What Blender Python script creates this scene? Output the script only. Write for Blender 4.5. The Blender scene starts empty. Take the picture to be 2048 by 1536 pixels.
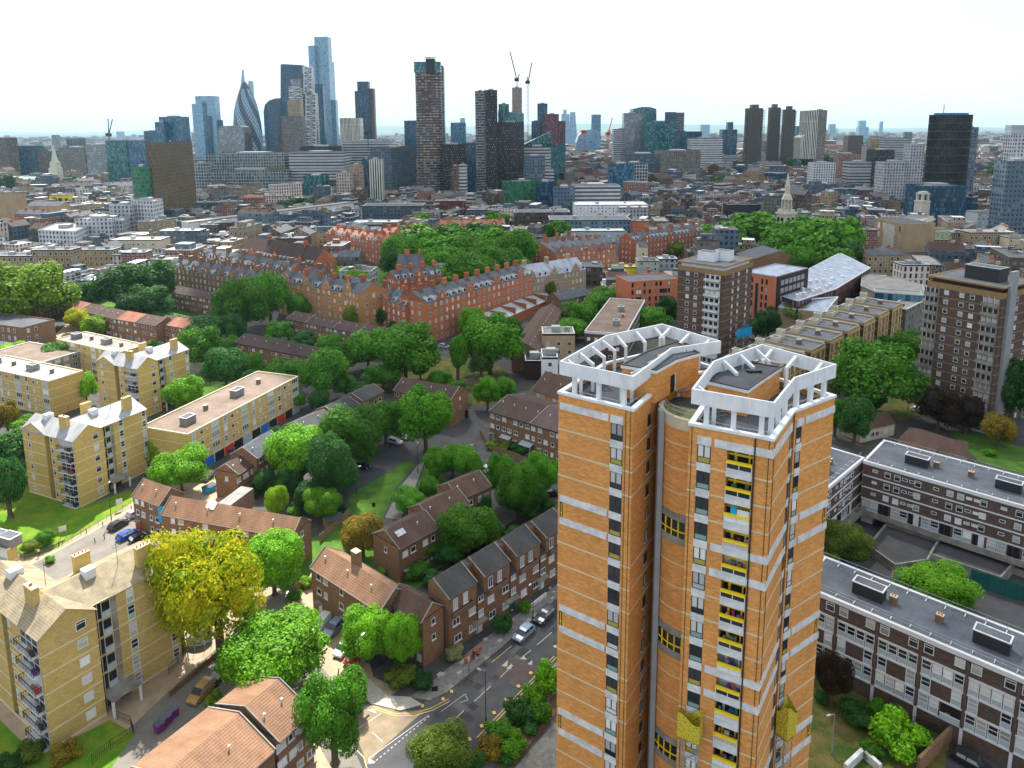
import bpy, math, random
from mathutils import Vector, Matrix
random.seed(7)
S = bpy.context.scene
COL = S.collection
R = math.radians
# ---------------- camera
FX, CX, CY, PITCH, ROLL, CAMH = 1458., 1024., 506., R(9.73), R(0.3), 82.
FW = Vector((0, math.cos(PITCH), -math.sin(PITCH)))
_u = Vector((0, math.sin(PITCH), math.cos(PITCH))); _r = Vector((1, 0, 0))
RT = _r*math.cos(ROLL) - _u*math.sin(ROLL)
UP = _u*math.cos(ROLL) + _r*math.sin(ROLL)
cd = bpy.data.cameras.new('camera'); cam = bpy.data.objects.new('camera', cd); COL.objects.link(cam)
cd.sensor_width = 36; cd.lens = FX/2048*36; cd.shift_y = -(768-CY)/2048
cd.clip_start = 1; cd.clip_end = 60000
m = Matrix((RT, UP, -FW)).transposed().to_4x4(); m.translation = (0, 0, CAMH); cam.matrix_world = m
S.camera = cam
# ---------------- sky and sun
SUN_EL, SUN_AZ = R(52), R(-14)          # azimuth measured from +Y towards +X
sd = Vector((math.sin(SUN_AZ)*math.cos(SUN_EL), math.cos(SUN_AZ)*math.cos(SUN_EL), math.sin(SUN_EL)))
W = bpy.data.worlds.new('World'); S.world = W; W.use_nodes = True
nt = W.node_tree; nt.nodes.clear()
o_ = nt.nodes.new('ShaderNodeOutputWorld'); bg = nt.nodes.new('ShaderNodeBackground')
sky = nt.nodes.new('ShaderNodeTexSky'); sky.sky_type = 'NISHITA'; sky.sun_disc = False
sky.sun_elevation = SUN_EL; sky.sun_rotation = SUN_AZ; sky.air_density = 1.2; sky.dust_density = 3.0; sky.altitude = 50
mx = nt.nodes.new('ShaderNodeMix'); mx.data_type = 'RGBA'; mx.inputs[0].default_value = 0.85
tc = nt.nodes.new('ShaderNodeTexCoord'); nz = nt.nodes.new('ShaderNodeTexNoise')
mp = nt.nodes.new('ShaderNodeMapping'); mp.inputs['Scale'].default_value = (1, 1, 5)
nz.inputs['Scale'].default_value = 2.2; nz.inputs['Detail'].default_value = 5
cr = nt.nodes.new('ShaderNodeValToRGB')
cr.color_ramp.elements[0].position = .35; cr.color_ramp.elements[0].color = (8.6, 9.3, 10.2, 1)
cr.color_ramp.elements[1].position = .6; cr.color_ramp.elements[1].color = (9.5, 10.1, 10.9, 1)
L = nt.links.new
L(tc.outputs['Generated'], mp.inputs['Vector']); L(mp.outputs[0], nz.inputs['Vector']); L(nz.outputs['Fac'], cr.inputs[0])
L(sky.outputs[0], mx.inputs[6]); L(cr.outputs[0], mx.inputs[7]); L(mx.outputs[2], bg.inputs[0])
bg.inputs[1].default_value = 0.055; L(bg.outputs[0], o_.inputs[0])
sl = bpy.data.lights.new('sun', 'SUN'); sl.energy = 5.0; sl.angle = R(0.6); sl.color = (1, .955, .86)
so = bpy.data.objects.new('sun', sl); COL.objects.link(so); so.rotation_euler = sd.to_track_quat('Z', 'Y').to_euler()
S.view_settings.view_transform = 'Standard'; S.view_settings.look = 'None'
S.view_settings.exposure = 1.2; S.view_settings.gamma = 1
S.render.engine = 'CYCLES'; S.cycles.use_denoising = True
S.cycles.max_bounces = 5; S.cycles.diffuse_bounces = 2; S.cycles.glossy_bounces = 2; S.cycles.transmission_bounces = 2
S.cycles.volume_bounces = 0; S.cycles.transparent_max_bounces = 4

# ---------------- measuring helpers: photo pixel -> real place at height z
def P(x, y, z=0.):
    d = FW + RT*((x-CX)/FX) + UP*((CY-y)/FX)
    t = (z-CAMH)/d.z
    return Vector((d.x*t, d.y*t, z))
def G(x, y, z=0.):
    p = P(x, y, z); return (p.x, p.y)
def atD(x, y, D):                       # point seen at pixel, at forward distance D
    d = FW + RT*((x-CX)/FX) + UP*((CY-y)/FX); t = D/d.y
    return Vector((d.x*t, D, CAMH+d.z*t))
def proj(X, Y, Z):
    d = Vector((X, Y, Z-CAMH)); k = d.dot(FW)
    return CX+FX*d.dot(RT)/k, CY-FX*d.dot(UP)/k

# ---------------- materials
class NB:
    def __init__(s, name):
        s.m = bpy.data.materials.new(name); s.m.use_nodes = True; s.t = s.m.node_tree
        s.b = s.t.nodes['Principled BSDF']; s.tc = None
    def n(s, typ, ins=None, **kw):
        x = s.t.nodes.new('ShaderNode'+typ)
        for k, v in kw.items(): setattr(x, k, v)
        for k, v in (ins or {}).items():
            if isinstance(v, bpy.types.NodeSocket): s.t.links.new(v, x.inputs[k])
            else: x.inputs[k].default_value = v
        return x
    def math(s, op, a, b=0., c=None):
        d = {0: a, 1: b}
        if c is not None: d[2] = c
        return s.n('Math', d, operation=op).outputs[0]
    def mix(s, f, a, b, bt='MIX'):
        x = s.n('Mix', {0: f, 6: a, 7: b}, data_type='RGBA', blend_type=bt); return x.outputs[2]
    def co(s, which='Object', scale=(1, 1, 1)):
        if not s.tc: s.tc = s.n('TexCoord')
        return s.n('Mapping', {0: s.tc.outputs[which], 3: scale}).outputs[0]
    def noise(s, scale, which='Object', sc=(1, 1, 1), det=3, rough=.6):
        return s.n('TexNoise', {'Vector': s.co(which, sc), 'Scale': scale, 'Detail': det, 'Roughness': rough}).outputs['Fac']
    def set(s, **kw):
        for k, v in kw.items():
            k = {'col': 'Base Color', 'rough': 'Roughness', 'metal': 'Metallic', 'spec': 'Specular IOR Level', 'nrm': 'Normal'}.get(k, k)
            if isinstance(v, bpy.types.NodeSocket): s.t.links.new(v, s.b.inputs[k])
            else: s.b.inputs[k].default_value = v
        return s.m
def c4(c, k=1.): return (c[0]*k, c[1]*k, c[2]*k, 1)
def obj_rand(b): return b.n('ObjectInfo').outputs['Random']
def plain(name, col, rough=.7, metal=0., var=.18, sc=.6, spec=.3, rnd=0.):
    b = NB(name)
    n = b.noise(sc, det=4); f = b.n('MapRange', {0: n, 1: .3, 2: .7, 3: 1-var, 4: 1+var}).outputs[0]
    if rnd: f = b.math('MULTIPLY', f, b.n('MapRange', {0: obj_rand(b), 3: 1-rnd, 4: 1+rnd}).outputs[0])
    return b.set(col=b.mix(1., c4(col), f, 'MULTIPLY'), rough=rough, metal=metal, spec=spec)
def brick(name, c1, c2, mort=(.35, .3, .25), rnd=.12, stain=.3, scale=1.):
    """brick seen at city distance: courses, mottled bricks, long soft stains (UV in metres)"""
    b = NB(name)
    br = b.n('TexBrick', {'Vector': b.co('UV'), 'Color1': c4(c1), 'Color2': c4(c2), 'Mortar': c4(mort), 'Scale': 1.,
             'Mortar Size': .012*scale, 'Brick Width': .45*scale, 'Row Height': .15*scale, 'Bias': 0.})
    n1 = b.noise(1., 'UV', (.9, 3.2, 1), 5, .7); n2 = b.noise(.16, 'UV', (1, .6, 1), 3)
    f = b.n('MapRange', {0: n1, 1: .25, 2: .75, 3: 1-stain*.8, 4: 1+stain*.7}).outputs[0]
    f2 = b.n('MapRange', {0: n2, 1: .3, 2: .7, 3: 1-stain*.6, 4: 1+stain*.3}).outputs[0]
    f = b.math('MULTIPLY', f, f2)
    f = b.math('MULTIPLY', f, b.n('MapRange', {0: obj_rand(b), 3: 1-rnd, 4: 1+rnd}).outputs[0])
    return b.set(col=b.mix(1., br.outputs[0], f, 'MULTIPLY'), rough=.85, spec=.2)
def tiles(name, col, course=.34, dark=.5, var=.25, rnd=.08, cols=.0, moss=None):
    b = NB(name)
    sep = b.n('SeparateXYZ', {0: b.co('UV')})
    fr = b.math('FRACT', b.math('DIVIDE', sep.outputs[1], course))
    ln = b.math('LESS_THAN', fr, .2)
    n = b.noise(1.3, 'UV', (1, 2.2, 1), 5, .75); f = b.n('MapRange', {0: n, 1: .25, 2: .75, 3: 1-var, 4: 1+var}).outputs[0]
    f = b.math('MULTIPLY', f, b.math('SUBTRACT', 1., b.math('MULTIPLY', ln, dark)))
    if cols:
        f3 = b.math('LESS_THAN', b.math('FRACT', b.math('DIVIDE', sep.outputs[0], cols)), .18)
        f = b.math('MULTIPLY', f, b.math('SUBTRACT', 1., b.math('MULTIPLY', f3, dark*.6)))
    f = b.math('MULTIPLY', f, b.n('MapRange', {0: obj_rand(b), 3: 1-rnd, 4: 1+rnd}).outputs[0])
    c = b.mix(1., c4(col), f, 'MULTIPLY')
    st = b.n('MapRange', {0: b.noise(.23, 'UV', (1.6, .7, 1), 4), 1: .35, 2: .65, 3: .74, 4: 1.16}).outputs[0]; c = b.mix(1., c, st, 'MULTIPLY')
    li = b.n('MapRange', {0: b.noise(3.1, 'UV', det=2), 1: .68, 2: .74}).outputs[0]; c = b.mix(b.math('MULTIPLY', li, .35), c, (.30, .28, .24, 1))
    if moss:
        mk = b.n('MapRange', {0: b.noise(.5, 'UV'), 1: .52, 2: .68}).outputs[0]
        c = b.mix(mk, c, c4(moss))
    return b.set(col=c, rough=.8, spec=.2)
def felt(name, col, rnd=.15):
    b = NB(name)
    n1 = b.noise(.22, det=5, rough=.65); n2 = b.noise(2.2, det=3)
    f = b.n('MapRange', {0: n1, 1: .3, 2: .7, 3: .7, 4: 1.3}).outputs[0]
    f = b.math('MULTIPLY', f, b.n('MapRange', {0: n2, 1: .3, 2: .7, 3: .88, 4: 1.12}).outputs[0])
    sep = b.n('SeparateXYZ', {0: b.co('Object')})
    ln = b.math('LESS_THAN', b.math('FRACT', b.math('DIVIDE', sep.outputs[0], 1.1)), .05)
    f = b.math('MULTIPLY', f, b.math('SUBTRACT', 1., b.math('MULTIPLY', ln, .18)))
    f = b.math('MULTIPLY', f, b.n('MapRange', {0: obj_rand(b), 3: 1-rnd, 4: 1+rnd}).outputs[0])
    return b.set(col=b.mix(1., c4(col), f, 'MULTIPLY'), rough=.8, spec=.25)
def facade(name, wall, glass, pu=3., pv=3., wu=.5, wv=.55, rnd=.25, grough=.12, frame=None, light=.35, lit=(.35, .38, .4), hstripe=None, rough=.75, shift=0.):
    """far buildings: wall with rows of windows; UV in metres"""
    b = NB(name)
    sep = b.n('SeparateXYZ', {0: b.co('UV')})
    vv = b.math('DIVIDE', sep.outputs[1], pv); cell_v = b.math('FLOOR', vv)
    uu = b.math('DIVIDE', sep.outputs[0], pu)
    if shift: uu = b.math('ADD', uu, b.math('MULTIPLY', cell_v, shift))
    fu = b.math('FRACT', uu); fv = b.math('FRACT', vv)
    au = b.math('ABSOLUTE', b.math('SUBTRACT', fu, .5)); av = b.math('ABSOLUTE', b.math('SUBTRACT', fv, .5))
    win = b.math('MULTIPLY', b.math('LESS_THAN', au, wu/2), b.math('LESS_THAN', av, wv/2))
    cell = b.n('CombineXYZ', {0: b.math('FLOOR', uu), 1: cell_v, 2: b.math('MULTIPLY', obj_rand(b), 97.)})
    wn = b.n('TexWhiteNoise', {0: cell.outputs[0]}, noise_dimensions='3D').outputs['Value']
    isl = b.math('LESS_THAN', wn, light)
    gc = b.mix(isl, c4(glass), c4(lit)); gv = b.n('MapRange', {0: wn, 1: light, 2: 1, 3: .55, 4: 1.6}).outputs[0]
    gc = b.mix(1., gc, gv, 'MULTIPLY')
    wf = b.n('MapRange', {0: b.noise(.12, det=4), 1: .3, 2: .7, 3: .82, 4: 1.14}).outputs[0]
    wf = b.math('MULTIPLY', wf, b.n('MapRange', {0: obj_rand(b), 3: 1-rnd, 4: 1+rnd}).outputs[0])
    wc = b.mix(1., c4(wall), wf, 'MULTIPLY')
    if hstripe: wc = b.mix(b.math('LESS_THAN', fv, .16), wc, c4(hstripe))
    if frame:
        fr = b.math('MULTIPLY', b.math('LESS_THAN', au, wu/2+.07), b.math('LESS_THAN', av, wv/2+.07))
        wc = b.mix(fr, wc, c4(frame))
    rg = b.math('ADD', b.math('MULTIPLY', win, grough-rough), rough)
    return b.set(col=b.mix(win, wc, gc), rough=rg, spec=b.math('ADD', b.math('MULTIPLY', win, .4), .25))
def leafm(name, col, hue=.0, var=.62, br=(1.5, 1.35, .9)):
    b = NB(name)
    ri = b.n('NewGeometry').outputs['Random Per Island']
    n = b.noise(1.1, det=2)
    f = b.math('ADD', b.math('MULTIPLY', ri, .6), b.math('MULTIPLY', n, .6))
    c = b.n('ValToRGB', {0: f}); e = c.color_ramp.elements
    e[0].position = .2; e[0].color = c4(col, 1-var); e[1].position = .85; e[1].color = (col[0]*br[0], col[1]*br[1], col[2]*br[2], 1)
    f2 = b.n('MapRange', {0: obj_rand(b), 3: .72, 4: 1.3}).outputs[0]
    cc = b.mix(1., c.outputs[0], f2, 'MULTIPLY')
    b.set(col=cc, rough=.6, spec=.18)
    tr = b.n('BsdfTranslucent', {0: cc}); ms = b.n('MixShader', {0: .35, 1: b.b.outputs[0], 2: tr.outputs[0]})
    b.t.links.new(ms.outputs[0], b.t.nodes['Material Output'].inputs[0]); return b.m
def glassm(name, dark=(.02, .028, .035), cur=(.55, .57, .56), pc=.3, rough=.08):
    b = NB(name)
    r = obj_rand(b); isl = b.math('LESS_THAN', r, pc)
    n = b.math('LESS_THAN', b.math('FRACT', b.math('MULTIPLY', r, 37.)), .5)
    c = b.mix(isl, c4(dark), c4(cur)); v = b.n('MapRange', {0: b.math('FRACT', b.math('MULTIPLY', r, 11.)), 3: .45, 4: 1.5}).outputs[0]
    return b.set(col=b.mix(1., c, v, 'MULTIPLY'), rough=rough, spec=.6)
M = {}
M['orange'] = brick('orange_brick', (.58, .235, .048), (.76, .34, .09), (.60, .38, .19), 0, .24)
M['brownb'] = brick('brown_brick', (.165, .072, .028), (.235, .11, .045), rnd=.1)
M['brownb2'] = brick('dark_brown_brick', (.115, .06, .038), (.165, .09, .055), rnd=.08)
M['yel'] = brick('yellow_stock_brick', (.50, .345, .095), (.62, .45, .145), (.4, .33, .2), .05, .2)
M['redb'] = brick('red_brick', (.37, .105, .038), (.50, .155, .06), (.28, .2, .15), .22)
M['redyel'] = brick('orange_stock_brick', (.46, .21, .06), (.58, .29, .09), (.3, .2, .15), .06)
M['purpb'] = brick('purple_brown_brick', (.085, .055, .045), (.13, .085, .065), (.12, .1, .09), .05)
M['tan'] = brick('tan_brick', (.36, .26, .14), (.46, .34, .2), (.35, .3, .22), .15)
M['terra'] = plain('terracotta_cladding', (.50, .17, .085), .7, var=.12, rnd=.05)
M['conc'] = plain('pale_concrete', (.60, .62, .62), .8, var=.24, sc=.9)
b_ = NB('white_concrete'); f_ = b_.n('MapRange', {0: b_.noise(2.2, 'Object', (1, 1, .13), 5, .7), 1: .3, 2: .72, 3: .84, 4: 1.06}).outputs[0]; g_ = b_.n('MapRange', {0: b_.noise(.5), 1: .3, 2: .7, 3: .9, 4: 1.06}).outputs[0]; M['white'] = b_.set(col=b_.mix(1., (.74, .78, .81, 1), b_.math('MULTIPLY', f_, g_), 'MULTIPLY'), rough=.7)
M['cream'] = plain('cream_render', (.52, .47, .34), .8, var=.15)
M['sand'] = plain('sand_string_course', (.62, .54, .36), .8, var=.1)
M['wpaint'] = plain('white_paint', (.64, .65, .67), .5, var=.06)
M['gconc'] = plain('grey_weathered_concrete', (.24, .225, .195), .85, var=.35, sc=.5)
M['dconc'] = plain('dark_concrete', (.12, .115, .1), .85, var=.3, sc=.5)
M['slate'] = tiles('slate_roof', (.085, .095, .115), .3, .35, .25)
M['slated'] = tiles('dark_slate_roof', (.055, .055, .06), .34, .3, .25)
M['tileor'] = tiles('orange_brown_tiles', (.27, .15, .09), .38, .5, .2, cols=.33)
M['tilebr'] = tiles('brown_tiles', (.10, .06, .046), .38, .55, .22, cols=.33)
M['tiledk'] = tiles('dark_brown_tiles', (.055, .034, .03), .36, .4, .2)
M['tilepu'] = tiles('purple_stained_tiles', (.085, .06, .055), .36, .4, .2, moss=(.13, .045, .12))
M['tilepk'] = tiles('terracotta_tiles', (.31, .125, .08), .36, .3, .2)
M['tilegr'] = tiles('pale_grey_tiles', (.33, .33, .345), .33, .22, .14)
M['tilebg'] = tiles('beige_tiles', (.31, .255, .175), .33, .38, .22, moss=(.36, .29, .17))
M['zinc'] = tiles('blue_grey_metal', (.30, .35, .43), 3., .0, .12, cols=.6)
M['felt'] = felt('grey_roof_felt', (.105, .115, .135))
M['feltd'] = felt('dark_roof_felt', (.075, .08, .09))
M['feltb'] = felt('brown_roof_felt', (.20, .145, .115))
M['feltl'] = felt('light_roof_felt', (.24, .235, .22))
M['feltw'] = felt('white_roof', (.62, .63, .64))
M['glass'] = glassm('window_glass')
M['glassc'] = glassm('curtained_glass', pc=.5)
M['darkg'] = plain('dark_metal', (.035, .037, .04), .5, .2, .1)
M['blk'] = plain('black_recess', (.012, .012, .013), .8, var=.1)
M['greyf'] = plain('grey_fin', (.30, .33, .36), .6, var=.08)
M['yelm'] = plain('yellow_paint', (.86, .62, .02), .5, var=.1)
M['greenp'] = plain('green_panel', (.36, .45, .34), .6, var=.1)
M['bluep'] = plain('blue_grey_panel', (.38, .45, .50), .6, var=.1)
M['grey'] = plain('grey_metal', (.33, .35, .37), .5, .4, .1)
M['wood'] = plain('timber', (.25, .16, .09), .8, var=.25, sc=2)
M['woodd'] = plain('dark_timber', (.035, .02, .014), .7, var=.3, sc=2)
M['blue'] = plain('blue_paint', (.02, .16, .55), .5)
M['cyan'] = plain('blue_sheeting', (.01, .33, .62), .6)
M['red'] = plain('red_paint', (.5, .03, .025), .5)
M['teal'] = plain('teal_netting', (.01, .10, .085), .6, var=.2)
M['purple'] = plain('purple_plastic', (.16, .015, .17), .5, var=.15)
M['asph'] = plain('asphalt', (.06, .061, .066), .85, var=.22, sc=.35)
M['asph2'] = plain('worn_asphalt', (.17, .155, .135), .85, var=.2, sc=.3)
M['pave'] = plain('grey_paving', (.19, .185, .17), .85, var=.3, sc=1.4)
M['pavel'] = plain('pale_paving', (.42, .385, .33), .85, var=.15, sc=.8)
M['sandp'] = plain('sandy_paving', (.36, .27, .185), .85, var=.16, sc=.5)
M['line'] = plain('road_paint', (.36, .36, .34), .7, var=.15, sc=2)
M['yline'] = plain('yellow_road_paint', (.55, .38, .10), .7, var=.15, sc=2)
M['soil'] = plain('bark_mulch', (.14, .09, .055), .95, var=.4, sc=1.2)
M['trunk'] = plain('bark', (.10, .075, .05), .9, var=.3, sc=3)
def grassm(name, a, b_):
    b = NB(name); n = b.noise(.28, det=5, rough=.65); n2 = b.noise(6., det=2)
    c = b.mix(b.n('MapRange', {0: n, 1: .4, 2: .62}).outputs[0], c4(a), c4(b_))
    return b.set(col=b.mix(1., c, b.n('MapRange', {0: n2, 1: .3, 2: .7, 3: .7, 4: 1.3}).outputs[0], 'MULTIPLY'), rough=.95, spec=.1)
M['grass'] = grassm('grass', (.045, .115, .018), (.085, .165, .022))
M['grassy'] = grassm('sun_tinted_grass', (.075, .19, .012), (.17, .22, .02))  # brighter, yellower copy of the grass, sunlight mixed into its colour
M['grassd'] = grassm('dry_grass', (.05, .09, .018), (.16, .125, .045))

# ---------------- mesh builder
class MB:
    def __init__(s): s.v = []; s.f = []; s.m = []; s.uv = []; s.mats = []
    def mi(s, mat):
        if isinstance(mat, str): mat = M[mat]
        if mat not in s.mats: s.mats.append(mat)
        return s.mats.index(mat)
    def poly(s, pts, mat, uv=None):
        i = len(s.v); s.v += [tuple(p) for p in pts]; s.f.append(tuple(range(i, i+len(pts)))); s.m.append(s.mi(mat))
        if uv is None:
            a = Vector(pts[0]); e = (Vector(pts[1])-a)
            e = e.normalized() if e.length > 1e-6 else Vector((1, 0, 0))
            n = e.cross(Vector(pts[2])-a); n = n.normalized() if n.length > 1e-9 else Vector((0, 0, 1))
            if abs(n.z) < .3: e = Vector((0, 0, 1)).cross(n).normalized(); g = Vector((0, 0, 1)); uv = [(Vector(p).dot(e), p[2]) for p in pts]
            else:
                g = n.cross(e); uv = [((Vector(p)-a).dot(e), (Vector(p)-a).dot(g)) for p in pts]
        s.uv += list(uv)
    def prism(s, foot, z0, z1, wall, top=None, bottom=False):
        n = len(foot)
        area = sum(foot[i][0]*foot[(i+1) % n][1]-foot[(i+1) % n][0]*foot[i][1] for i in range(n))
        if area < 0: foot = foot[::-1]
        u = 0
        for i in range(n):
            a, b = foot[i], foot[(i+1) % n]; l = math.hypot(b[0]-a[0], b[1]-a[1])
            s.poly([(a[0], a[1], z0), (b[0], b[1], z0), (b[0], b[1], z1), (a[0], a[1], z1)], wall, [(u, z0), (u+l, z0), (u+l, z1), (u, z1)]); u += l
        if top is not None: s.poly([(p[0], p[1], z1) for p in foot], top, [(p[0], p[1]) for p in foot])
        if bottom: s.poly([(p[0], p[1], z0) for p in foot[::-1]], wall, [(p[0], p[1]) for p in foot[::-1]])
    def box(s, x0, x1, y0, y1, z0, z1, mat, top=None, bottom=True):
        s.prism([(x0, y0), (x1, y0), (x1, y1), (x0, y1)], z0, z1, mat, top or mat, bottom)
    def bar(s, p, q, w, h=None, mat='grey'):
        p, q = Vector(p), Vector(q); h = h or w; d = (q-p).normalized()
        a = d.cross(Vector((0, 0, 1)))
        a = Vector((1, 0, 0)) if a.length < .01 else a.normalized()
        b = a.cross(d).normalized(); a = a*w/2; b = b*h/2
        c = [p-a-b, p+a-b, p+a+b, p-a+b]; e = [q-a-b, q+a-b, q+a+b, q-a+b]
        for i in range(4):
            j = (i+1) % 4; s.poly([c[i], c[j], e[j], e[i]], mat)
        s.poly(c[::-1], mat); s.poly(e, mat)
    def tube(s, p, q, r0, r1, mat, n=8):
        p, q = Vector(p), Vector(q); d = (q-p).normalized(); a = d.orthogonal().normalized(); b = d.cross(a)
        for i in range(n):
            t0, t1 = 2*math.pi*i/n, 2*math.pi*(i+1)/n
            e0 = a*math.cos(t0)+b*math.sin(t0); e1 = a*math.cos(t1)+b*math.sin(t1)
            s.poly([p+e0*r0, p+e1*r0, q+e1*r1, q+e0*r1], mat)
        s.poly([q+(a*math.cos(2*math.pi*i/n)+b*math.sin(2*math.pi*i/n))*r1 for i in range(n)], mat)
    def ring(s, foot, w, z0, z1, mat, top=None):
        inner = inset(foot, w); n = len(foot)
        s.prism(foot, z0, z1, mat)
        for i in range(n):
            j = (i+1) % n; a, b, c, d = foot[i], foot[j], inner[j], inner[i]
            s.poly([(a[0], a[1], z1), (b[0], b[1], z1), (c[0], c[1], z1), (d[0], d[1], z1)], top or mat)
            s.poly([(a[0], a[1], z0), (d[0], d[1], z0), (c[0], c[1], z0), (b[0], b[1], z0)], mat)
            s.poly([(c[0], c[1], z0), (d[0], d[1], z0), (d[0], d[1], z1), (c[0], c[1], z1)], mat)
    def build(s, name, parent=None, loc=None, smooth=False):
        me = bpy.data.meshes.new(name); me.from_pydata(s.v, [], s.f)
        for m_ in s.mats: me.materials.append(m_)
        me.polygons.foreach_set('material_index', s.m)
        if smooth: me.polygons.foreach_set('use_smooth', [True]*len(s.f))
        ul = me.uv_layers.new(name='UVMap'); flat = [c for p in s.uv for c in p]; ul.data.foreach_set('uv', flat)
        me.update()
        o = bpy.data.objects.new(name, me); COL.objects.link(o)
        if parent: o.parent = parent
        if loc: o.location = loc
        return o
def inset(foot, w):
    n = len(foot); area = sum(foot[i][0]*foot[(i+1) % n][1]-foot[(i+1) % n][0]*foot[i][1] for i in range(n))
    s = 1 if area > 0 else -1; out = []
    for i in range(n):
        a, b, c = Vector(foot[i-1]).to_2d(), Vector(foot[i]).to_2d(), Vector(foot[(i+1) % n]).to_2d()
        d1 = (b-a).normalized(); d2 = (c-b).normalized()
        n1 = Vector((-d1.y, d1.x))*s; n2 = Vector((-d2.y, d2.x))*s
        k = n1+n2; k = k/max(.35, (1+n1.dot(n2)))
        out.append((b.x+k.x*w, b.y+k.y*w))
    return out
LAB = {}
def thing(name, label, cat, loc=(0, 0, 0), rot=0., group=None):
    o = bpy.data.objects.new(name, None); COL.objects.link(o)
    o.location = (loc[0], loc[1], loc[2] if len(loc) > 2 else 0); o.rotation_euler = (0, 0, rot); o.empty_display_size = .5
    o['label'] = label; o['category'] = cat
    if group: o['group'] = group
    return o
def tag(o, label, cat, group=None, kind=None):
    o['label'] = label; o['category'] = cat
    if group: o['group'] = group
    if kind: o['kind'] = kind
    return o
def struct(name, mb, **k):
    o = mb.build(name, **k); o['kind'] = 'structure'; return o
_dup = {}
def dup(root, loc, rot, label, group=None, scale=None):
    r = root.copy(); COL.objects.link(r); r.location = (loc[0], loc[1], loc[2] if len(loc) > 2 else 0); r.rotation_euler = (0, 0, rot)
    r['label'] = label
    if group: r['group'] = group
    if scale: r.scale = scale
    if root.name not in _dup: _dup[root.name] = [(c, list(c.children)) for c in root.children]
    for ch, gs in _dup[root.name]:
        c = ch.copy(); COL.objects.link(c); c.parent = r
        for g in gs:
            d = g.copy(); COL.objects.link(d); d.parent = c
    return r
# ---------------- windows, as real frames and panes set on walls (local frame of the building)
_wm = {}
def win_mesh(style, w, h):
    key = (style, round(w, 2), round(h, 2))
    if key in _wm: return _wm[key]
    mb = MB(); fm = {'w': 'wpaint', 'g': 'darkg', 'y': 'yelm', 'n': 'darkg', 'p': 'wpaint', 'q': 'wpaint', 's': 'wpaint', 'b': 'darkg'}[style[0]]
    t = .10 if w > .8 else .08; d = .07
    x0, x1 = -w/2, w/2
    gl = 'glassc' if style[0] in 'wpq' else 'glass'
    lo = 0.
    if style[0] in 'pq':                     # coloured panel under the pane
        lo = h*.38; mb.box(x0+t, x1-t, -.02, .01, t, lo, 'greenp' if style[0] == 'p' else 'bluep'); mb.box(x0+t, x1-t, -d, 0, lo, lo+t, fm)
    mb.box(x0, x0+t, -d, 0, 0, h, fm); mb.box(x1-t, x1, -d, 0, 0, h, fm)
    mb.box(x0+t, x1-t, -d, 0, 0, t, fm); mb.box(x0+t, x1-t, -d, 0, h-t, h, fm)
    zz = lo+t if lo else t
    if len(style) > 1:
        if '2' in style: mb.box(-t/2, t/2, -d, 0, zz, h-t, fm)
        if '3' in style:
            for k in (-1, 1): mb.box(k*w/6-t/2, k*w/6+t/2, -d, 0, zz, h-t, fm)
        if 't' in style: mb.box(x0+t, x1-t, -d-.004, -.01, h*.68, h*.68+t*.8, fm)
        if 'l' in style: mb.box(x0+t, x1-t, -d-.004, -.01, h*.3, h*.3+t*.8, fm)
        if 's' in style[1:]: mb.box(x0-.08, x1+.08, -.16, 0, -.12, 0, 'wpaint')
    mb.poly([(x0+t, -.02, zz), (x1-t, -.02, zz), (x1-t, -.02, h-t), (x0+t, -.02, h-t)], gl)
    o = mb.build('window'); COL.objects.unlink(o); _wm[key] = o.data; bpy.data.objects.remove(o); return _wm[key]
class Wins:
    """collects windows of one building; the 100 nearest become parts, the rest one part"""
    def __init__(s, root, name='window'): s.root = root; s.l = []; s.name = name
    def add(s, style, w, h, x, y, z, ang): s.l.append((style, w, h, x, y, z, ang))
    def face(s, style, w, h, A, B, us, zs, off=.0):
        """wall from A to B (local xy, outside on the right hand side)"""
        dx, dy = B[0]-A[0], B[1]-A[1]; l = math.hypot(dx, dy); a = math.atan2(dy, dx); dx /= l; dy /= l
        for u in us:
            for z in zs: s.add(style, w, h, A[0]+dx*u+dy*off, A[1]+dy*u-dx*off, z, a)
    def done(s, cap=100):
        c, sn = math.cos(s.root.rotation_euler[2]), math.sin(s.root.rotation_euler[2]); lx, ly, lz = s.root.location
        def dist(w):
            X = lx+w[3]*c-w[4]*sn; Y = ly+w[3]*sn+w[4]*c
            ang = w[6]+s.root.rotation_euler[2]; nx, ny = math.sin(ang), -math.cos(ang)
            facing = (nx*(-X)+ny*(-Y)) > 0
            return (0 if facing else 1, X*X+Y*Y+(w[5]-CAMH)**2)
        s.l.sort(key=dist)
        for w in s.l[:cap]:
            o = bpy.data.objects.new(s.name, win_mesh(*w[:3])); COL.objects.link(o); o.parent = s.root
            o.location = w[3:6]; o.rotation_euler = (0, 0, w[6])
        rest = s.l[cap:]
        if rest:
            mb = MB()
            for w in rest:
                me = win_mesh(*w[:3]); ca, sa = math.cos(w[6]), math.sin(w[6])
                vs = [(w[3]+v.co.x*ca-v.co.y*sa, w[4]+v.co.x*sa+v.co.y*ca, w[5]+v.co.z) for v in me.vertices]
                for pl in me.polygons:
                    mb.poly([vs[i] for i in pl.vertices], me.materials[pl.material_index])
            o = mb.build(s.name+'s', s.root); o['kind'] = 'stuff'
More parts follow.
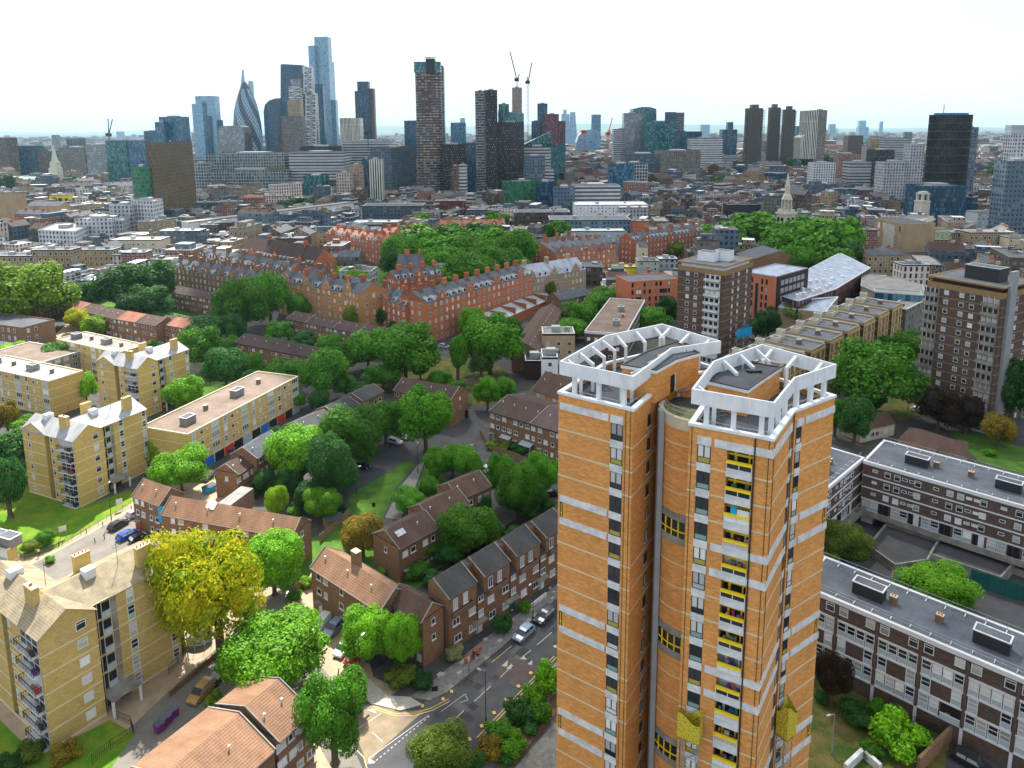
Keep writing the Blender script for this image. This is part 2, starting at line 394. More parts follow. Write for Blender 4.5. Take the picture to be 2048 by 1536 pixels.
def gable(mb, x0, x1, y0, y1, z, rise, mat, wall, axis='x', ov=.35, hip=0., gz=None):
    """gabled roof over a rectangle; ridge along axis; gable walls included"""
    def T(a, b, c): return (a, b, c) if axis == 'x' else (b, a, c)
    if axis == 'x': a0, a1, b0, b1 = x0, x1, y0, y1
    else: a0, a1, b0, b1 = y0, y1, x0, x1
    bm = (b0+b1)/2; sl = rise/((b1-b0)/2); d = ov*sl
    A0, A1 = a0-.15, a1+.15
    def P4(pts):
        pts = [T(*p) for p in pts]
        n = (Vector(pts[1])-Vector(pts[0])).cross(Vector(pts[2])-Vector(pts[0]))
        if n.z < 0: pts = [pts[1], pts[0]]+pts[2:][::-1] if len(pts) == 4 else [pts[1], pts[0], pts[2]]
        mb.poly(pts, mat)
    P4([(A0, b0-ov, z-d), (A1, b0-ov, z-d), (A1-hip, bm, z+rise), (A0+hip, bm, z+rise)])
    P4([(A1, b1+ov, z-d), (A0, b1+ov, z-d), (A0+hip, bm, z+rise), (A1-hip, bm, z+rise)])
    if hip:
        P4([(A0, b1+ov, z-d), (A0, b0-ov, z-d), (A0+hip, bm, z+rise)]); P4([(A1, b0-ov, z-d), (A1, b1+ov, z-d), (A1-hip, bm, z+rise)])
    else:
        for a, f in ((a0, 1), (a1, 0)):
            pts = [T(a, b0, z-.01), T(a, b1, z-.01), T(a, bm, z+rise-.06)]
            mb.poly(pts if (f == (axis == 'x')) is False else pts[::-1], wall)
def frame(A, B, C=None, W=None):
    """A,B front corners (left,right seen from outside), C a back corner -> origin, angle, length, width"""
    A = Vector(A[:2]); B = Vector(B[:2]); d = B-A; a = math.atan2(d.y, d.x)
    if C is not None:
        C = Vector(C[:2]); n = Vector((-d.y, d.x)).normalized(); W = abs((C-A).dot(n))
    return A, a, d.length, W
def loc2w(o, x, y):
    c, s = math.cos(o.rotation_euler[2]), math.sin(o.rotation_euler[2]); return (o.location.x+x*c-y*s, o.location.y+x*s+y*c)
# ---------------- ground, roads, lawns (the setting)
b = NB('city_ground'); n = b.noise(.02, det=6); n2 = b.noise(.5, det=4)
c = b.n('ValToRGB', {0: n}); e = c.color_ramp.elements; e[0].position = .4; e[0].color = (.055, .055, .055, 1); e[1].position = .6; e[1].color = (.095, .09, .08, 1)
M['ground'] = b.set(col=b.mix(1., c.outputs[0], b.n('MapRange', {0: n2, 1: .3, 2: .7, 3: .75, 4: 1.25}).outputs[0], 'MULTIPLY'), rough=.9, spec=.15)
mb = MB(); Rg = 32000
mb.poly([(-Rg, -300, 0), (Rg, -300, 0), (Rg, Rg, 0), (-Rg, Rg, 0)], 'ground')
struct('ground', mb)
def flat(name, mat, pts, z, raw=False):
    mb = MB(); q = [p if raw else G(*p) for p in pts]
    ar = sum(q[i][0]*q[(i+1) % len(q)][1]-q[(i+1) % len(q)][0]*q[i][1] for i in range(len(q)))
    if ar < 0: q = q[::-1]
    if z > .05: mb.prism(q, 0, z, mat, mat)
    else: mb.poly([(x, y, z) for x, y in q], mat, [(x, y) for x, y in q])
    return struct(name, mb)
def strip(mb, a, b, w, z, mat):
    a, b = Vector(a[:2]), Vector(b[:2]); n = (b-a).normalized(); n = Vector((-n.y, n.x))*w/2
    mb.poly([(*(a-n), z), (*(b-n), z), (*(b+n), z), (*(a+n), z)], mat)
def pxline(mb, pts, w, z, mat):
    for p, q in zip(pts, pts[1:]): strip(mb, G(*p, z), G(*q, z), w, z, mat)
# estate paving around the near blocks
flat('pavement', 'sandp', [(-40, 1100), (130, 1045), (270, 985), (330, 950), (430, 925), (600, 820), (640, 830), (430, 975), (600, 1080), (640, 1180), (700, 1330), (800, 1380), (700, 1440), (730, 1700), (-60, 1700)], .004)
flat('street', 'asph2', [(-30, 1185), (0, 1160), (120, 1100), (265, 1020), (275, 1035), (330, 1110), (320, 1130), (230, 1130), (0, 1230)], .008)
flat('side_street', 'asph2', [(160, 1550), (335, 1385), (450, 1280), (560, 1180), (640, 1230), (740, 1390), (800, 1440), (760, 1550), (700, 1600), (620, 1460), (560, 1400), (470, 1370), (330, 1500), (240, 1600)], .008)
flat('forecourt', 'sandp', [(560, 1235), (640, 1190), (740, 1330), (760, 1400), (700, 1400), (640, 1330)], .012)
flat('road_ramp', M.setdefault('sunasph', plain('sunlit_asphalt', (.23, .18, .12), .9, var=.2)), [(700, 1440), (745, 1400), (800, 1425), (852, 1418), (760, 1500), (735, 1530)], .016)  # asphalt with the sunshine on the junction put into its tan colour
# main road
flat('road', 'asph', [(735, 1560), (700, 1480), (730, 1440), (860, 1410), (895, 1392), (1000, 1303), (1115, 1200), (1400, 960), (1500, 1000), (1115, 1318), (960, 1485), (930, 1520), (905, 1600)], .012)
flat('pavement_kerb', 'pave', [(860, 1402), (893, 1386), (1000, 1298), (1115, 1196), (1115, 1170), (1000, 1255), (930, 1310), (850, 1375), (820, 1395)], .12)
flat('pavement_kerb', 'pave', [(1500, 1003), (1115, 1322), (962, 1490), (935, 1522), (905, 1640), (960, 1640), (1000, 1536), (1115, 1390), (1500, 1060)], .12)
flat('pavement_kerb', 'pavel', [(720, 1392), (742, 1408), (800, 1422), (845, 1410), (820, 1395), (775, 1392), (740, 1360), (700, 1345)], .12)
flat('forecourt', 'pave', [(1030, 1536), (1100, 1455), (1130, 1430), (1500, 1120), (1500, 1640), (960, 1640)], .02)
flat('flower_bed', 'soil', [(955, 1640), (985, 1540), (1010, 1510), (1060, 1440), (1115, 1385), (1300, 1235), (1300, 1290), (1115, 1425), (1040, 1515), (1010, 1560), (980, 1640)], .16)
mb = MB()
pxline(mb, [(967, 1493), (1118, 1326)], .1, .124, 'yline'); 
pxline(mb, [(957, 1480), (1113, 1314)], .12, .018, 'yline'); pxline(mb, [(953, 1476), (1108, 1312)], .12, .018, 'yline')
pxline(mb, [(745, 1412), (790, 1427), (830, 1426), (862, 1416), (897, 1398)], .12, .018, 'yline'); pxline(mb, [(743, 1416), (790, 1431), (832, 1430), (866, 1420), (900, 1402)], .12, .018, 'yline')
pxline(mb, [(710, 1497), (728, 1515), (736, 1545)], .14, .018, 'yline')
pxline(mb, [(984, 1324), (1023, 1292)], .12, .018, 'yline')
for a, b_ in (((948, 1403), (982, 1372)), ((1000, 1355), (1026, 1330)), ((1040, 1318), (1062, 1300)), ((1074, 1290), (1104, 1264)), ((836, 1510), (860, 1488)), ((900, 1447), (928, 1421))):
    pxline(mb, [a, b_], .13, .018, 'line')
pxline(mb, [(736, 1518), (858, 1430)], .12, .02, 'line'); pxline(mb, [(712, 1460), (763, 1426)], .14, .02, 'line')
for k in range(16):                      # dashed edge of the cycle crossing
    t = k/16; x = 745+118*t; y = 1527-98*t; pxline(mb, [(x, y), (x+3.6, y-2.9)], .14, .02, 'line')
pxline(mb, [(744, 1464), (766, 1484)], .12, .02, 'line')
for tri in (((1003, 1332), (1016, 1320), (1014, 1333)), ((1012, 1338), (1024, 1326), (1022, 1338)), ((1042, 1318), (1054, 1319), (1048, 1312)), ((1055, 1328), (1065, 1320), (1064, 1330))):
    mb.poly([(*G(*p, .02), .02) for p in tri], 'line')
for tri in (((733, 1420), (754, 1427), (747, 1418)), ((738, 1528), (752, 1524), (736, 1516))):
    mb.poly([(*G(*p, .022), .022) for p in tri], 'line')
pxline(mb, [(920, 1405), (936, 1400), (930, 1388), (882, 1423)], .1, .02, 'line')
for x, y in ((903, 1383), (886, 1398), (845, 1412)): pxline(mb, [(x-3, y), (x+3, y-1)], .6, .126, 'yline')
for k in range(8):
    x = 936+k*24.5; y = 1479-k*26.5; pxline(mb, [(x, y), (x+6, y-2)], .55, .126, 'yline')
o = struct('road_markings', mb)
mb = MB(); rr = random.Random(5)
for k in range(26):                      # paler slabs let into the pavement
    t = rr.random(); x = 860+250*t+rr.uniform(-14, 14); y = 1375-195*t-rr.uniform(-16, 16)
    p = G(x, y, .124); a = R(50); s_ = rr.uniform(.35, .7)
    mb.poly([(p[0]+dx*math.cos(a)-dy*math.sin(a), p[1]+dx*math.sin(a)+dy*math.cos(a), .124+k*.0003) for dx, dy in ((0, 0), (s_*1.4, 0), (s_*1.4, s_), (0, s_))], 'pavel')
for k in range(22):
    t = k/22; x = 985+160*t; y = 1502-170*t; p = G(x, y, .124)
    mb.poly([(p[0]+dx*math.cos(R(52))-dy*math.sin(R(52)), p[1]+dx*math.sin(R(52))+dy*math.cos(R(52)), .1242) for dx, dy in ((0, 0), (1.0, 0), (1.0, rr.uniform(.6, 1.6)), (0, .6))], 'pavel' if k % 2 else 'pave')
struct('paving_slabs', mb)
# other roads
flat('street', 'asph', [(690, 1015), (700, 960), (745, 905), (800, 872), (880, 850), (940, 835), (985, 800), (1028, 745), (1035, 690), (1062, 690), (1055, 745), (1010, 805), (965, 850), (1010, 870), (1120, 935), (1120, 985), (1010, 925), (940, 905), (850, 905), (760, 970), (700, 1025)], .01)
flat('street', 'asph', [(400, 935), (600, 805), (640, 785), (655, 800), (620, 835), (430, 960)], .012)
flat('street', 'asph', [(455, 700), (520, 640), (560, 600), (590, 610), (560, 655), (600, 700), (640, 770), (560, 800), (520, 790), (450, 770)], .008)
flat('street', 'asph', [(860, 700), (900, 668), (1050, 600), (1120, 560), (1135, 568), (1060, 615), (930, 685), (880, 712)], .008)
flat('street', 'sandp', [(110, 670), (140, 640), (200, 640), (240, 690), (130, 690)], .008)
flat('street', 'asph', [(1780, 780), (1900, 810), (2080, 850), (2080, 880), (1900, 840), (1770, 800)], .008)
flat('street', 'asph', [(1880, 1536), (1930, 1480), (2080, 1560), (2080, 1700), (1850, 1700)], .01)
flat('footpath', 'pave', [(770, 1035), (800, 975), (835, 930), (848, 925), (830, 975), (800, 1040)], .016)
# lawns
flat('lawn', 'grassy', [(-30, 985), (60, 965), (165, 1012), (262, 980), (272, 1000), (110, 1098), (52, 1118), (-30, 1070)], .03)
flat('lawn', 'grassy', [(60, 1500), (110, 1505), (160, 1470), (220, 1440), (270, 1468), (205, 1560), (60, 1700), (-40, 1700), (-40, 1400)], .03)
flat('lawn', 'grass', [(700, 990), (818, 920), (830, 930), (792, 975), (765, 1035), (725, 1045), (690, 1030)], .03)
flat('lawn', 'grass', [(850, 930), (905, 965), (905, 1000), (830, 1045), (805, 1040), (835, 975)], .03)
flat('lawn', 'grassd', [(730, 770), (780, 730), (860, 712), (1000, 730), (1030, 770), (1010, 800), (960, 812), (900, 800)], .03)
flat('lawn', 'grassd', [(1560, 1380), (1640, 1350), (1900, 1480), (1860, 1700), (1500, 1700)], .03)
flat('lawn', 'grass', [(1900, 865), (1960, 870), (2080, 905), (2080, 960), (1960, 925)], .03)
flat('lawn', 'grass', [(380, 770), (450, 760), (480, 800), (400, 830)], .03)
flat('lawn', 'grass', [(120, 600), (160, 590), (420, 600), (330, 660), (150, 650)], .03)
flat('lawn', 'grass', [(300, 930), (420, 915), (430, 960), (300, 975)], .03)
flat('lawn', 'grass', [(540, 1100), (640, 1070), (700, 1030), (760, 1060), (800, 1140), (900, 1120), (860, 1160), (800, 1200), (640, 1100), (600, 1200), (560, 1180)], .03)
flat('lawn', 'grass', [(740, 500), (1060, 480), (1060, 570), (760, 590)], .03)
flat('lawn', 'grass', [(1400, 500), (1730, 500), (1740, 570), (1500, 580)], .03)
flat('lawn', 'grassd', [(1660, 800), (1800, 780), (1850, 830), (1700, 860)], .03)
# curved planted terrace in the round lawn
mb = MB(); c0 = G(965, 800)
for rr_ in (15., 17.5):
    pts = [(c0[0]+rr_*math.cos(R(a)), c0[1]+.0+rr_*math.sin(R(a))) for a in range(60, 175, 8)]
    for p, q in zip(pts, pts[1:]): mb.bar((*p, .35), (*q, .35), .5, .7, 'feltb')
tag(mb.build('garden_wall'), 'low curved brown terrace walls in the small park lawn', 'garden wall')
# hazy hills on the horizon
mb = MB(); rr = random.Random(3); N_ = 60
for j in range(N_):
    x0, x1 = -17000+j*34000/N_, -17000+(j+1)*34000/N_
    def hh(x): return 40+95*max(0, math.sin(x/5200+1.9))+60*max(0, math.sin(x/2900+.4))+12*math.sin(x/700.)
    mb.poly([(x0, 14500, -5), (x1, 14500, -5), (x1, 16500, hh(x1)), (x0, 16500, hh(x0))], 'hill' if 'hill' in M else M.setdefault('hill', plain('wooded_hills', (.06, .09, .05), .95, sc=.01)))
    mb.poly([(x0, 16500, hh(x0)), (x1, 16500, hh(x1)), (x1, 19000, -5), (x0, 19000, -5)], 'hill')
struct('hills', mb)

# worn patches and covers in the roads
mb = MB(); rr = random.Random(17)
for k in range(34):
    t = rr.random(); x = 900+215*t+rr.uniform(-12, 46); y = 1400-195*t+rr.uniform(0, 80)*(1-.25*t)
    if k > 22: x = rr.uniform(560, 760); y = rr.uniform(1250, 1470)
    p = G(x, y); a = R(51)+rr.choice([0, R(90)]); l, w = rr.uniform(1.2, 5), rr.uniform(.6, 1.6); z = .0145+k*.0001
    mb.poly([(p[0]+u*math.cos(a)-v*math.sin(a), p[1]+u*math.sin(a)+v*math.cos(a), z) for u, v in ((0, 0), (l, 0), (l, w), (0, w))], M.setdefault('patch', plain('road_patch', (.04, .041, .045), .9, var=.2)) if k % 3 else M.setdefault('patch2', plain('old_road_patch', (.095, .09, .088), .9, var=.2)))
struct('road_patches', mb)
flat('speed_table', M.setdefault('redasph', plain('reddish_asphalt', (.085, .065, .062), .9)), [(985, 1345), (1022, 1312), (1078, 1335), (1040, 1372)], .0165)
# ---------------- foreground twin tower
def lerp(a, b, t): return (a[0]+(b[0]-a[0])*t, a[1]+(b[1]-a[1])*t)
TW = thing('tower_block', 'tall orange brick twin tower block with a white concrete crown, nearest the camera', 'tower block', (17, 75, 0))
OX, OY = 17., 75.
def loc(pts): return [(p[0]-OX, p[1]-OY) for p in pts]
LW = loc([(5, 75.8), (12.3, 70.6), (18.3, 80.3), (24.7, 83), (19.3, 91), (11.3, 85.7)])
RW0 = [(17.2, 67.1), (24, 63.3), (28.5, 70.1), (34.5, 74.3), (29.0, 81.8), (21.6, 75.6)]
RW = loc(RW0)
FH = 2.7; ZB = [52.1-FH*k for k in range(20)]           # band heights, from the top
ZT = 53.4; BIG = (4, 5, 9, 10, 14, 15)
def outn(a, b): l = math.hypot(b[0]-a[0], b[1]-a[1]); return ((b[1]-a[1])/l, -(b[0]-a[0])/l)
def onwall(mb, A, B, u0, u1, z0, z1, mat, d=.06, back=0.):
    n = outn(A, B); p, q = lerp(A, B, u0), lerp(A, B, u1)
    f = [(p[0]+n[0]*-back, p[1]-n[1]*back), (q[0]-n[0]*back, q[1]-n[1]*back), (q[0]+n[0]*d, q[1]+n[1]*d), (p[0]+n[0]*d, p[1]+n[1]*d)]
    mb.prism([f[3], f[2], f[1], f[0]][::-1], z0, z1, mat, mat, True)
wall = MB()
# left wing body
wall.prism(LW, 0, ZT, 'orange', None)
# right wing body with a deep slot in the front wall for the balconies
A, B, C_, D_, E_, F_ = RW
n = outn(A, B); s0, s1 = lerp(A, B, .47), lerp(A, B, .78); dep = 1.15
slot = [s0, (s0[0]-n[0]*dep, s0[1]-n[1]*dep), (s1[0]-n[0]*dep, s1[1]-n[1]*dep), s1]
wall.prism([A]+slot+[B, C_, D_, E_, F_], 0, ZT, 'orange', None)
for_slot=None
wall.prism([lerp(s0,s1,0),slot[1],slot[2],s1], ZB[0]+.39, ZT, 'orange', None, True)
wall.build('wall', TW)
deck = MB()
for W_ in (LW, RW): deck.poly([(p[0], p[1], ZT-.75) for p in W_], 'feltd')
deck.build('roof_deck', TW)
cop = MB()
for W_ in (LW, RW): cop.ring(inset(W_, -.12), .55, ZT, ZT+.28, 'white')
cop.build('coping', TW)
# string courses and concrete bands
bands = MB()
def walls_of(W_): return [(W_[i], W_[(i+1) % len(W_)]) for i in range(len(W_))]
for wi, W_ in enumerate((LW, RW)):
    for fi, (a, b_) in enumerate(walls_of(W_)):
        for k in range(1, 20):
            z = ZB[k]
            if k in BIG: continue
            if wi == 1 and fi == 0:
                for u0, u1 in ((0, .1), (.28, .47), (.78, 1.004)): onwall(bands, a, b_, u0, u1, z-.09, z+.08, 'sand', .03)
            elif wi == 0 and fi == 0:
                for u0, u1 in ((-.002, .71), (.885, 1.002)): onwall(bands, a, b_, u0, u1, z-.09, z+.08, 'sand', .03)
            else: onwall(bands, a, b_, -.002, 1.002, z-.09, z+.08, 'sand', .03)
bands.build('string_course', TW)
def slabpiece(a, b_, u0, u1, k, d=.12): mb = MB(); onwall(mb, a, b_, u0, u1, ZB[k]-.38, ZB[k]+.40, 'conc', d); mb.build('concrete_band', TW)
lw = walls_of(LW); rw = walls_of(RW)
for k in (0,)+BIG+(19,):
    slabpiece(*lw[0], .03, .69, k)
    if k != 0: slabpiece(*rw[0], .32, .47, k)
    else: slabpiece(*rw[0], .32, 1.015, k)
    if k: slabpiece(*rw[0], .78, 1.015, k)
    slabpiece(*rw[1], -.01, .84, k)
    slabpiece(*rw[2], .28, 1.0, k); slabpiece(*rw[2], .10, .24, k)
    slabpiece(*lw[5], .1, .9, k); slabpiece(*lw[2], .2, 1., k)
# window columns: real recess-dark frames, panes, coloured lower panels, spandrels
panel_cols = ['glass', 'greenp', 'yelp', 'bluep', 'glass', 'greenp', 'glass', 'yelp', 'greenp', 'glass']
M['yelp'] = plain('ochre_panel', (.40, .33, .06), .6); M['aqp'] = plain('aqua_panel', (.22, .36, .33), .5)
def twindow(A, B, u0, u1, z0, z1, name='window', low=None, frm='darkg', mull=1, parent=TW):
    w = math.hypot(B[0]-A[0], B[1]-A[1])*(u1-u0); p = lerp(A, B, (u0+u1)/2); ang = math.atan2(B[1]-A[1], B[0]-A[0])
    h = z1-z0; mb = MB(); t = .07
    mb.box(-w/2, w/2, -.05, .0, 0, t, frm); mb.box(-w/2, w/2, -.05, 0, h-t, h, frm)
    mb.box(-w/2, -w/2+t, -.05, 0, t, h-t, frm); mb.box(w/2-t, w/2, -.05, 0, t, h-t, frm)
    zl = h*.34 if low else t
    if low: mb.box(-w/2+t, w/2-t, -.045, 0, zl-t, zl, frm); mb.poly([(-w/2+t, -.02, t), (w/2-t, -.02, t), (w/2-t, -.02, zl-t), (-w/2+t, -.02, zl-t)], low)
    for i in range(mull):
        x = -w/2+w*(i+1)/(mull+1); mb.box(x-t*.8, x+t*.8, -.048, 0, zl, h-t, frm)
    o = mb.build(name, parent); o.location = (p[0], p[1], z0); o.rotation_euler = (0, 0, ang)
    pb = MB(); pb.poly([(-w/2+t, -.018, zl), (w/2-t, -.018, zl), (w/2-t, -.018, h-t), (-w/2+t, -.018, h-t)], 'glassc')
    q = pb.build('pane', o); return o
rr = random.Random(11); span = MB(); jamb = MB()
def column(A, B, u0, u1, k0, k1, low=True, mull=1, spm='conc', depth=.0):
    for k in range(k0, k1):
        zt = ZB[k]-.42; zb = ZB[k+1]+.42
        twindow(A, B, u0, u1, zb, zt, low=rr.choice(['aqp', 'glass', 'greenp', 'glass', 'yelp', 'aqp']) if low else None, mull=mull)
    for k in range(k0, k1+1): onwall(span, A, B, u0-.005, u1+.005, ZB[k]-.42, ZB[k]+.42, spm, .1)
column(*lw[0], .72, .875, 0, 18)
column(*rw[0], .11, .275, 0, 18)
column(*rw[2], .08, .20, 0, 18, mull=0)
column(*rw[1], .85, .93, 0, 18, low=False, mull=0)
column(*lw[2], .1, .2, 0, 18, mull=0); column(*lw[4], .3, .5, 0, 18); column(*rw[4], .3, .45, 0, 18)
for k in range(18):                                     # narrow dark windows up the inner wall
    twindow(*lw[1], .36, .43, ZB[k]-1.9, ZB[k]-.55, low=None, mull=0)
    onwall(span, *lw[1], .35, .44, ZB[k]-2.0, ZB[k]-1.9, 'conc', .1)
span.build('spandrel', TW)
# balconies in the slot
A, B = rw[0]; n = outn(A, B); ang = math.atan2(B[1]-A[1], B[0]-A[0]); wb = math.hypot(B[0]-A[0], B[1]-A[1])*.31
cen = lerp(A, B, .625)
for k in range(0, 19):
    mb = MB(); h2 = wb/2
    z = ZB[k]
    mb.box(-h2, h2, -.13, dep-.01, -.40, .42, 'conc')
    bal = mb.build('balcony', TW); bal.location = (cen[0], cen[1], z); bal.rotation_euler = (0, 0, ang)
    if k > 0:
        rb = MB(); rb.box(-h2, h2, -.24, .08, 1.02, 1.26, 'yelm')
        rb.build('rail', bal)
        fb = MB()
        for x in (-h2, -.04, h2-.08): fb.box(x, x+.08, -.15, -.08, .42, 1.0, 'wpaint')
        fb.box(-h2, h2, -.155, -.075, .42, .50, 'wpaint')
        fb.poly([(-h2+.08, -.11, .5), (h2-.08, -.11, .5), (h2-.08, -.11, 1.0), (-h2+.08, -.11, 1.0)], 'glass')
        fb.build('balustrade', bal)
        wb_ = MB(); wb_.poly([(-h2, dep-.03, .42), (h2, dep-.03, .42), (h2, dep-.03, 2.3), (-h2, dep-.03, 2.3)], 'glass')
        ym = 'wpaint' if k in (9, 10, 11) else 'yelm'
        wb_.box(-h2+.55, -h2+.78, dep-.14, dep-.031, .42, 2.3, ym); wb_.box(-h2, h2, dep-.135, dep-.031, 1.4, 1.62, ym); wb_.box(h2-.55, h2-.4, dep-.14, dep-.031, .42, 2.3, ym); wb_.box(-h2, h2, dep-.135, dep-.031, 2.1, 2.3, ym)
        wb_.build('balcony_glazing', bal)
        if k not in (1, 6): 
            st = MB(); cols = [(.02, .1, .4), (.4, .05, .25), (.15, .15, .15), (.5, .45, .35), (.05, .2, .1), (.55, .2, .1)]
            for j in range(7):
                cname = 'clutter_%d' % rr.randrange(6)
                if cname not in M: M[cname] = plain(cname, cols[int(cname[-1])], .8)
                x = rr.uniform(-h2+.1, h2-.5); y = rr.uniform(.15, .9); st.box(x, x+rr.uniform(.15, .5), y, y+.3, .42, .42+rr.uniform(.4, 1.0), cname)
            st.build('stored_belongings', bal)
        if k == 3:
            tb = MB(); tb.box(-h2+.6, -h2+1.15, .0, .03, 1.15, 2.05, 'cyan'); tb.box(-h2+1.2, h2-.05, .0, .03, 1.05, 1.85, 'wpaint'); tb.build('washing', bal)
# small corner balconies with yellow rails between the big bands
for wl, u0, u1 in ((lw[0], .03, .07), (rw[2], .90, .96)):
    for k in (4, 9, 14):
        cb = MB()
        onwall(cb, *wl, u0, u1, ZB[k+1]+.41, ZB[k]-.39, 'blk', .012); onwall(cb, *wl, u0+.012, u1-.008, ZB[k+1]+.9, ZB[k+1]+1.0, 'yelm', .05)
        onwall(cb, *wl, u0+.018, u0+.026, ZB[k+1]+.42, ZB[k]-.6, 'yelm', .045)
        cb.build('corner_balcony', TW)
# curved stair tower between the wings
cc = (20.2-OX, 74.6-OY); rad = 4.3; zc = 52.3
cv = MB(); N = 40
def arc(a0, a1, n, r): return [(cc[0]+r*math.cos(R(a0+(a1-a0)*i/n)), cc[1]+r*math.sin(R(a0+(a1-a0)*i/n))) for i in range(n+1)]
pts = arc(150, 330, N, rad); foot = pts+[(26-OX, 78-OY), (19-OX, 81-OY)]
cv.prism(foot, 0, zc-1.2, 'orange', 'feltd'); cv.build('stair_tower', TW)
cb = MB()
def arcband(mb, r0, r1, z0, z1, mat, a0=150, a1=330):
    o_, i_ = arc(a0, a1, N, r1), arc(a0, a1, N, r0)
    for j in range(N):
        a, b_, c, d = o_[j], o_[j+1], i_[j+1], i_[j]
        mb.poly([(*a, z0), (*b_, z0), (*b_, z1), (*a, z1)], mat, [(j*.3, z0), (j*.3+.3, z0), (j*.3+.3, z1), (j*.3, z1)])
        mb.poly([(*a, z1), (*b_, z1), (*c, z1), (*d, z1)], mat); mb.poly([(*a, z0), (*d, z0), (*c, z0), (*b_, z0)], mat)
        mb.poly([(*d, z0), (*d, z1), (*c, z1), (*c, z0)], mat)
arcband(cb, rad-.4, rad+.06, zc-1.2, zc, 'cream'); arcband(cb, rad-.1, rad+.03, -.2+ZB[19], -.1+ZB[19], 'sand')
for k in range(1, 19):
    if k in BIG: arcband(cb, rad-.1, rad+.09, ZB[k]-.4, ZB[k]+.42, 'gconc')
    else: arcband(cb, rad-.1, rad+.03, ZB[k]-.07, ZB[k]+.06, 'sand')
cb.build('curved_band', TW)
mrf = MB(); M['moss'] = plain('mossy_roof', (.16, .19, .08), .95, var=.5, sc=.9)
mrf.poly([(p[0], p[1], zc-.35) for p in arc(150, 330, N, rad-.3)], 'moss'); mrf.build('stair_roof', TW)
gz = MB(); ym = MB()
for k in range(0, 18):
    arcband(gz, rad-.1, rad+.015, ZB[k+1]+.45, ZB[k]-.42, 'glass', 176, 197)
    for a in (176, 186, 197):
        x, y = cc[0]+(rad+.04)*math.cos(R(a)), cc[1]+(rad+.04)*math.sin(R(a)); ym.bar((x, y, ZB[k+1]+.45), (x, y, ZB[k]-.42), .08, .08, 'darkg')
    if k in (4, 9, 14):
        arcband(gz, rad-.1, rad+.016, ZB[k+1]+.43, ZB[k]-.41, 'glass', 198, 290)
        for a in range(198, 285, 11):
            x, y = cc[0]+(rad+.05)*math.cos(R(a)), cc[1]+(rad+.05)*math.sin(R(a)); ym.bar((x, y, ZB[k+1]+.43), (x, y, ZB[k]-.41), .12, .12, 'yelm')
        arcband(ym, rad, rad+.09, ZB[k+1]+1.05, ZB[k+1]+1.17, 'yelm', 176, 290)
gz.build('stair_glazing', TW); ym.build('glazing_bar', TW)
fin = MB(); fx, fy = 15.75-OX, 73.4-OY; fin.box(fx-.28, fx+.28, fy-.45, fy+.4, 0, zc+.2, 'greyf'); fin.build('concrete_fin', TW)
rl = MB(); ap = arc(180, 300, 8, rad-.5)
for p, q in zip(ap, ap[1:]):
    rl.bar((*p, zc+.9), (*q, zc+.9), .05, .05, 'grey'); rl.bar((*p, zc+.45), (*q, zc+.45), .05, .05, 'grey'); rl.bar((*p, zc-.3), (*p, zc+.9), .05, .05, 'grey')
rl.build('roof_railing', TW)
# penthouses
def pent(pts, z, name='rooftop_plant_room'):
    q = loc([G(x, y, z) for x, y in pts]); mb = MB(); mb.prism(q, ZT-.7, z-.35, 'orange', None); o = mb.build(name, TW)
    r_ = MB(); r_.prism(inset(q, -.1), z-.35, z, 'white', 'feltd'); r_.ring(inset(q, -.08), .2, z, z+.1, 'darkg'); r_.build('roof', o); return q
q1 = pent([(1244, 730), (1312, 741), (1352, 719), (1398, 706), (1352, 684), (1292, 704)], 56.4)
q2 = pent([(1417, 762), (1495, 780), (1520, 762), (1561, 735), (1481, 722), (1440, 744)], 55.6)
dm = MB(); i0, i1 = 1, 2
w_ = (q1[1], q1[2]) if outn(q1[1], q1[2])[1] < 0 else (q1[2], q1[1])
onwall(dm, *w_, .75, .95, ZT-.6, ZT+1.4, 'blk', .05); onwall(dm, *w_, .95, 1.0, ZT-.6, ZT+1.5, 'wpaint', .06); dm.build('door', TW)
vents = MB()
for x, y, z in ((1311, 728, 56.4), (1372, 703, 56.4), (1446, 742, 55.6), (1485, 738, 55.6), (1472, 724, 55.6)):
    a = loc([G(x, y, z)])[0]; vents.tube((*a, z), (*a, z+.55), .13, .1, 'greyf')
a = loc([G(1506, 744, 55.6)])[0]; vents.box(a[0]-.7, a[0]+.9, a[1]-.3, a[1]+.3, 55.62, 55.85, 'darkg'); vents.build('roof_vent', TW)
pip = MB()
for w_, u in ((rw[0], .8), (rw[1], .06), (rw[0], .96), (lw[0], .97), (lw[0], .91), (rw[0], .035), (rw[1], .97), (rw[2], .015)):
    n = outn(*w_); p = lerp(*w_, u); d = .12 if u == .8 else .05
    wd = .12 if u == .8 else .045
    pip.bar((p[0]+n[0]*d, p[1]+n[1]*d, 0), (p[0]+n[0]*d, p[1]+n[1]*d, ZT), wd, wd, 'darkg')
pip.build('downpipe', TW)
